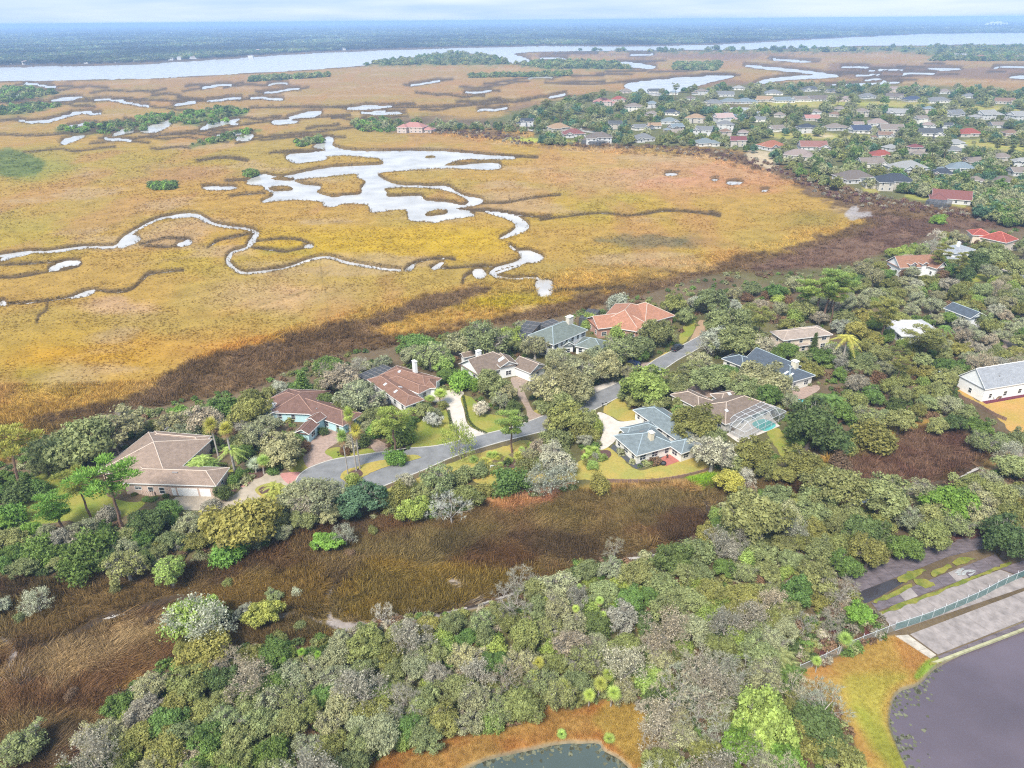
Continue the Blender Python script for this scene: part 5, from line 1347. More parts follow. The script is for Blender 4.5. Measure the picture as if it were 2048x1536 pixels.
M_graf = mat('white_graffiti', (0.30, 0.30, 0.285), .8, .5, 3.0)
for pts in ([(1910, 1145), (1922, 1137), (1930, 1138), (1924, 1141), (1919, 1147)], [(1922, 1149), (1928, 1141), (1940, 1139), (1952, 1141), (1944, 1144), (1934, 1144), (1930, 1150)], [(1936, 1149), (1944, 1146), (1952, 1143), (1942, 1151)], [(1914, 1149), (1922, 1146), (1920, 1151)]):
    wp_ = sheet('painted_patch', pts, 0.20, M_graf, kind=None); wp_.parent = spill; wp_.matrix_parent_inverse = Matrix.Translation(spill.location).inverted()
# ================================================================ FENCES, WALLS, VEHICLES, SMALL THINGS
M_galv = mat('galvanised_steel', (0.50, 0.52, 0.52), 0.45, 0.05); M_mesh = screen_mat('chain_link', (0.42, 0.42, 0.36), 0.35); M_teal = screen_mat('green_windscreen', (0.10, 0.235, 0.21), 0.5)
M_wood = mat('weathered_wood', (0.22, 0.14, 0.10), 0.9, .3, 3.0); M_black = mat('black_paint', (0.012, 0.013, 0.016), 0.25, 0, spec=.6); M_navy = mat('navy_paint', (0.015, 0.025, 0.07), 0.25, 0, spec=.6)
M_rub = mat('tyre_rubber', (0.02, 0.02, 0.02), .9, 0); M_rim = mat('wheel_rim', (0.4, 0.4, 0.42), .35, 0, metal=.7); M_tail = mat('tail_light', (0.35, 0.01, 0.01), .3, 0); M_head = mat('head_light', (0.8, 0.8, 0.78), .2, 0)

def fence(label, pts, h, step, mfr, mpan, arm=True):
    w = [P(*p, 0) for p in smooth_poly(pts, False, 4)]
    root = empty('chain_link_fence', w[0]); tag(root, label, 'fence')
    q = [w[0]]; acc = 0
    for i in range(len(w) - 1):
        a, b = w[i], w[i + 1]; L = (b - a).length; s = step - acc
        while s < L: q.append(a.lerp(b, s / L)); s += step
        acc = L - (s - step)
    q.append(w[-1])
    for i, p in enumerate(q):
        m = MB(); m.bar((p.x, p.y, -.2), (p.x, p.y, h), 0.055)
        if arm: m.bar((p.x, p.y, h), (p.x + .15, p.y + .25, h + .35), 0.04)
        m.build('post', mfr, root)
        if i + 1 < len(q):
            r = q[i + 1]; m = MB(); m.face([(p.x, p.y, .05), (r.x, r.y, .05), (r.x, r.y, h - .05), (p.x, p.y, h - .05)]); m.build('mesh_panel', mpan, root)
            m = MB(); m.bar((p.x, p.y, h - .03), (r.x, r.y, h - .03), 0.04); m.build('top_rail', mfr, root)
    return root
fence('pale chain link fence along the orange grass bank', [(1597, 1346), (1650, 1322), (1700, 1297), (1750, 1277), (1788, 1262)], 1.9, 3.0, M_galv, M_mesh)
fence('chain link fence with green windscreen crossing the concrete spillway', [(1788, 1262), (1850, 1242), (1900, 1222), (1960, 1196), (2005, 1172), (2080, 1140)], 2.0, 3.0, M_galv, M_teal)

def low_wall(name, label, pts, h, th, m, bw=2.4, cat='retaining wall', piece='timber'):
    w = [P(*p, 0) for p in smooth_poly(pts, False, 3)]
    root = empty(name, w[0]); tag(root, label, cat)
    for i in range(len(w) - 1):
        a, b = w[i], w[i + 1]; k = max(1, round((b - a).length / bw))
        for j in range(k):
            p, q = a.lerp(b, j / k), a.lerp(b, (j + 1) / k); t = (q - p).normalized()
            mb = MB(); mb.box((p + q) / 2 + Vector((0, 0, -.6)), (q - p).length - .03, th, h + .6, t); mb.box(p + Vector((0, 0, -.6)), .18, th + .14, h + .72, t)
            mb.build(piece, m, root)
    return root
low_wall('timber_retaining_wall', 'weathered timber retaining wall between blue roofed house lawn and brown marsh', [(1215, 963), (1260, 964), (1305, 963), (1345, 958), (1380, 951), (1420, 940)], 0.75, .2, M_wood, piece='wall_panel')
low_wall('plank_fence', 'low dark plank fence below the white gabled house', [(1896, 781), (1925, 798), (1955, 812), (1985, 830), (2012, 842)], 1.0, .1, M_wood, cat='fence', piece='fence_panel')
low_wall('patio_wall', 'curved low stone wall around the patio of the tan house', [(205, 908), (215, 903), (232, 901), (238, 908), (240, 914)], 0.8, .3, mat('coping_stone', (0.46, 0.33, 0.25), .9, .2, 2.0), cat='wall', piece='wall_block', bw=1.2)
low_wall('equipment_wall', 'short stucco wall hiding the air conditioners of the tan house', [(286, 990), (297, 991), (309, 991), (313, 984)], 1.0, .15, W_pink, cat='wall', piece='wall_panel')

def ac_unit(label, px, py, s=1.0):
    p = P(px, py, 0); root = empty('air_conditioner', p); tag(root, label, 'air conditioner', None)
    mb = MB(); mb.box(p, .9 * s, .9 * s, 0.95 * s, (.9, .3)); mb.build('casing', mat('ac_casing', (0.20, 0.22, 0.24), .6, .05), root)
    mb = MB(); mb.disc((p.x, p.y), .36 * s, 0.95 * s, 1.02 * s, 12); mb.build('fan_grille', M_dark, root)
ac_unit('left grey air conditioner behind the short stucco wall', 297, 987); ac_unit('right grey air conditioner behind the short stucco wall', 306, 986.5); ac_unit('grey air conditioner beside the rust brown house', 777, 806, 1.3)

def patio_set(px, py):
    p = P(px, py, 0); root = empty('patio_table', p); tag(root, 'round dark patio table on the tan house patio', 'table')
    mb = MB(); mb.disc((p.x, p.y), .8, .68, .74, 16); mb.build('table_top', mat('grey_table', (.25, .30, .32), .4, 0), root); mb = MB(); mb.bar((p.x, p.y, .05), (p.x, p.y, .7), .06); mb.disc((p.x, p.y), .35, .05, .1, 10); mb.build('pedestal', M_dark, root)
    for k, lab in enumerate(('house side', 'wood side', 'lawn side', 'marsh side')):
        a = k * math.pi / 2 + .4; c = p + Vector((math.cos(a) * 1.25, math.sin(a) * 1.25, 0)); r = empty('patio_chair', c, a + math.pi / 2); tag(r, 'dark patio chair on the %s of the round patio table' % lab, 'chair', 'patio chairs round the table')
        mb = MB(); mb.box((0, 0, .42), .5, .5, .06); add('seat', mb.mesh('seat', M_dark), r)
        mb = MB(); mb.box((0, -.25, .46), .5, .05, .5); add('backrest', mb.mesh('backrest', M_dark), r)
        for sx in (-1, 1):
            for sy in (-1, 1):
                mb = MB(); mb.bar((sx * .22, sy * .22, 0.05), (sx * .22, sy * .22, .42), .025); add('leg', mb.mesh('leg', M_dark), r)
patio_set(211, 923)

def fire_pit(px, py):
    p = P(px, py, 0.06); root = empty('fire_pit', p); tag(root, 'round black fire pit at the edge of the red brick terrace', 'fire pit')
    mb = MB(); n = 16
    for k in range(n):
        a0, a1 = 2 * math.pi * k / n, 2 * math.pi * (k + 1) / n
        f = lambda a, r: (p.x + r * math.cos(a), p.y + r * math.sin(a))
        mb.hexa([(*f(a0, .55), .06), (*f(a1, .55), .06), (*f(a1, .75), .06), (*f(a0, .75), .06)], [(*f(a0, .6), .55), (*f(a1, .6), .55), (*f(a1, .8), .55), (*f(a0, .8), .55)])
    mb.build('rim', M_dark, root); mb = MB(); mb.disc((p.x, p.y), .56, .2, .3, 14); mb.build('ash_bowl', mat('ash', (.09, .085, .08), .95, .2), root)
fire_pit(1326, 928)
def grill(px, py):
    p = P(px, py, 0.06); root = empty('kettle_grill', p); tag(root, 'small black kettle grill on the red brick terrace', 'grill')
    mb = MB(); 
    for k in range(5):
        z0, z1 = .7 + .12 * k, .7 + .12 * (k + 1); r0 = .32 * math.sin(math.pi * (k + .35) / 5.7); r1 = .32 * math.sin(math.pi * (k + 1.35) / 5.7)
        i = len(mb.v); n = 10
        mb.v += [(p.x + r0 * math.cos(6.283 * j / n), p.y + r0 * math.sin(6.283 * j / n), z0) for j in range(n)] + [(p.x + r1 * math.cos(6.283 * j / n), p.y + r1 * math.sin(6.283 * j / n), z1) for j in range(n)]
        for j in range(n): mb.f.append((i + j, i + (j + 1) % n, i + n + (j + 1) % n, i + n + j)); mb.m.append(0)
    mb.build('kettle', M_dark, root)
    for k in range(3):
        a = k * 2.09; mb = MB(); mb.bar((p.x + .35 * math.cos(a), p.y + .35 * math.sin(a), .06), (p.x, p.y, .8), .025); mb.build('leg', M_dark, root)
grill(1334, 917)

def mailbox(label, px, py, m):
    p = P(px, py, 0); root = empty('mailbox', p); tag(root, label, 'mailbox')
    mb = MB(); mb.box(p, .12, .12, 1.1); mb.build('post', m, root)
    mb = MB(); mb.box(p + Vector((0, 0, 1.1)), .55, .22, .18); mb.disc((p.x, p.y), .12, 1.27, 1.36, 8, ry=.12); mb.build('box', M_dark, root)
mailbox('black mailbox on dark post at the start of the curved pale drive', 1205, 814, M_dark); mailbox('black mailbox on white post beside the curved pale drive', 1212, 812, M_white)
mailbox('dark mailbox near the parked navy car', 1306, 717, M_wood); mailbox('white post mailbox at the brown paver drive', 1083, 828, M_white); mailbox('thin dark mailbox by the pink paver drive', 677, 912, M_dark)

def wheel(mb_par, c, ax, r):
    m = MB(); m.bar(c - ax * .11, c + ax * .11, r, 0, 14); w = m.build('wheel', M_rub, mb_par)
    m = MB(); m.bar(c - ax * .125, c + ax * .125, r * .58, 0, 10); m.build('rim', M_rim, w, off=mb_par.location)
def profile_body(root, name, p, u, prof, half, m, taper=None):
    """extrude a side profile (x along u, z) across the width; taper narrows the upper part"""
    v = Vector((-u.y, u.x, 0)); mb = MB(); n = len(prof)
    def q(x, z, s): return p + u * x + v * s * (half - (taper * max(0, z - 1.0) if taper else 0)) + Vector((0, 0, z))
    mb.face([q(x, z, -1) for x, z in prof]); mb.face([q(x, z, 1) for x, z in reversed(prof)])
    for i in range(n):
        a, b2 = prof[i], prof[(i + 1) % n]
        mb.face([q(*a, -1), q(*a, 1), q(*b2, 1), q(*b2, -1)])
    return mb.build(name, m, root)
def vehicle(kind, label, px, py, px2, py2, m):
    p, e = P(px, py, .03), P(px2, py2, .03); u = (e - p).normalized(); v = Vector((-u.y, u.x, 0))
    root = empty('pickup_truck' if kind == 'truck' else 'parked_car', p); tag(root, label, 'truck' if kind == 'truck' else 'car')
    if kind == 'truck':
        profile_body(root, 'body', p, u, [(-2.75, .45), (-2.8, .75), (-2.75, 1.12), (-1.1, 1.15), (-1.0, 1.18), (1.05, 1.18), (2.6, 1.08), (2.78, .8), (2.75, .42)], .95, m)
        profile_body(root, 'cabin', p, u, [(-1.1, 1.15), (-.85, 1.86), (.35, 1.88), (1.15, 1.17)], .88, m, .22)
        mb = MB(); mb.box(p + u * -1.92 + Vector((0, 0, 1.13)), 1.5, 1.55, .035, u); mb.build('cargo_bed', M_dark, root)
        gl = [(-.72, 1.28, -.60, 1.74, .1, 1.74, .1, 1.28), (.18, 1.28, .18, 1.74, .36, 1.74, .86, 1.28)]; rw, xw, xr = .40, 1.85, 1.15; fr = (1.12, 1.22, .42, 1.82); bk = (-1.075, 1.28, -.89, 1.8)
    else:
        profile_body(root, 'body', p, u, [(-2.25, .4), (-2.32, .75), (-2.2, 1.05), (1.0, 1.05), (2.15, .92), (2.3, .7), (2.25, .38)], .92, m)
        profile_body(root, 'cabin', p, u, [(-2.2, 1.05), (-1.85, 1.66), (.15, 1.70), (1.05, 1.05)], .86, m, .25)
        gl = [(-1.75, 1.12, -1.55, 1.55, -.75, 1.57, -.75, 1.12), (-.66, 1.12, -.66, 1.57, .12, 1.57, .72, 1.12)]; rw, xw, xr = .36, 1.45, 1.1; fr = (1.02, 1.09, .22, 1.64); bk = (-2.18, 1.12, -1.9, 1.6)
    for g in gl:
        for s in (-1, 1):
            hw = lambda z: (.88 if kind == 'truck' else .86) - (.22 if kind == 'truck' else .25) * max(0, z - 1.0) + .012
            mb = MB(); mb.face([p + u * g[2 * k] + v * s * hw(g[2 * k + 1]) + Vector((0, 0, g[2 * k + 1])) for k in range(4)]); mb.build('side_window', M_glass, root)
    for (x0, z0, x1, z1), nm, e2 in ((fr, 'windscreen', .02), (bk, 'rear_window', -.02)):
        mb = MB(); mb.face([p + u * (x0 + e2) + v * -.74 + Vector((0, 0, z0 + .02)), p + u * (x0 + e2) + v * .74 + Vector((0, 0, z0 + .02)), p + u * (x1 + e2) + v * .62 + Vector((0, 0, z1)), p + u * (x1 + e2) + v * -.62 + Vector((0, 0, z1))]); mb.build(nm, M_glass, root)
    for x in (-xw, xw):
        for s in (-1, 1): wheel(root, p + u * x + v * s * .84 + Vector((0, 0, rw)), v, rw)
    for s in (-1, 1):
        mb = MB(); mb.box(p + u * (-2.79 if kind == 'truck' else -2.27) + v * s * .8 + Vector((0, 0, .75)), .06, .18, .28, u); mb.build('tail_light', M_tail, root)
        mb = MB(); mb.box(p + u * (2.72 if kind == 'truck' else 2.22) + v * s * .72 + Vector((0, 0, .7)), .08, .32, .18, u); mb.build('headlight', M_head, root)
    mb = MB(); mb.box(p + u * (-2.83 if kind == 'truck' else -2.33) + Vector((0, 0, .45)), .12, 1.7, .16, u); mb.build('bumper', M_rim, root)
    return root
vehicle('truck', 'black pickup truck parked at the kerb on the street', 1354, 699, 1366, 692, M_black)
vehicle('car', 'navy blue car parked on the paver drive under street oaks', 1268, 730, 1256, 724, M_navy)

def goal(px, py):
    p = P(px, py, 0); root = empty('lawn_net', p); tag(root, 'small white framed net standing on the lawn edge above the red straw bank', 'net'); mb = MB()
    q = [(-.1, -1.0, .1), (.0, .9, .3), (.2, 1.1, 2.0), (.1, -.8, 2.5)]; q = [p + Vector((x * 1.2 + y * .8, y * .5, z)) for x, y, z in q]
    for i in range(4): mb.bar(q[i], q[(i + 1) % 4], .07)
    mb.build('frame', M_white, root); m2 = MB(); m2.face(q); m2.build('netting', screen_mat('white_netting', (.7, .7, .68), .5), root)
goal(986, 946)
def statue(px, py):
    p = P(px, py, 0); root = empty('garden_fountain', p); tag(root, 'small pale blue garden fountain in the scrub left of the white gabled house', 'fountain'); mb = MB()
    mb.disc((p.x, p.y), .7, 0, .5, 10); mb.disc((p.x, p.y), .25, .5, 1.5, 8); mb.disc((p.x, p.y), .5, 1.5, 1.65, 10); mb.build('basin', mat('pale_blue_stone', (.5, .62, .66), .7, .1), root); mb = MB(); mb.bar((p.x, p.y, 1.65), (p.x, p.y, 2.3), .12, 0, 6, .04); mb.build('finial', mat('pale_blue_finial', (.5, .62, .66), .7, .1), root)
statue(1878, 752)
# ================================================================ TREES BY HAND
T = tree
# --- left: tan house surroundings
T('spread', 150, 893, 150, 'sage', 'largest grey-green oak left of the tan roofed house'); T('mossy', 228, 848, 125, 'grey', 'pale grey-green oak behind the tan house roof, on the marsh edge'); T('oak', 90, 925, 80, 'sage')
T('pine', 34, 888, 95, 'yellow', 'yellow-green pine at the left edge with a leaning red trunk', base=(47, 988), var=2); T('pine', 97, 1008, 85, 'bright', 'feathery pine standing in the lower left hedge', base=(128, 1062), var=3)
T('pine', 155, 966, 72, 'yellow', 'slim yellow-green pine on the lawn left of the tan house', base=(183, 1040), var=0); T('pine', 232, 948, 118, 'bright', 'bright green umbrella pine leaning before the tan house wall', base=(246, 1058), var=2)
T('bush', 35, 988, 70, 'dark'); T('bush', 77, 975, 46, 'green'); T('bush', 20, 1032, 60, 'bright'); T('oak', 300, 1040, 95, 'dark'); T('oak', 332, 1016, 60, 'green'); T('mossy', 375, 1048, 75, 'grey'); T('bush', 300, 1052, 40, 'lilac'); T('bush', 215, 1030, 50, 'lilac')
T('spread', 478, 1045, 160, 'gold', 'large golden-olive tree below the tan house forecourt'); T('spread', 612, 985, 110, 'grey'); T('mossy', 572, 1010, 70, 'grey'); T('weep', 168, 1105, 115, 'green', 'dark drooping evergreen hanging over the brown marsh'); T('weep', 75, 1100, 80, 'green'); T('mossy', 251, 1129, 95, 'sage', 'pale tree alone at the marsh edge beside the drooping evergreen')
T('mossy', 338, 1142, 92, 'lime', 'light green lichen-branched tree alone in the brown marsh'); T('bush', 457, 1102, 72, 'bright', 'bright green bush in front of the golden-olive tree'); T('oak', 652, 1080, 62, 'bright', 'bright green tree standing alone in brown marsh with dead branches beside it'); T('lacy', 690, 1070, 50, 'pale')
T('lacy', 400, 1250, 110, 'pale', 'white-branched lichen tree within the green marsh clump'); T('spread', 385, 1242, 125, 'lime'); T('spread', 412, 1300, 115, 'gold', 'yellow-olive tree in front of the white-branched lichen tree'); T('oak', 524, 1227, 80, 'yellow', 'bright yellow-green round tree in the lower marsh'); T('mossy', 486, 1222, 48, 'pale'); T('mossy', 545, 1190, 44, 'sage')
T('lacy', 73, 1200, 60, 'silver', 'pale silvery tree with fallen limbs in the left marsh'); T('mossy', 2, 1210, 45, 'silver'); T('bush', 593, 1186, 26, 'silver', 'tiny silvery shrub alone in the marsh clearing'); T('mossy', 42, 1484, 105, 'sage', 'grey-green tree in the bottom left corner'); T('bush', 140, 1390, 30, 'rust')
for px, py, w, k, t in ((20, 1075, 70, 'oak', 'sage'), (10, 1105, 60, 'oak', 'green'), (120, 1075, 60, 'oak', 'lilac'), (215, 1075, 70, 'oak', 'dark'), (260, 1065, 70, 'oak', 'sage'), (340, 1075, 60, 'oak', 'sage'), (400, 1080, 60, 'oak', 'gold'), (530, 1060, 60, 'mossy', 'sage'), (60, 1060, 50, 'bush', 'bright'), (5, 1040, 50, 'oak', 'bright'), (420, 1010, 40, 'bush', 'lilac'), (560, 1040, 55, 'oak', 'sage'), (150, 1075, 50, 'bush', 'lilac')): T(k, px, py, w, t)
for px, py, w, k, t in ((230, 1175, 26, 'bush', 'sage'), (455, 1165, 24, 'bush', 'olive'), (300, 1245, 22, 'bush', 'rust'), (600, 1250, 24, 'bush', 'sage'), (560, 1275, 34, 'bush', 'olive'), (640, 1275, 30, 'bush', 'green'), (745, 1060, 22, 'bush', 'olive'), (700, 1105, 24, 'bush', 'rust'), (455, 1230, 40, 'mossy', 'sage'), (430, 1270, 50, 'oak', 'olive'), (365, 1290, 46, 'oak', 'gold'), (620, 1310, 40, 'bush', 'green'), (580, 1310, 36, 'bush', 'lime'), (40, 1235, 26, 'bush', 'sage')): T(k, px, py, w, t)
# --- beside the tan house
T('sabal', 427, 850, 36, 'yellow', 'tall fan palm behind the tan house courtyard', base=(439, 922), var=0); T('sabal', 458, 872, 38, 'yellow', 'tall fan palm at the end of the tan house garage wing', base=(471, 952), var=1); T('queen', 463, 905, 56, 'lime', 'drooping feather palm right of the tan house courtyard', var=0)
T('queen', 390, 906, 52, 'lime', 'feather palm clump inside the tan house courtyard', var=1); T('queen', 412, 915, 46, 'green', var=1); T('sabal', 524, 904, 34, 'lime', 'fan palm between the tan house drive and the grey oak', base=(528, 948), var=2); T('silver', 509, 928, 38, 'silver', 'silver fan palm in its own round mulch bed'); T('queen', 547, 962, 50, 'yellow', 'yellow palm in the mulch island of the tan house forecourt', var=1)
T('topiary', 446, 988, 38, 'dark', 'large clipped round bush by the white garage doors'); T('bush', 466, 962, 34, 'green'); T('bush', 478, 945, 24, 'green'); T('bush', 270, 986, 16, 'dark', hs=.6); T('bush', 331, 991, 17, 'dark', hs=.5); T('bush', 292, 998, 18, 'green', hs=.5); T('bush', 306, 998, 18, 'green', hs=.5)
for px, py, w, k, t in ((496, 818, 90, 'oak', 'gold'), (359, 828, 52, 'bush', 'bright'), (403, 835, 80, 'mossy', 'lilac'), (340, 845, 70, 'mossy', 'grey'), (370, 858, 60, 'oak', 'grey'), (440, 812, 70, 'oak', 'green'), (450, 850, 50, 'mossy', 'lilac'), (530, 845, 60, 'mossy', 'grey'), (562, 888, 105, 'oak', 'grey'), (510, 868, 70, 'mossy', 'grey'), (548, 912, 60, 'oak', 'sage'), (596, 878, 34, 'bush', 'green'),
    (480, 880, 50, 'oak', 'sage'), (490, 905, 40, 'bush', 'green'), (425, 880, 40, 'oak', 'dark'), (595, 905, 36, 'oak', 'sage'), (545, 940, 26, 'bush', 'green'), (560, 930, 24, 'bush', 'green'), (575, 925, 26, 'bush', 'lime'), (500, 790, 60, 'oak', 'gold'), (470, 835, 50, 'oak', 'olive')): T(k, px, py, w, t)
# --- teal house and rust house
T('conifer', 604, 765, 46, 'green', 'dark pointed evergreen behind the brown roof', hs=.5); T('bush', 590, 775, 40, 'green'); T('oak', 662, 728, 75, 'green', 'dark green tree on the marsh edge left of the screened porch')
for px, py, w, k, t in ((680, 755, 95, 'mossy', 'lilac'), (660, 745, 50, 'bare', 'lilac'), (715, 790, 100, 'mossy', 'grey'), (650, 795, 60, 'oak', 'dark'), (690, 815, 60, 'oak', 'olive'), (745, 800, 60, 'mossy', 'pale'), (740, 830, 50, 'oak', 'sage'), (770, 835, 60, 'oak', 'sage'), (715, 775, 60, 'oak', 'grey'), (640, 765, 50, 'oak', 'sage'), (765, 850, 60, 'oak', 'lime'), (800, 868, 60, 'bush', 'lime'), (750, 858, 46, 'bush', 'bright'), (735, 850, 40, 'oak', 'grey'), (815, 845, 40, 'bush', 'green'), (845, 820, 50, 'oak', 'sage'), (870, 825, 30, 'bush', 'grey'),
    (700, 885, 44, 'bush', 'pale'), (722, 880, 38, 'bush', 'dark'), (685, 852, 30, 'bush', 'dark'), (647, 862, 24, 'bush', 'dark'), (645, 848, 18, 'bush', 'dark'), (690, 900, 26, 'bush', 'rust'), (607, 895, 30, 'bush', 'rust')): T(k, px, py, w, t)
T('sabal', 686, 872, 28, 'lime', 'shortest of the three slim palms before the teal walled house', base=(696, 948), var=0); T('sabal', 698, 842, 32, 'lime', 'tallest of the three slim palms before the teal walled house', base=(713, 942), var=1); T('sabal', 718, 858, 30, 'yellow', 'right one of the three slim palms before the teal walled house', base=(720, 938), var=0); T('sabal', 641, 825, 20, 'lime', 'small fan palm by the entrance gable of the teal walled house', base=(643, 848), var=2)
T('pine', 787, 838, 78, 'lime', 'tall yellow-green pine by the small paver drive', base=(791, 908), var=0); T('bush', 791, 914, 44, 'bright', 'rounded bright hedge bush at the road edge'); T('bush', 812, 872, 40, 'bright')
T('mossy', 865, 838, 44, 'white', 'small white-flowering tree on the lawn left of the curving drive'); T('mossy', 959, 816, 42, 'white', 'small white-flowering tree right of the curving drive'); T('sabal', 879, 775, 36, 'lime', 'largest fan palm beside the rust brown house', base=(879, 812), var=2); T('sabal', 856, 790, 28, 'lime', 'smaller fan palm beside the rust brown house', base=(858, 812), var=2)
T('bush', 885, 810, 24, 'gold'); T('bush', 850, 815, 30, 'dark'); T('pine', 1024, 840, 62, 'lime', 'yellow-green pine crossing the road edge near the brown paver drive', base=(1024, 905), var=1); T('lacy', 912, 872, 56, 'lime', 'thin crooked pine at the bend of the road', base=(921, 918))
# --- marsh edge and street oaks
for px, py, w, k, t, lab in ((839, 680, 82, 'oak', 'green', 'dark glossy tree on the marsh edge behind the rust house'), (860, 708, 85, 'mossy', 'sage', None), (820, 705, 60, 'oak', 'grey', None), (972, 672, 115, 'mossy', 'sage', 'wide grey-green oak behind the white house with taupe roof'), (920, 690, 70, 'oak', 'grey', None), (888, 722, 56, 'oak', 'lime', 'yellow-green tree between rust house and white taupe-roofed house'), (930, 665, 40, 'oak', 'sage', None),
    (922, 760, 60, 'bush', 'bright', None), (942, 765, 36, 'bush', 'lime', None), (905, 748, 40, 'bush', 'green', None), (890, 745, 46, 'oak', 'green', None), (950, 770, 34, 'bush', 'bright', None), (983, 768, 75, 'oak', 'sage', None), (1012, 785, 60, 'mossy', 'grey', None), (1028, 812, 48, 'oak', 'dark', 'dark shrub tree left of the brown paver drive'), (1000, 800, 50, 'mossy', 'grey', None), (1030, 682, 46, 'oak', 'sage', None), (1020, 672, 60, 'oak', 'lime', None),
    (1070, 694, 64, 'mossy', 'grey', None), (1112, 714, 60, 'oak', 'grey', None), (1140, 728, 66, 'mossy', 'grey', None), (1168, 720, 60, 'oak', 'grey', None), (1092, 775, 100, 'mossy', 'grey', None), (1130, 755, 105, 'oak', 'grey', None), (1108, 752, 50, 'oak', 'sage', None), (1160, 775, 75, 'oak', 'grey', None), (1175, 740, 90, 'mossy', 'grey', None), (1212, 728, 90, 'oak', 'grey', None), (1190, 705, 60, 'oak', 'grey', None), (1226, 718, 58, 'oak', 'sage', None), (1120, 800, 70, 'oak', 'sage', None), (1085, 805, 50, 'oak', 'sage', None), (1150, 800, 40, 'bush', 'sage', None),
    (1240, 690, 80, 'mossy', 'sage', None), (1282, 684, 86, 'oak', 'sage', None), (1314, 660, 78, 'oak', 'sage', None), (1284, 706, 46, 'oak', 'green', None), (1235, 665, 40, 'bush', 'lime', None), (1180, 640, 36, 'bush', 'lime', None), (1235, 605, 45, 'bush', 'pale', None), (1370, 630, 50, 'oak', 'sage', None), (1350, 605, 60, 'oak', 'olive', None), (1420, 600, 80, 'oak', 'sage', None), (1395, 600, 50, 'oak', 'pale', None)): T(k, px, py, w, t, lab)
for px, py, w, k, t, lab in ((1290, 770, 110, 'oak', 'lime', 'broad yellow-green oak between the street and the blue roofed house'), (1260, 745, 50, 'mossy', 'grey', None), (1352, 764, 62, 'oak', 'sage', None), (1310, 805, 60, 'oak', 'sage', None), (1350, 770, 60, 'oak', 'sage', None), (1388, 734, 66, 'mossy', 'sage', None), (1425, 748, 90, 'oak', 'sage', None), (1400, 718, 60, 'mossy', 'grey', None), (1460, 745, 60, 'oak', 'green', None), (1428, 678, 80, 'mossy', 'pale', 'pale pinkish lichen oak at the top of the street'), (1418, 690, 50, 'bare', 'pale', None), (1475, 760, 60, 'oak', 'sage', None), (1522, 752, 105, 'oak', 'grey', None), (1495, 778, 80, 'oak', 'sage', None), (1555, 770, 80, 'mossy', 'grey', None), (1535, 790, 70, 'oak', 'green', None), (1580, 800, 60, 'mossy', 'grey', None),
    (1390, 840, 100, 'oak', 'olive', 'olive oak squeezed between the blue and the brown roofed houses'), (1365, 822, 50, 'oak', 'lime', None), (1425, 870, 60, 'oak', 'sage', None), (1355, 805, 40, 'oak', 'sage', None), (1470, 680, 90, 'oak', 'sage', None), (1500, 668, 80, 'oak', 'sage', None), (1520, 690, 60, 'mossy', 'pale', None), (1480, 640, 80, 'oak', 'sage', None), (1440, 645, 80, 'oak', 'sage', None), (1550, 712, 50, 'oak', 'green', None), (1578, 702, 60, 'oak', 'green', None), (1600, 712, 50, 'oak', 'sage', None), (1485, 700, 24, 'bush', 'rust', None), (1620, 735, 60, 'oak', 'olive', None)): T(k, px, py, w, t, lab)
T('conifer', 1628, 692, 26, 'dark', 'narrow Christmas-tree-shaped conifer before the cream two storey house'); T('queen', 1694, 682, 58, 'yellow', 'yellow feather palm with orange old fronds right of the cream house', var=0); T('queen', 1612, 652, 24, 'yellow', 'small bright palm behind the cream house roof', var=1); T('queen', 1665, 775, 60, 'green', 'dark feather palm beside the slate house patio', var=1)
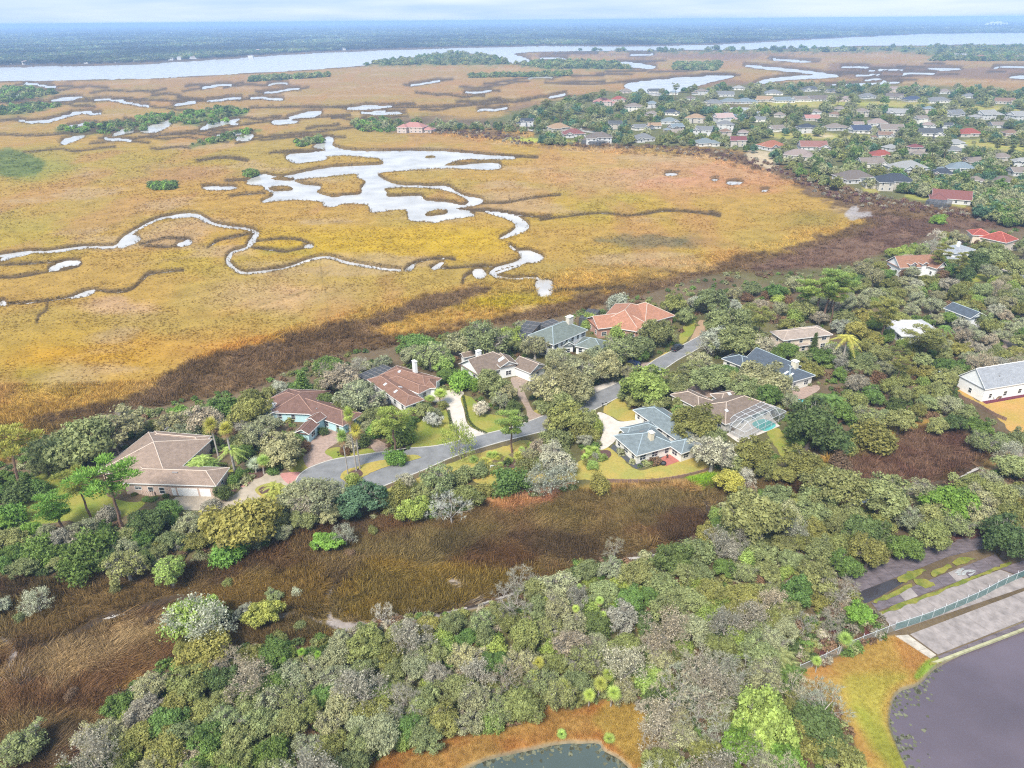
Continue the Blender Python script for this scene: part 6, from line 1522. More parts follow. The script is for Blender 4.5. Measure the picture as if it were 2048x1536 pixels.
# --- bushes between road and lower lawn
for px, py, w, k, t, lab in ((1133, 833, 90, 'oak', 'olive', None), (1175, 838, 60, 'oak', 'sage', None), (1105, 850, 50, 'mossy', 'grey', None), (1160, 865, 60, 'bush', 'olive', None), (1110, 880, 60, 'bush', 'sage', None), (1190, 850, 40, 'bush', 'lime', None), (1170, 880, 40, 'mossy', 'pale', None), (1108, 908, 90, 'mossy', 'pale', None), (1075, 890, 50, 'mossy', 'lilac', None), (1130, 920, 50, 'bush', 'sage', None), (1180, 870, 36, 'bush', 'gold', None), (1102, 950, 78, 'lacy', 'pale', 'see-through pale tree on the lower lawn'), (1020, 962, 72, 'bush', 'green', 'dark green bush above the curved straw bank'), (1198, 966, 50, 'bush', 'gold', 'olive bush at the end of the timber retaining wall'),
    (1050, 930, 40, 'bush', 'sage', None), (1085, 930, 40, 'bush', 'sage', None), (960, 940, 40, 'bush', 'sage', None), (925, 950, 46, 'bush', 'sage', None), (990, 935, 36, 'bush', 'gold', None), (1060, 905, 40, 'mossy', 'grey', None), (1185, 930, 26, 'bush', 'lime', None), (1205, 915, 22, 'bush', 'lime', None), (1175, 925, 18, 'bush', 'gold', None), (1192, 912, 18, 'bush', 'pale', None),
    (645, 990, 115, 'mossy', 'grey', 'big grey lichen oak covering the end of the road'), (618, 1010, 80, 'mossy', 'lilac', None), (716, 992, 110, 'oak', 'teal', 'dark blue-green tree below the palm island'), (690, 1012, 60, 'oak', 'teal', None), (750, 985, 60, 'oak', 'green', None), (812, 960, 50, 'mossy', 'pale', None), (870, 955, 105, 'mossy', 'sage', 'grey-green oak at the lower side of the road bend'), (800, 985, 60, 'bush', 'olive', None), (845, 985, 60, 'oak', 'sage', None), (930, 985, 75, 'oak', 'olive', None), (785, 1000, 50, 'bush', 'olive', None), (830, 1015, 82, 'oak', 'lime', 'rounded yellow-green tree on the marsh edge below the road'), (855, 1010, 50, 'oak', 'green', None), (902, 1018, 70, 'bare', 'white', 'bleached leafless tree on the marsh edge beside the rounded yellow-green tree'), (960, 980, 46, 'bush', 'gold', None), (610, 1035, 60, 'oak', 'sage', None), (705, 960, 40, 'bush', 'lime', None), (660, 1025, 60, 'oak', 'grey', None)): T(k, px, py, w, t, lab)
for px, py, w, k, t, lab in ((1427, 898, 122, 'mossy', 'pale', 'large pale lichen oak in front of the blue roofed house corner'), (1400, 880, 50, 'mossy', 'pale', None), (1505, 898, 110, 'oak', 'olive', 'olive oak in front of the white pool cage'), (1475, 925, 70, 'oak', 'sage', None), (1535, 930, 70, 'oak', 'olive', None), (1612, 925, 95, 'oak', 'gold', 'golden-olive tree at the marsh edge right of the pool cage lawn'), (1570, 945, 60, 'oak', 'olive', None), (1459, 960, 78, 'spread', 'yellow', 'low yellow tree at the end of the retaining wall'), (1490, 955, 40, 'lacy', 'white', None), (1623, 852, 128, 'oak', 'dark', 'large dense dark green tree right of the pool cage'), (1665, 880, 70, 'oak', 'dark', None), (1590, 870, 60, 'oak', 'green', None), (1749, 873, 88, 'bush', 'gold', 'yellow-brown spreading bush at the edge of the right hand brown marsh'), (1700, 895, 40, 'bush', 'gold', None), (1680, 925, 50, 'bush', 'rust', None), (1745, 862, 60, 'oak', 'sage', None)): T(k, px, py, w, t, lab)
# umbrella pines and landmarks on the right
for px, py, w, b_, v_, lab in ((1622, 575, 70, (1630, 640), 2, 'left crown of the bright umbrella pine group'), (1650, 560, 75, (1645, 645), 2, 'middle and tallest bright umbrella pine'), (1682, 572, 62, (1655, 640), 0, 'right crown of the bright umbrella pine group'), (1600, 585, 50, (1608, 640), 0, None), (1668, 590, 50, (1660, 648), 0, None)): T('pine', px, py, w, 'lime', lab, base=b_, var=v_)
T('pine', 1765, 620, 62, 'gold', 'tall golden pine in front of the white metal roof', base=(1760, 692), var=1); T('pine', 1850, 672, 90, 'olive', 'tall open pine right of the white metal roof', base=(1848, 722), var=1); T('queen', 1890, 660, 40, 'green', 'feather palm with an orange dead skirt near the metal roof', var=0); T('bare', 1872, 470, 30, 'white', 'bleached leafless tree left of the pyramid roof')
T('sabal', 1866, 506, 16, 'lime', 'fan palm before the brick brown roof', base=(1866, 530)); T('oak', 2040, 530, 70, 'sage'); T('oak', 2010, 510, 60, 'sage'); T('oak', 1955, 520, 60, 'dark'); T('oak', 1985, 515, 60, 'sage'); T('oak', 1930, 545, 50, 'dark'); T('oak', 1905, 540, 40, 'green')
T('bush', 1176, 650, 26, 'lime'); T('bush', 1878, 437, 30, 'bright', 'bright green shrub alone in the far brown marsh')
# --- foreground landmarks
T('oak', 1525, 1430, 150, 'lime', 'brightest yellow-green tree at the bottom of the wood'); T('oak', 1490, 1470, 120, 'bright'); T('oak', 1560, 1500, 100, 'bright'); T('oak', 1640, 1445, 130, 'dark', 'dark oak on the left side of the orange bank'); T('oak', 1680, 1500, 110, 'olive')
for px, py, w in ((1390, 1320, 72), (1440, 1330, 80), (1480, 1340, 80), (1350, 1390, 90), (1400, 1410, 100), (1460, 1370, 70), (1365, 1355, 60)): T('bare', px, py, w, 'pale')
T('bare', 1685, 1185, 75, 'lilac', 'pinkish leafless tree beside the ditch'); T('bare', 1665, 1235, 60, 'lilac'); T('bare', 1610, 1245, 50, 'lilac'); T('oak', 1722, 1224, 62, 'bright', 'bright green round tree at the left end of the spillway slabs'); T('sabal', 1692, 1258, 34, 'lime', 'small fan palm in the maroon scrub', var=2); T('queen', 1572, 1300, 60, 'sage', 'grey-green feather palm thicket beside the chain link fence', var=1); T('queen', 1578, 1325, 60, 'green', var=1)
T('palmetto', 1128, 1465, 28, 'lime', 'left palm shrub on the teal pond shore'); T('palmetto', 1222, 1475, 30, 'lime', 'right palm shrub on the teal pond shore')
for px, py, w, t in ((1080, 1310, 30, 'yellow'), (1125, 1355, 36, 'yellow'), (1200, 1345, 34, 'yellow'), (1215, 1330, 30, 'lime'), (1180, 1370, 30, 'lime'), (1225, 1365, 34, 'lime'), (1065, 1335, 28, 'yellow'), (1640, 1310, 24, 'lime')): T('sabal', px, py, w, t, var=2)
T('bare', 760, 1230, 50, 'white', 'bleached leafless tree on the wood edge near the mud path'); T('bare', 1040, 1155, 60, 'lilac', 'pinkish leafless tree above the mud creek'); T('bare', 1230, 1095, 46, 'pale', 'pale dead tree on the creek bank')
T('oak', 1503, 1030, 150, 'sage', 'big grey-green oak standing forward into the brown marsh'); T('oak', 1680, 975, 130, 'sage'); T('oak', 1765, 985, 130, 'sage'); T('oak', 1630, 990, 90, 'sage'); T('oak', 1900, 1000, 110, 'bright', 'bright green tree above the ditch on the right'); T('oak', 2020, 1080, 110, 'dark', 'dark tree leaning over the ditch at the right edge'); T('oak', 2040, 930, 90, 'sage')
# low yellow palmettos along the road
rp = random.Random(5)
for k in range(34):
    px = 925 + 150 * rp.random(); py = 935 - (px - 925) * 0.27 + rp.uniform(-14, 16)
    T('palmetto', px, py, rp.uniform(16, 26), rp.choice(('yellow', 'lime', 'gold', 'lime')))
for k in range(12): T('palmetto', 1160 + 40 * rp.random(), 895 + 20 * rp.random(), rp.uniform(16, 26), 'lime')
for k in range(10): T('palmetto', 690 + 24 * rp.random(), 948 + 14 * rp.random(), rp.uniform(10, 16), rp.choice(('lime', 'rust')))
# clipped hedges edging the curving drive
def hedge(label, pts, w, h):
    q = [P(*p, 0) for p in smooth_poly(pts, False, 3)]; r = np.random.default_rng(3); V, v = [], []
    root = empty('hedge', q[0]); tag(root, label, 'hedge')
    for i in range(len(q) - 1):
        a, b = np.array(q[i]), np.array(q[i + 1]); n = int(np.linalg.norm(b - a) * 70); t = r.random((n, 1)); d = rdir(r, n); d[:, 2] = np.abs(d[:, 2])
        c = a * (1 - t) + b * t + d * np.array((w, w, h)) * r.uniform(.7, 1.05, (n, 1)); V.append(cards(r, c, unit(d + r.normal(size=d.shape) * .4), np.full(n, .13))); v.append(r.random(n))
    V = np.concatenate(V) - np.array(q[0]); o = add('foliage', np_mesh('foliage', V, np.arange(len(V)).reshape(-1, 3), [M_leaf], None, np.concatenate(v)), root); o.color = (.09, .12, .035, 1)
hedge('low clipped hedge on the left side of the curving drive', [(897, 822), (901, 842), (908, 858), (916, 866)], .5, .7); hedge('low clipped hedge on the right side of the curving drive', [(926, 792), (931, 815), (937, 840), (950, 856), (972, 867)], .5, .7)
hedge('dark hedge edge of the lower planting bed beside the teal house drive', [(797, 893), (815, 892), (828, 880), (826, 868)], .5, .6)
# ================================================================ WOODS: the trees between the hand placed ones
HQ = []
for wg in HOUSES:
    q = [proj(np.array([p.x]), np.array([p.y]), np.array([p.z])) for p in wg.corners(0)]
    HQ.append([(float(a[0]), float(b[0])) for a, b in q])
SPOTS = [(t[1], t[2], 0.0) for t in TREES]
SW = [max(20.0, t[4].scale[0] * KIND[t[0]][1] * 2 * F / depth(t[4].location)) for t in TREES]
wr = random.Random(21)

def pin(x, y, q):
    r = False; m = len(q)
    for i in range(m):
        ax, ay = q[i]; bx, by = q[(i + 1) % m]
        if (ay > y) != (by > y) and x < (bx - ax) * (y - ay) / (by - ay) + ax: r = not r
    return r

ROADPOLY = [(p.x, p.y) for p in up] + [(p.x, p.y) for p in lo]
def fill(poly, wmin, wmax, mix, n, tight=0.62, hs=1.0):
    xs = [p[0] for p in poly]; ys = [p[1] for p in poly]; made = 0
    ks = [m[:2] for m in mix]; wt = [m[2] for m in mix]
    for k in range(n * 40):
        if made >= n: break
        x, y = wr.uniform(min(xs), max(xs)), wr.uniform(min(ys), max(ys))
        if not pin(x, y, poly): continue
        f = 0.75 + 0.25 * (y - min(ys)) / max(1, max(ys) - min(ys))
        w = wr.uniform(wmin, wmax) * f
        kind, tone = wr.choices(ks, wt)[0]
        if kind in ('bush',): w *= 0.6
        if kind in ('sabal',): w *= 0.42
        if kind in ('pine',): w *= 0.8
        if any(((x - a) ** 2 + ((y - b) * 1.35) ** 2) < (tight * (w + c) / 2) ** 2 for (a, b, _), c in zip(SPOTS, SW)): continue
        if any(pin(x, y + 0.35 * w, q) or pin(x, y, q) for q in AVOID): continue
        if any(pin(x, y, q) or pin(x - w * .4, y, q) or pin(x + w * .4, y, q) or pin(x, y - w * .3, q) for q in HQ): continue
        T(kind, x, y, w, tone, None, hs); SPOTS.append((x, y, 0)); SW.append(w); made += 1

G1 = [('oak', 'sage', 20), ('mossy', 'grey', 14), ('mossy', 'lilac', 3), ('lacy', 'lilac', 6), ('oak', 'olive', 13), ('oak', 'green', 9), ('oak', 'dark', 2), ('mossy', 'sage', 9), ('lacy', 'pale', 3), ('bare', 'lilac', 4), ('oak', 'gold', 4), ('bush', 'lime', 5), ('spread', 'grey', 5), ('weep', 'sage', 3)]
# near wood: left part, middle, right
fill([(130, 1530), (240, 1400), (330, 1345), (500, 1300), (700, 1270), (860, 1240), (960, 1225), (1040, 1300), (1060, 1400), (1000, 1445), (900, 1460), (800, 1485), (720, 1520), (700, 1580), (120, 1580)], 78, 118, G1, 120, 0.55)
fill([(960, 1225), (1060, 1180), (1150, 1140), (1280, 1120), (1400, 1090), (1440, 1020), (1500, 1000), (1570, 1020), (1640, 1060), (1660, 1150), (1600, 1260), (1590, 1330), (1480, 1370), (1300, 1380), (1100, 1390), (1040, 1300)], 66, 105, G1, 110, 0.55)
fill([(1290, 1390), (1600, 1350), (1660, 1400), (1710, 1500), (1715, 1580), (1310, 1580)], 80, 120, [('oak', 'olive', 10), ('lacy', 'lilac', 6), ('bare', 'pale', 8), ('oak', 'dark', 6), ('mossy', 'grey', 8), ('oak', 'lime', 4)], 22, 0.5)
fill([(1090, 1180), (1200, 1150), (1340, 1140), (1330, 1200), (1200, 1230), (1060, 1260)], 40, 60, [('bush', 'lime', 5), ('bush', 'bright', 5), ('sabal', 'lime', 4)], 22, 0.5)
G2 = [('oak', 'sage', 26), ('oak', 'olive', 16), ('mossy', 'grey', 12), ('oak', 'green', 12), ('oak', 'gold', 5), ('mossy', 'sage', 12), ('oak', 'dark', 3), ('lacy', 'pale', 3)]
fill([(1520, 990), (1700, 960), (1830, 985), (1960, 950), (2060, 930), (2060, 1060), (1960, 1045), (1860, 1070), (1760, 1120), (1680, 1145), (1640, 1060)], 70, 105, G2, 46, 0.55)
G3 = [('oak', 'sage', 24), ('mossy', 'grey', 16), ('oak', 'olive', 12), ('oak', 'green', 9), ('mossy', 'lilac', 7), ('lacy', 'lilac', 5), ('oak', 'gold', 5), ('bush', 'gold', 3), ('bush', 'lime', 3), ('mossy', 'pale', 4), ('pine', 'olive', 2), ('oak', 'dark', 2), ('bush', 'rust', 2)]
fill([(1590, 790), (1690, 770), (1780, 770), (1880, 790), (1960, 830), (2060, 890), (2060, 925), (1960, 880), (1900, 845), (1800, 850), (1690, 870), (1620, 860), (1580, 830)], 58, 90, G2, 44, 0.55)
fill([(1640, 690), (1760, 690), (1900, 700), (1920, 740), (1890, 790), (1780, 775), (1680, 765), (1640, 730)], 50, 76, G3, 44, 0.55)
fill([(1870, 690), (2060, 690), (2060, 760), (1960, 745), (1910, 770)], 46, 70, [('lacy', 'lilac', 6), ('mossy', 'lilac', 6), ('oak', 'gold', 4), ('bush', 'sage', 4), ('mossy', 'grey', 4)], 22, 0.55)
fill([(1680, 560), (1780, 545), (1880, 560), (2060, 580), (2060, 690), (1900, 700), (1700, 690), (1660, 640)], 44, 68, G3, 70, 0.55)
fill([(1440, 590), (1560, 560), (1640, 555), (1690, 545), (1790, 520), (1830, 545), (1700, 575), (1660, 640), (1560, 650), (1440, 650)], 42, 66, G3, 46, 0.55)
fill([(1900, 460), (1960, 480), (2060, 480), (2060, 580), (1900, 575), (1820, 555), (1790, 535)], 34, 54, G3, 40, 0.55)
fill([(1780, 495), (1850, 490), (1870, 500), (1790, 525)], 26, 36, [('bush', 'lime', 4), ('oak', 'lime', 3)], 12, 0.5)
fill([(500, 790), (560, 765), (600, 780), (720, 720), (830, 690), (960, 660), (1050, 640), (1040, 680), (960, 700), (880, 730), (790, 720), (700, 745), (640, 780), (540, 800)], 40, 64, G3, 30, 0.55)
fill([(300, 840), (420, 815), (500, 820), (540, 850), (480, 870), (420, 862), (320, 860)], 40, 62, G3, 16, 0.5)
fill([(-20, 960), (60, 900), (100, 950), (60, 1000), (40, 1050), (-20, 1060)], 46, 70, [('oak', 'green', 5), ('bush', 'green', 5), ('oak', 'olive', 3)], 10, 0.5)
fill([(-20, 1040), (60, 1055), (200, 1055), (290, 1035), (420, 1040), (560, 1020), (600, 1050), (520, 1080), (400, 1085), (300, 1110), (120, 1130), (-20, 1130)], 46, 76, [('oak', 'sage', 5), ('oak', 'green', 5), ('weep', 'green', 2), ('mossy', 'grey', 3), ('oak', 'dark', 2), ('bush', 'lilac', 2)], 26, 0.5)
fill([(1200, 780), (1260, 745), (1320, 760), (1340, 800), (1270, 812), (1235, 795)], 36, 60, [('oak', 'sage', 3), ('oak', 'lime', 3), ('bush', 'green', 3)], 10, 0.5)
fill([(1620, 1235), (1700, 1190), (1760, 1255), (1640, 1310), (1600, 1330)], 26, 44, [('bush', 'maroon', 5), ('bush', 'rust', 3), ('bare', 'lilac', 4), ('bush', 'dark', 2)], 22, 0.5)
fill([(1880, 1060), (1980, 1040), (2010, 1075), (1900, 1085)], 26, 40, [('bush', 'maroon', 5), ('bush', 'rust', 2)], 10, 0.5)
fill([(500, 1310), (620, 1290), (700, 1290), (690, 1330), (600, 1340), (520, 1345)], 40, 66, [('mossy', 'sage', 4), ('bush', 'dark', 2), ('sabal', 'bright', 3), ('bush', 'maroon', 2)], 14, 0.5)

# ================================================================ FAR VILLAGE
FR = {}
def fmat(rgb):
    if rgb not in FR: FR[rgb] = mat('village_roof', tuple(x * .62 for x in rgb), 0.9, 0.14, 1.2)
    return FR[rgb]
W_f = [mat('village_white', (.56, .55, .53), .8, .06, 1.0), mat('village_cream', (.47, .43, .37), .85, .06, 1.0), W_ivory, mat('village_pink', (.50, .42, .37), .85, .06, 1.0)]
WNAME = {'village_white': 'white', 'village_cream': 'cream', W_ivory.name: 'ivory', 'village_pink': 'pinkish'}
RC = {'teal grey': (.25, .29, .30), 'maroon': (.26, .09, .09), 'orange red': (.44, .17, .10), 'rosy red': (.36, .17, .14), 'pinkish tan': (.38, .295, .26), 'red': (.38, .10, .075), 'tan': (.31, .255, .215), 'light grey': (.40, .39, .37), 'brown grey': (.22, .18, .155), 'dark slate': (.07, .08, .10),
      'blue grey': (.25, .30, .33), 'red brown': (.29, .115, .10), 'grey': (.25, .25, .25), 'dark grey': (.12, .125, .13), 'orange': (.45, .30, .18), 'pale pink': (.58, .42, .38), 'navy slate': (.08, .10, .16), 'brown orange': (.30, .19, .135), 'pink': (.55, .27, .23)}
VILL = [(1409, 281, 50, 'teal grey', 1, 2), (1476, 276, 40, 'maroon', 2, 1), (1543, 287, 60, 'orange red', 1, 0), (1625, 288, 66, 'rosy red', 1, 0), (1598, 305, 70, 'pinkish tan', 1, 1), (1763, 305, 54, 'red', 1, 1), (1741, 321, 60, 'tan', 1, 2), (1813, 329, 84, 'light grey', 2, 0), (1707, 348, 84, 'brown grey', 1, 0), (1790, 355, 84, 'dark slate', 2, 1), (1885, 341, 52, 'dark slate', 1, 3), (1922, 330, 62, 'blue grey', 2, 0),
        (1903, 389, 88, 'red brown', 1, 0), (1830, 290, 32, 'maroon', 2, 3), (1908, 296, 44, 'grey', 1, 2), (1938, 262, 54, 'red', 1, 1), (1861, 262, 54, 'dark grey', 2, 2), (1782, 254, 56, 'tan', 2, 1), (1720, 256, 52, 'navy slate', 1, 2), (1669, 251, 46, 'tan', 1, 0), (1613, 251, 42, 'dark slate', 2, 0), (1553, 253, 36, 'tan', 1, 2), (1755, 242, 48, 'pinkish tan', 1, 0), (1623, 233, 38, 'pink', 1, 1), (1392, 232, 44, 'orange', 2, 1), (1447, 231, 46, 'pale pink', 2, 0), (1409, 256, 42, 'grey', 2, 0),
        (1796, 222, 48, 'light grey', 1, 0), (1908, 224, 44, 'grey', 1, 0), (1973, 225, 48, 'light grey', 2, 0), (2036, 227, 46, 'light grey', 2, 0), (1826, 196, 44, 'navy slate', 1, 1), (1874, 198, 58, 'grey', 1, 2), (2008, 200, 48, 'brown orange', 1, 1), (1563, 198, 46, 'teal grey', 1, 2), (1529, 196, 38, 'orange', 1, 1), (1490, 200, 42, 'blue grey', 1, 0), (1459, 200, 42, 'teal grey', 1, 1), (1635, 195, 48, 'brown grey', 1, 0), (1600, 196, 38, 'tan', 1, 2), (1427, 203, 46, 'grey', 1, 1), (1734, 190, 40, 'grey', 1, 0), (1789, 191, 40, 'brown grey', 1, 1),
        (1621, 176, 44, 'dark grey', 1, 0), (1546, 183, 38, 'grey', 1, 2), (1450, 186, 44, 'grey', 1, 0), (2006, 357, 60, 'brown grey', 1, 2), (2040, 338, 50, 'tan', 1, 0), (2044, 318, 40, 'light grey', 2, 0), (2004, 309, 42, 'tan', 1, 1), (1952, 355, 36, 'tan', 1, 2),
        (828, 250, 62, 'pink', 2, 3), (1054, 239, 32, 'dark slate', 2, 0), (1117, 251, 50, 'orange', 2, 1), (1147, 263, 54, 'red brown', 1, 0), (1199, 270, 62, 'brown grey', 2, 0), (1286, 272, 52, 'grey', 1, 0), (1278, 251, 34, 'grey', 1, 2), (1343, 222, 38, 'dark slate', 1, 2), (1339, 239, 42, 'teal grey', 1, 0), (1308, 248, 34, 'orange', 1, 0), (1230, 244, 34, 'dark grey', 2, 1), (1206, 200, 44, 'pink', 2, 3), (1237, 196, 36, 'red', 1, 3), (1267, 210, 40, 'tan', 2, 2),
        (1919, 109, 30, 'light grey', 2, 0), (1962, 112, 26, 'rosy red', 2, 1), (1990, 108, 20, 'light grey', 2, 0), (2040, 112, 28, 'tan', 2, 0)]
NEARLM = [(1813, 226, 'the upper golf fairway'), (1640, 272, 'the sandy golf bunker'), (1690, 310, 'the village street'), (1543, 300, 'the marsh edge'), (1480, 225, 'the village pond'), (1880, 400, 'the brown marsh strip'), (1150, 283, 'the bright marsh lawn'), (2000, 300, 'the lower golf fairway'), (1950, 110, 'the far river'), (1640, 170, 'the winding white creek'), (1250, 190, 'the white mud flats'), (830, 255, 'the marsh causeway')]
def vill_house(px, py, w, rc, st, wc, label, rot=None, cross=True, z=None):
    ze = 2.9 if st == 1 else 5.4
    g = P(px, py, ze + 1.2); wm = w * depth(g) / F; dm = max(9.0, min(wm * 0.62, 16.0)); g.z = 0
    a = wr.uniform(-.45, .45) if rot is None else rot
    u = Vector((math.cos(a), math.sin(a))); v = Vector((-u.y, u.x)); o = Vector((g.x, g.y))
    def R(cx, cy, ww, dd, z, kind, pitch, ax=None):
        c = o + u * cx + v * cy; A = c - u * ww / 2 - v * dd / 2; B = c + u * ww / 2 - v * dd / 2; C2 = A + v * dd
        return Wing(A, B, C2, z, kind, ax, pitch, world=True)
    ws = [R(0, 0, wm * (.8 if cross else 1), dm, ze, wr.choice(('hip', 'hip', 'gable')), 0.5)]
    if cross: ws.append(R(wm * wr.choice((-.27, .27)), -dm * 0.38, wm * 0.36, dm * 0.8, ze + .05, wr.choice(('hip', 'gable')), 0.5, 'v'))
    if st == 2 and wm > 14: ws.append(R(wm * wr.choice((-.5, .5)), dm * 0.05, wm * .35, dm * .8, 3.0, 'hip', .45))
    h = house(label, ws, fmat(RC[rc]), W_f[wc], None, caps_on=False, storeys=st, wstep=4.2 if w > 44 else 6.0, group='houses of the far village')
    return h
vr = random.Random(77)
for k in range(400):
    if len(VILL) >= 104: break
    x = vr.uniform(1230, 2046); y = vr.uniform(172, 262) if vr.random() < .8 else vr.uniform(262, 350)
    if y > 262 and x < 1650 + (y - 262) * 2.2: continue
    w_ = vr.uniform(26, 40) * (0.75 + (y - 170) / 300)
    if any(abs(x - q[0]) < (w_ + q[2]) * .52 and abs(y - q[1]) < 11 for q in VILL): continue
    if any(pin(x, y + 4, q) for q in zzl(1348, 150, 2.926, [[(250, 180), (500, 165), (760, 150), (1420, 150), (1480, 180), (1200, 190), (760, 195), (300, 190)], [(530, 340), (1000, 345), (1330, 375), (1200, 385), (540, 368)], [(1600, 180), (2048, 185), (2048, 215), (1700, 200)], [(1680, 390), (2060, 400), (2060, 460), (1740, 420)]])): continue
    VILL.append((x, y, w_, vr.choice(('grey', 'tan', 'brown grey', 'light grey', 'pinkish tan', 'dark grey', 'blue grey', 'tan', 'brown orange')), vr.choice((1, 1, 2)), vr.randrange(4)))
used = {}
for (px, py, w, rc, st, wc) in VILL:
    lm = min(NEARLM, key=lambda q: abs(q[0] - px) + 2.5 * abs(q[1] - py))
    rel = 'behind' if py < lm[1] - 14 else ('in front of' if py > lm[1] + 14 else 'beside')
    lab = '%s roofed %s walled %s %s %s' % (rc, WNAME[W_f[wc].name], 'two storey house' if st == 2 else 'low house', rel, lm[2])
    if lab in used:
        used[lab] += 1; lab += ', ' + ('smaller' if w < 46 else 'larger') + ', farther %s' % ('right' if px > lm[0] else 'left')
    else: used[lab] = 1
    if len(lab.split()) > 16: lab = lab.replace(' walled', '').replace(' two storey', ' tall')
    vill_house(px, py, w, rc, st, wc, lab)
for lab, a, b, c in (('dark pool screen on the red brown roofed village house', (1862, 396), (1905, 402), (1866, 403)), ('dark screened porch of the brown grey two storey house', (1172, 276), (1215, 282), (1170, 281)), ('dark pool screen of the dark grey village house', (1842, 268), (1878, 270), (1842, 273))):
    pool_cage(lab, a, b, c, 3.0, .6, 5, 2, M_vent, M_scrd)
# houses and the big white building across the river
k = 0
SHORE = [(20, 122, 14), (48, 123, 16), (70, 121, 12), (170, 121, 12), (232, 119, 12), (262, 117, 14), (340, 115, 14), (357, 114, 12), (385, 112, 20), (440, 108, 10), (455, 107, 22), (500, 110, 14), (515, 100, 18), (530, 98, 12), (575, 96, 10), (418, 69, 16), (592, 75, 8), (601, 74, 7), (686, 96, 14), (712, 92, 10), (790, 79, 9), (835, 65, 8), (924, 63, 6), (1078, 84, 8), (1128, 82, 12), (1180, 82, 14), (1205, 82, 12), (1285, 78, 10), (1350, 78, 12), (1365, 78, 10), (1420, 75, 12), (1445, 74, 14), (1505, 73, 10), (1535, 72, 12), (1562, 70, 14), (1640, 66, 10), (1690, 66, 12), (1712, 65, 12), (1740, 65, 10), (1760, 64, 12), (1785, 63, 10), (1700, 53, 14), (1722, 53, 12), (1590, 53, 10), (1610, 53, 10), (1830, 50, 12), (1846, 50, 8), (1900, 49, 8), (1912, 49, 8), (1950, 50, 14), (1964, 61, 8), (1906, 62, 12), (1985, 52, 10), (1930, 43, 6), (1944, 42, 6), (1957, 42, 6)]
SHORE.sort()
ORD = 'first second third fourth fifth sixth seventh eighth ninth tenth eleventh twelfth thirteenth fourteenth fifteenth sixteenth seventeenth eighteenth nineteenth'.split()
def ordinal(i):
    if i <= 19: return ORD[i - 1]
    t, u = divmod(i, 10); T10 = {2: 'twenty', 3: 'thirty', 4: 'forty', 5: 'fifty'}
    return T10[t] + ('-' + ORD[u - 1] if u else 'th').replace('yth', 'ieth') if u else T10[t][:-1] + 'ieth'
for (px, py, w) in SHORE:
    g = P(px, py, 8); wm = max(9, w * depth(g) / F * 0.75); k += 1; g.z = 0; ze = 5 + (k % 3) * 1.5
    o = Vector((g.x, g.y)); dm = min(wm * .6, 22)
    root_w = [Wing(o + Vector((-wm / 2, 0)), o + Vector((wm / 2, 0)), o + Vector((-wm / 2, dm)), ze, 'hip', 'u', 0.4, world=True)]
    house('white walled shore house with %s roof, %s from the left across the river' % (('light grey', 'tan', 'pale pink', 'light grey')[k % 4], ordinal(k)), root_w, fmat(RC[('light grey', 'tan', 'pale pink', 'light grey')[k % 4]]), W_f[0], None, caps_on=False, autow=False, group='houses across the river')
def big_block():
    c = P(1986, 52, 10); c.z = 0; root = empty('hospital_block', c); tag(root, 'big white stepped building rising above the far woods', 'building'); u = depth(c) / F
    for x0, x1, h, nm in ((-36, 26, 22, 'wall'), (-14, 26, 40, 'wall'), (-6, 14, 52, 'wall'), (-70, -36, 10, 'wall')):
        mb = MB(); mb.box((c.x + (x0 + x1) / 2 * u, c.y, 0), (x1 - x0) * u, 40 - .3 * x1, h); mb.build(nm, W_white, root)
    for r_ in range(3):
        for q in range(6):
            mb = MB(); mb.box((c.x + (-10 + q * 6.4) * u, c.y - 22, 18 + 7 * r_), 3.2 * u, 6, 2.6); mb.build('window', M_glass, root)
big_block()
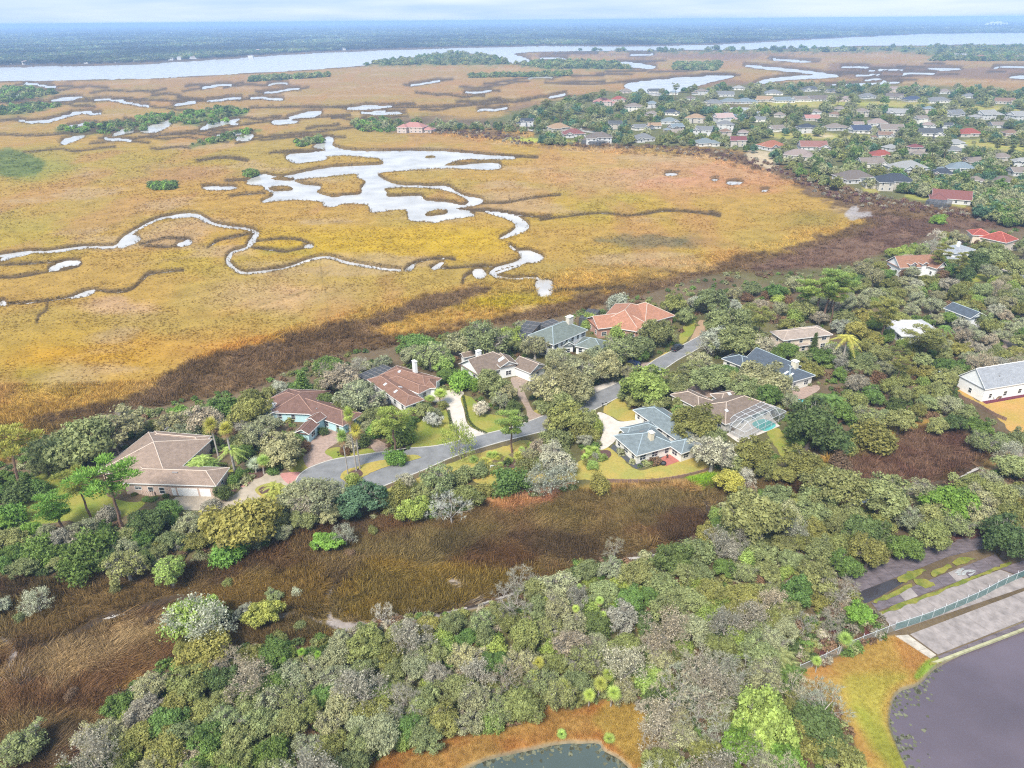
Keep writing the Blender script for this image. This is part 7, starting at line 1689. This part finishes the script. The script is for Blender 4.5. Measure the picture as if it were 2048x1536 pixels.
# ================================================================ MASSES: grasses, far scrub, far woods (geometry nodes instances)
def scatter(name, pts, scl, col, sources, squash=1.0, rot=None):
    n = len(pts)
    me = bpy.data.meshes.new(name); me.vertices.add(n); me.vertices.foreach_set('co', np.asarray(pts, np.float32).ravel())
    a = me.attributes.new('scl', 'FLOAT_VECTOR', 'POINT'); s3 = np.stack([scl, scl, scl * squash], 1).astype(np.float32); a.data.foreach_set('vector', s3.ravel())
    a = me.attributes.new('rotz', 'FLOAT', 'POINT'); a.data.foreach_set('value', (RNG.uniform(0, 6.28, n) if rot is None else rot).astype(np.float32))
    a = me.attributes.new('col', 'FLOAT_COLOR', 'POINT'); a.data.foreach_set('color', np.concatenate([np.clip(col, 0, 1), np.ones((n, 1))], 1).astype(np.float32).ravel())
    a = me.attributes.new('pick', 'INT', 'POINT'); a.data.foreach_set('value', RNG.integers(0, len(sources), n).astype(np.int32))
    o = add(name, me); tag(o, kind='stuff')
    ng = bpy.data.node_groups.new(name + '_nodes', 'GeometryNodeTree')
    ng.interface.new_socket('Geometry', in_out='INPUT', socket_type='NodeSocketGeometry'); ng.interface.new_socket('Geometry', in_out='OUTPUT', socket_type='NodeSocketGeometry')
    N, Lk = ng.nodes, ng.links
    gi, go = N.new('NodeGroupInput'), N.new('NodeGroupOutput')
    iop = N.new('GeometryNodeInstanceOnPoints'); j = N.new('GeometryNodeJoinGeometry')
    for m in sources:
        src = bpy.data.objects.new(name + '_model', m)
        oi = N.new('GeometryNodeObjectInfo'); oi.inputs['Object'].default_value = src
        oi.inputs['As Instance'].default_value = True
        Lk.new(oi.outputs['Geometry'], j.inputs[0])
    def attr(nm, ty):
        q = N.new('GeometryNodeInputNamedAttribute'); q.data_type = ty; q.inputs['Name'].default_value = nm
        return [s for s in q.outputs if s.name == 'Attribute' and s.enabled][0] if any(s.name == 'Attribute' and s.enabled for s in q.outputs) else q.outputs[0]
    cx = N.new('ShaderNodeCombineXYZ'); Lk.new(attr('rotz', 'FLOAT'), cx.inputs[2])
    Lk.new(gi.outputs[0], iop.inputs['Points']); Lk.new(j.outputs[0], iop.inputs['Instance'])
    iop.inputs['Pick Instance'].default_value = True
    Lk.new(attr('pick', 'INT'), iop.inputs['Instance Index']); Lk.new(cx.outputs[0], iop.inputs['Rotation']); Lk.new(attr('scl', 'FLOAT_VECTOR'), iop.inputs['Scale'])
    Lk.new(iop.outputs[0], go.inputs[0])
    md = o.modifiers.new('instances', 'NODES'); md.node_group = ng
    return o

def tuft(seed, n=16, h=1.0, r0=0.35, w=0.05, lean=0.6):
    r = np.random.default_rng(seed); a = r.uniform(0, 6.28, n); d = np.stack([np.cos(a), np.sin(a), np.zeros(n)], 1)
    base = d * r.uniform(0, r0, (n, 1)); tip = base + d * r.uniform(.1, lean, (n, 1)) + np.array((0, 0, 1)) * h * r.uniform(.6, 1.1, (n, 1))
    base[:, 2] = -.12
    V = slivers(base, tip, w * r.uniform(.6, 1.4, n), r)
    return np_mesh('grass_tuft', V, np.arange(len(V)).reshape(-1, 3), [M_grass_i], None, r.random(n))
def flop(seed, n=22, h=0.7, L=1.5):
    """combed-over clump of rush: all blades lean one way"""
    r = np.random.default_rng(seed); base = np.concatenate([r.normal(size=(n, 2)) * .45, np.zeros((n, 1)) - .1], 1)
    tip = base + np.stack([L * r.uniform(.5, 1.1, n), r.normal(size=n) * .3, h * r.uniform(.5, 1.2, n)], 1)
    V = slivers(base, tip, .05 * r.uniform(.6, 1.4, n), r)
    return np_mesh('grass_tuft', V, np.arange(len(V)).reshape(-1, 3), [M_grass_i], None, r.random(n))
TUFTS = [tuft(k) for k in range(3)] + [flop(9), flop(10)]; STIFF = [tuft(20 + k, 14, 0.8, 0.5, 0.06, .35) for k in range(3)]

def pts_in(poly, n):
    xs = [p[0] for p in poly]; ys = [p[1] for p in poly]
    px = RNG.uniform(min(xs), max(xs), n); py = RNG.uniform(min(ys), max(ys), n); m = inside(px, py, poly); return px[m], py[m]
def grass(name, poly, n, models, size, cmul, keep_land=False, pxsize=0.0, sq=1.0, wmin=1.0, dens=None):
    px, py = pts_in(poly, n); w = P_np(px, py, 0.0)
    Cc, Wc, WPc, LMc, a1, a2, a3, _t = paint(px, py, w[:, 0], w[:, 1])
    ok = (Wc > wmin) & (WPc > 2)
    if name != 'cordgrass':
        for q, mw in MUD:
            i_, d_ = sdf(px, py, smooth_poly(q, False), 12, False, mw * 1.3)
            if d_ is not None: ok[i_[d_ < 2 + 5 * (a3[i_] - .5)]] = False
    if not keep_land: ok &= LMc < 0.5
    if dens is not None: ok &= RNG.random(len(px)) < dens(w, a1, a2, a3)
    w, Cc, a2 = w[ok], Cc[ok], a2[ok]
    dd = w[:, 1] * cp + CH * sp
    s = np.maximum(size, pxsize * dd / F) * RNG.uniform(.6, 1.35, len(w)) * (0.75 + .5 * a2)
    c = Cc * cmul * (RNG.uniform(.72, 1.3, (len(w), 1)) if name != 'cordgrass' else RNG.uniform(.86, 1.14, (len(w), 1)))
    w[:, 2] = -0.2
    rz = None
    if name in ('rush_grass', 'straw_grass'):      # matted, leaning together
        rz = 9.5 * fbm(w[:, 0] / 16, w[:, 1] / 16, 120, 3) + RNG.normal(size=len(w)) * .45
        s = s * (.45 + 1.15 * fbm(w[:, 0] / 5, w[:, 1] / 5, 130, 3))
    return scatter(name, w, s, c, models, sq, rz)
grass('rush_grass', FBROWN, 150000, TUFTS, 1.25, 1.6, wmin=7.5, dens=lambda w, a, b, c: .45 + .55 * (fbm(w[:, 0] / 4, w[:, 1] / 4, 67, 3) > .47))
FLOPS = [flop(30 + k, 34, 0.65, 1.7) for k in range(4)]
grass('straw_grass', [(-40, 1300), (60, 1300), (150, 1262), (330, 1210), (430, 1195), (400, 1250), (330, 1330), (230, 1390), (140, 1540), (-40, 1560)], 17000, FLOPS, 1.5, 2.15, wmin=8.0, dens=lambda w, a, b, c: .15 + .85 * (fbm(w[:, 0] / 7, w[:, 1] / 4, 61) > .5))
grass('straw_grass', [(360, 1180), (520, 1130), (680, 1120), (660, 1210), (600, 1290), (440, 1300), (420, 1220)], 7500, FLOPS, 1.3, 1.6, wmin=8.0, dens=lambda w, a, b, c: .1 + .9 * (fbm(w[:, 0] / 7, w[:, 1] / 4, 63) > .52))
grass('straw_grass', [(700, 1030), (980, 1000), (1400, 970), (1420, 1060), (1240, 1110), (1000, 1150), (720, 1120)], 14000, FLOPS, 1.2, 1.75, wmin=8.0, dens=lambda w, a, b, c: .15 + .85 * (fbm(w[:, 0] / 8, w[:, 1] / 4, 65) > .5))
grass('orange_grass', ORANGE, 34000, STIFF, 0.55, 1.35, True); grass('bank_grass', ORANGE2, 30000, STIFF, 0.45, 1.3, True)
grass('rush_grass', [(-60, 770), (300, 760), (420, 700), (700, 620), (960, 560), (1450, 500), (1760, 430), (1400, 290), (1000, 255), (800, 258), (1000, 290), (1400, 320), (1720, 400), (2060, 430), (2060, 490), (1800, 510), (1560, 570), (1050, 670), (640, 730), (300, 880), (-60, 940)], 90000, TUFTS, 1.3, 1.7, pxsize=5.0,
      dens=lambda w, a, b, c: 1.0)
grass('cordgrass', [(-60, 300), (900, 300), (1500, 330), (1760, 430), (1400, 540), (1000, 620), (700, 650), (300, 780), (-60, 860)], 90000, STIFF, 0.6, 1.12, pxsize=3.4, sq=.6, dens=lambda w, a, b, c: 0.35 + .65 * (b > .5))
# rank dark growth on the creek banks
sel = np.nonzero((W > 1.2) & (W < 4.5) & (gpy > 180) & (gpy < 640) & (gpx > -60) & (gpx < 2110) & (LM < .3))[0]
sel = RNG.choice(sel, min(len(sel), 26000), False)
bp_ = np.stack([GX[sel], GY[sel], GZ[sel] - .1], 1) + np.concatenate([RNG.normal(size=(len(sel), 2)) * .8, np.zeros((len(sel), 1))], 1)
dd = bp_[:, 1] * cp + CH * sp
scatter('creek_bank_grass', bp_, np.maximum(0.9, 3.4 * dd / F) * RNG.uniform(.5, 1.2, len(sel)), np.array((.17, .12, .05)) * RNG.uniform(.6, 1.5, (len(sel), 1)), TUFTS[:3])

# undergrowth of the woods
NOSCRUB = [[(222, 955), (440, 965), (500, 1010), (350, 1042), (250, 1014)], ORANGE, ORANGE2, PURPLE_POND, TEAL_POND, [(1690, 1150), (1860, 1080), (1960, 1066), (2300, 1060), (2300, 1300), (1870, 1330), (1780, 1275), (1750, 1230), (1715, 1195)]]
SH = [clump_crown(400 + k, 1.0, 12, 34, 0.20, .9, 10, low=-.4, cr=(.35, .5), mats=[M_leaf_i, M_leaf_i]) for k in range(3)]
def scrub(name, polys, n, size, tones, px0=0.0, keep=None):
    P0, S0, C0 = [], [], []
    for poly in polys:
        px, py = pts_in(poly, n); w = P_np(px, py, 0.0)
        okk = np.ones(len(px), bool)
        for q in AVOID + HQ + NOSCRUB:
            okk &= ~inside(px, py, q)
            if q not in NOSCRUB: okk &= ~(inside(px, py - 7, q) | inside(px, py - 16, q))
        w = w[okk]; dd = w[:, 1] * cp + CH * sp
        s = np.maximum(size, px0 * dd / F) * RNG.uniform(.5, 1.4, len(w))
        c = np.array([TONE[t] for t in tones])[RNG.integers(0, len(tones), len(w))] * RNG.uniform(.75, 1.25, (len(w), 1))
        w[:, 2] = s * .25; P0.append(w); S0.append(s); C0.append(c)
    return scatter(name, np.concatenate(P0), np.concatenate(S0), np.concatenate(C0), SH)
scrub('undergrowth', [LAND[1]], 9000, .9, ('olive', 'sage', 'lilac', 'green', 'rust', 'grey', 'dark')); scrub('undergrowth', [LAND[0]], 12000, .9, ('olive', 'sage', 'green', 'grey', 'dark', 'rust'))
# floating weed and foam along the pond shores
pad = np_mesh('weed_pad', [(math.cos(a) * (.6 + .4 * ((k * 7) % 3) / 2), math.sin(a) * (.6 + .4 * ((k * 5) % 3) / 2), 0) for k, a in enumerate(np.linspace(0, 5.6, 8))], [[0, k, k + 1] for k in range(1, 7)], [M_grass_i])
for pl, z_, wid, nn in ((PURPLE_POND, -0.43, 46, 2600), (TEAL_POND, -0.43, 22, 900)):
    q_ = smooth_poly(pl); px, py = pts_in(q_, nn * 14); _i, d_ = sdf(px, py, q_, 80); d2 = np.full(len(px), 0.0); d2[_i] = d_
    keep = (d2 < 0) & (RNG.random(len(px)) < 0.75 * np.exp(d2 / wid * 2.6)) & (fbm(px / 16, py / 10, 91) > .42) & (px < 1885)
    w_ = P_np(px[keep], py[keep], z_); scatter('pond_weed', w_, RNG.uniform(.12, .5, len(w_)), np.array((.24, .24, .15)) * RNG.uniform(.5, 1.5, (len(w_), 1)), [pad])
# green scrub on the creek islands and levees
scrub('marsh_scrub', [[(0, 178), (60, 176), (120, 186), (60, 200), (0, 206)], [(0, 215), (60, 208), (120, 212), (60, 226), (0, 232)], [(110, 258), (220, 244), (330, 236), (300, 262), (160, 270)], [(340, 228), (440, 216), (500, 222), (440, 250), (340, 246)], [(380, 290), (470, 262), (520, 258), (500, 270), (400, 294)],
      [(590, 285), (640, 274), (650, 282), (600, 294)], [(270, 238), (310, 228), (340, 234), (300, 250)], [(720, 262), (700, 245), (760, 236), (810, 250), (790, 265)], [(300, 372), (350, 368), (345, 378), (310, 380)], [(490, 350), (505, 343), (512, 350), (500, 353)]], 160, 2.2, ('green', 'sage', 'bright', 'dark'), 5.0)
scrub('marsh_scrub', [[(715, 131), (800, 119), (880, 110), (950, 108), (1015, 122), (1020, 130), (900, 130)], [(1030, 128), (1150, 124), (1240, 128), (1260, 138), (1100, 138)], [(1140, 101), (1400, 100), (1700, 94), (2100, 90), (2100, 118), (1900, 116), (1800, 104), (1500, 104), (1300, 105)], [(1860, 122), (1900, 104), (2060, 100), (2060, 122)], [(940, 152), (1140, 148), (1140, 152), (940, 156)], [(500, 158), (660, 150), (660, 154), (500, 164)], [(1350, 130), (1440, 128), (1430, 142), (1350, 140)]], 420, 4.0, ('green', 'sage', 'olive', 'dark'), 5.0)
scrub('brown_scrub', [[(800, 262), (900, 262), (1000, 266), (1070, 284), (1300, 290), (1440, 298), (1560, 330), (1700, 378), (1850, 410), (2060, 440), (2060, 455), (1880, 430), (1700, 410), (1600, 372), (1500, 330), (1300, 300), (1050, 290), (900, 270)]], 9000, 1.0, ('lilac', 'rust', 'rust', 'maroon'), 2.6)

# far village trees: past the three hundred nearest oaks, one mass
FT = [clump_crown(420 + k, 5.0, 26, 60, 0.55, .85, 0, mats=[M_leaf_i, M_leaf_i]) for k in range(3)]
fx, fy = [], []
for poly, n in (([(1080, 282), (1075, 245), (1010, 240), (1040, 225), (1120, 205), (1200, 185), (1300, 180), (1420, 172), (1560, 166), (1750, 170), (2100, 182), (2100, 430), (2000, 415), (1930, 395), (1800, 375), (1690, 355), (1600, 325), (1520, 300), (1440, 288), (1300, 284), (1150, 282)], 5600),
                ([(1940, 400), (2100, 380), (2100, 445), (2000, 440), (1960, 425)], 160), ([(760, 262), (720, 250), (780, 240), (950, 246), (1010, 240), (1080, 250), (1080, 262), (950, 254), (880, 256)], 190), ([(1540, 310), (1620, 330), (1700, 365), (1660, 368), (1580, 340)], 60)):
    a, b2 = pts_in(poly, n); fx.append(a); fy.append(b2)
fx, fy = np.concatenate(fx), np.concatenate(fy); ok = np.ones(len(fx), bool)
fair = zzl(1348, 150, 2.926, [[(250, 180), (500, 165), (760, 150), (1000, 155), (1420, 155), (1480, 180), (1200, 190), (1000, 180), (760, 195), (520, 190), (300, 190)], [(530, 340), (700, 335), (860, 335), (1000, 350), (1250, 355), (1330, 375), (1200, 385), (900, 378), (700, 372), (540, 365)], [(1600, 180), (1750, 175), (2048, 185), (2048, 215), (1850, 215), (1700, 200)], [(1680, 390), (1800, 380), (2060, 400), (2060, 460), (1900, 440), (1740, 420)], [(910, 500), (940, 470), (1040, 430), (1060, 450), (960, 510), (930, 560)], [(430, 440), (560, 450), (600, 500), (590, 545), (500, 530), (440, 490)]])
for q in fair: ok &= ~(inside(fx, fy, q) & (RNG.random(len(fx)) < .93))
w = P_np(fx, fy, 4.0); w[:, 2] = 0
gx_, gy_ = proj(w[:, 0], w[:, 1], np.zeros(len(w)))
for (px, py, ww, rc, st, wc) in VILL:
    ok &= ~((np.abs(fx - px) < ww * .46) & (fy > py - 6) & (fy < py + 13))
sz = RNG.uniform(.5, 1.4, len(fx)) * (0.72 + .25 * (fy < 230)); tn = np.array([TONE[t] for t in ('sage', 'olive', 'green', 'grey', 'dark', 'sage', 'teal', 'grey')])[RNG.integers(0, 8, len(fx))] * RNG.uniform(.8, 1.2, (len(fx), 1))
w[:, 2] = 3.2 * sz
scatter('village_trees', w[ok], sz[ok], tn[ok], FT)
for px, py, ww, by in ((1070, 215, 14, 232), (1092, 205, 22, 232), (1105, 220, 20, 240), (1122, 216, 22, 245), (1135, 228, 20, 248), (1160, 196, 14, 215), (1185, 190, 20, 215), (1205, 187, 18, 212), (1350, 175, 16, 200), (1380, 178, 18, 205), (1570, 222, 24, 255), (1590, 235, 22, 262), (1675, 195, 16, 212), (1700, 192, 16, 212), (1860, 295, 30, 335), (1885, 290, 24, 330), (1925, 300, 22, 330), (1685, 268, 16, 290), (1775, 235, 18, 258), (1800, 262, 18, 285), (1990, 285, 18, 312), (2020, 290, 20, 318), (1300, 235, 18, 262), (1515, 182, 18, 200)):
    T('pine', px, py, ww, 'sage', None, base=(px, by))

# the wooded plain across the river, to the horizon
FW = [clump_crown(440 + k, 9.0, 16, 22, 1.9, .62, 0, low=0.0, mats=[M_leaf_i, M_leaf_i]) for k in range(3)]
n = 90000; rr = 1650 * np.exp(RNG.random(n) * math.log(20000 / 1650)); th = np.radians(RNG.uniform(-46, 46, n)); fxw, fyw = rr * np.sin(th), rr * np.cos(th)
px, py = proj(fxw, fyw, np.zeros(n)); ok = inside(px, py, FARLAND)
ok &= ~((py > 70) & (sdf_far := np.zeros(n, bool)))
fxw, fyw, rr = fxw[ok], fyw[ok], rr[ok]
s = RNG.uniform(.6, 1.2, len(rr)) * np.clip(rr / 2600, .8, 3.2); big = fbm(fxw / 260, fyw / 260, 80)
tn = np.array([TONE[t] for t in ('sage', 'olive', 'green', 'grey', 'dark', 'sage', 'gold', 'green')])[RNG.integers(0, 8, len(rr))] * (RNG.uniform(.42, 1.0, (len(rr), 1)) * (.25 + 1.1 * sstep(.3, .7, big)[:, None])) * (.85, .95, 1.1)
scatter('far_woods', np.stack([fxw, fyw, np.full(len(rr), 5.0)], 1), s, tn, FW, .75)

# ================================================================ HAZE
hm = bpy.data.materials.new('haze'); n_, l_ = nodes_of(hm); n_.clear()
ho = n_.new('ShaderNodeOutputMaterial'); pv = n_.new('ShaderNodeVolumePrincipled')
pv.inputs['Color'].default_value = (0.42, 0.64, 1.0, 1); pv.inputs['Density'].default_value = 0.000165; pv.inputs['Anisotropy'].default_value = 0.0
l_.new(pv.outputs[0], ho.inputs['Volume'])
mb = MB(); mb.box((0, 12400, -4.2), 64000, 31400, 110.0)
tag(mb.build('haze', hm), kind='stuff')
# ================================================================ LABELS OF THE TREES: what they look like and what they stand beside
MARKS = [(150, 893, 'the largest left oak'), (310, 920, 'the tan roofed house'), (400, 990, 'the white garage doors'), (130, 1000, 'the left lawn'), (478, 1045, 'the golden-olive tree'), (547, 975, 'the mulch island'), (620, 810, 'the teal walled house'), (645, 890, 'the pink paver drive'), (705, 930, 'the three slim palms'), (760, 885, 'the small paver drive'), (740, 750, 'the dark screened porch'), (800, 770, 'the rust brown house'),
         (870, 850, 'the curving drive lawn'), (905, 800, 'the curving pale drive'), (990, 840, 'the lawn right of the curving drive'), (1010, 725, 'the taupe roofed white house'), (1048, 790, 'the brown paver drive'), (1110, 665, 'the two storey sage roofed house'), (1260, 635, 'the terracotta roofed house'), (1268, 728, 'the navy car'), (1358, 696, 'the black pickup truck'), (1395, 655, 'the orange dirt track'), (1150, 805, 'the middle of the street'), (1220, 850, 'the curved drive of the blue roofed house'),
         (1000, 885, 'the road by the crooked pine'), (830, 905, 'the road bend'), (640, 960, 'the road end'), (1000, 925, 'the yellow palmetto bed'), (1060, 960, 'the lower lawn'), (1040, 1000, 'the curved straw bank'), (1300, 950, 'the timber retaining wall'), (1315, 865, 'the blue roofed house'), (1410, 780, 'the hidden paver court'), (1450, 815, 'the brown shingled house'), (1520, 850, 'the white pool cage'), (1560, 890, 'the lawn below the pool cage'), (1540, 740, 'the slate roofed house'), (1605, 790, 'the slate house patio'),
         (1600, 675, 'the cream two storey house'), (1650, 590, 'the umbrella pines'), (1694, 682, 'the yellow feather palm'), (1810, 645, 'the white metal roof'), (1915, 620, 'the narrow slate roofed house'), (1840, 520, 'the brick brown roof'), (1910, 497, 'the blue-grey pyramid roof'), (1990, 470, 'the red tile roof'), (1970, 555, 'the shaded green lawn'), (2030, 545, 'the pale drive by the right edge'), (1990, 765, 'the white gabled house'), (1955, 815, 'the low plank fence'), (1878, 752, 'the blue garden fountain'), (2030, 695, 'the brown drive at the right edge'),
         (1790, 910, 'the right hand brown marsh'), (1640, 1000, 'the creek mouth on the right'), (1503, 1030, 'the big oak in the marsh'), (1400, 1080, 'the muddy creek bend'), (1300, 1105, 'the mud creek'), (1180, 1130, 'the dead creek-bank tree'), (960, 1215, 'the pale mud creek'), (760, 1235, 'the bleached wood-edge tree'), (660, 1210, 'the mud path'), (600, 1290, 'the lower marsh clearing'), (400, 1260, 'the green marsh clump'), (524, 1227, 'the bright round marsh tree'), (330, 1150, 'the lone light green marsh tree'), (73, 1200, 'the fallen silvery tree'), (168, 1105, 'the drooping evergreen'), (240, 1380, 'the combed brown grass'),
         (42, 1484, 'the bottom left corner'), (160, 1530, 'the maroon undergrowth'), (730, 1510, 'the orange bank'), (900, 1470, 'the orange grass point'), (1060, 1430, 'the inner orange bank'), (1130, 1370, 'the yellow fan palms'), (1200, 1355, 'the fan palm clump'), (1270, 1410, 'the golden grass corner'), (1128, 1480, 'the teal pond'), (1420, 1340, 'the bleached tree group'), (1525, 1430, 'the brightest bottom tree'), (1680, 1420, 'the orange bank edge'), (1640, 1325, 'the pale chain link fence'), (1690, 1260, 'the maroon scrub'), (1722, 1224, 'the round tree by the slabs'), (1685, 1185, 'the pinkish ditch tree'), (1780, 1120, 'the dark ditch slabs'), (1900, 1085, 'the upper ditch bank'), (2020, 1080, 'the dark ditch tree'),
         (1200, 1170, 'the lime green thicket'), (880, 1300, 'the twiggy lilac wood'), (1000, 1330, 'the grey wood hollow'), (500, 1400, 'the grey left wood'), (700, 1400, 'the wood above the orange bank'), (1450, 1180, 'the dense right wood'), (1550, 1130, 'the wood behind the ditch'), (1330, 1270, 'the tangled middle wood'), (400, 1490, 'the lowest left wood'), (1120, 215, 'the pine stand at the village tip'), (1190, 200, 'the pink roofed far house'), (1365, 190, 'the white flats'), (1580, 240, 'the dark slate two storey house'), (1690, 200, 'the upper golf fairway'), (1870, 310, 'the light grey village roof'), (2005, 300, 'the right fairway')]
LABS = {}
for kind, px, py, tone, root, lab in TREES:
    if lab: root['label'] = lab; continue
    best = sorted(MARKS, key=lambda q: (q[0] - px) ** 2 + (1.6 * (q[1] - py)) ** 2)[:2]
    m = best[0]; dx, dy = px - m[0], (py - m[1]) * 1.6
    dist = math.hypot(dx, dy)
    rel = 'close beside' if dist < 26 else ('behind' if dy < -abs(dx) else 'in front of' if dy > abs(dx) else 'to the right of' if dx > 0 else 'to the left of')
    k = '%s %s %s %s' % (TWORD[tone], KWORD[kind], rel, m[2])
    LABS.setdefault(k, []).append((px, py, root, best[1]))
for k, v in LABS.items():
    if len(v) == 1: v[0][2]['label'] = k; continue
    sub = {}
    for px, py, root, m2 in v: sub.setdefault(m2[2], []).append((px, py, root))
    for m2, q in sub.items():
        k2 = k + ', toward ' + m2 if len((k + ' toward ' + m2).split()) <= 16 else k
        if len(q) == 2 and k2 != k:
            q.sort(key=lambda t: t[2].scale[0]); a, b = k2.split(' ', 1)
            q[0][2]['label'] = 'smaller ' + k2; q[1][2]['label'] = 'larger ' + k2
            if len(q[0][2]['label'].split()) > 16: q[0][2]['label'] = 'smaller ' + k; q[1][2]['label'] = 'larger ' + k
        else:
            for px, py, root in q:
                root['label'] = k2
                if len(q) > 1: root['group'] = k2
GROUPS = {'oak': 'oaks of the near woods', 'mossy': 'moss-hung oaks of the woods', 'spread': 'spreading trees', 'bush': 'bushes', 'lacy': 'lichen trees', 'bare': 'leafless trees', 'pine': 'pines', 'sabal': 'fan palms', 'queen': 'feather palms', 'palmetto': 'low palmettos', 'weep': 'drooping trees'}
for kind, px, py, tone, root, lab in TREES:
    if 'group' not in root and kind in GROUPS: root['group'] = GROUPS[kind]
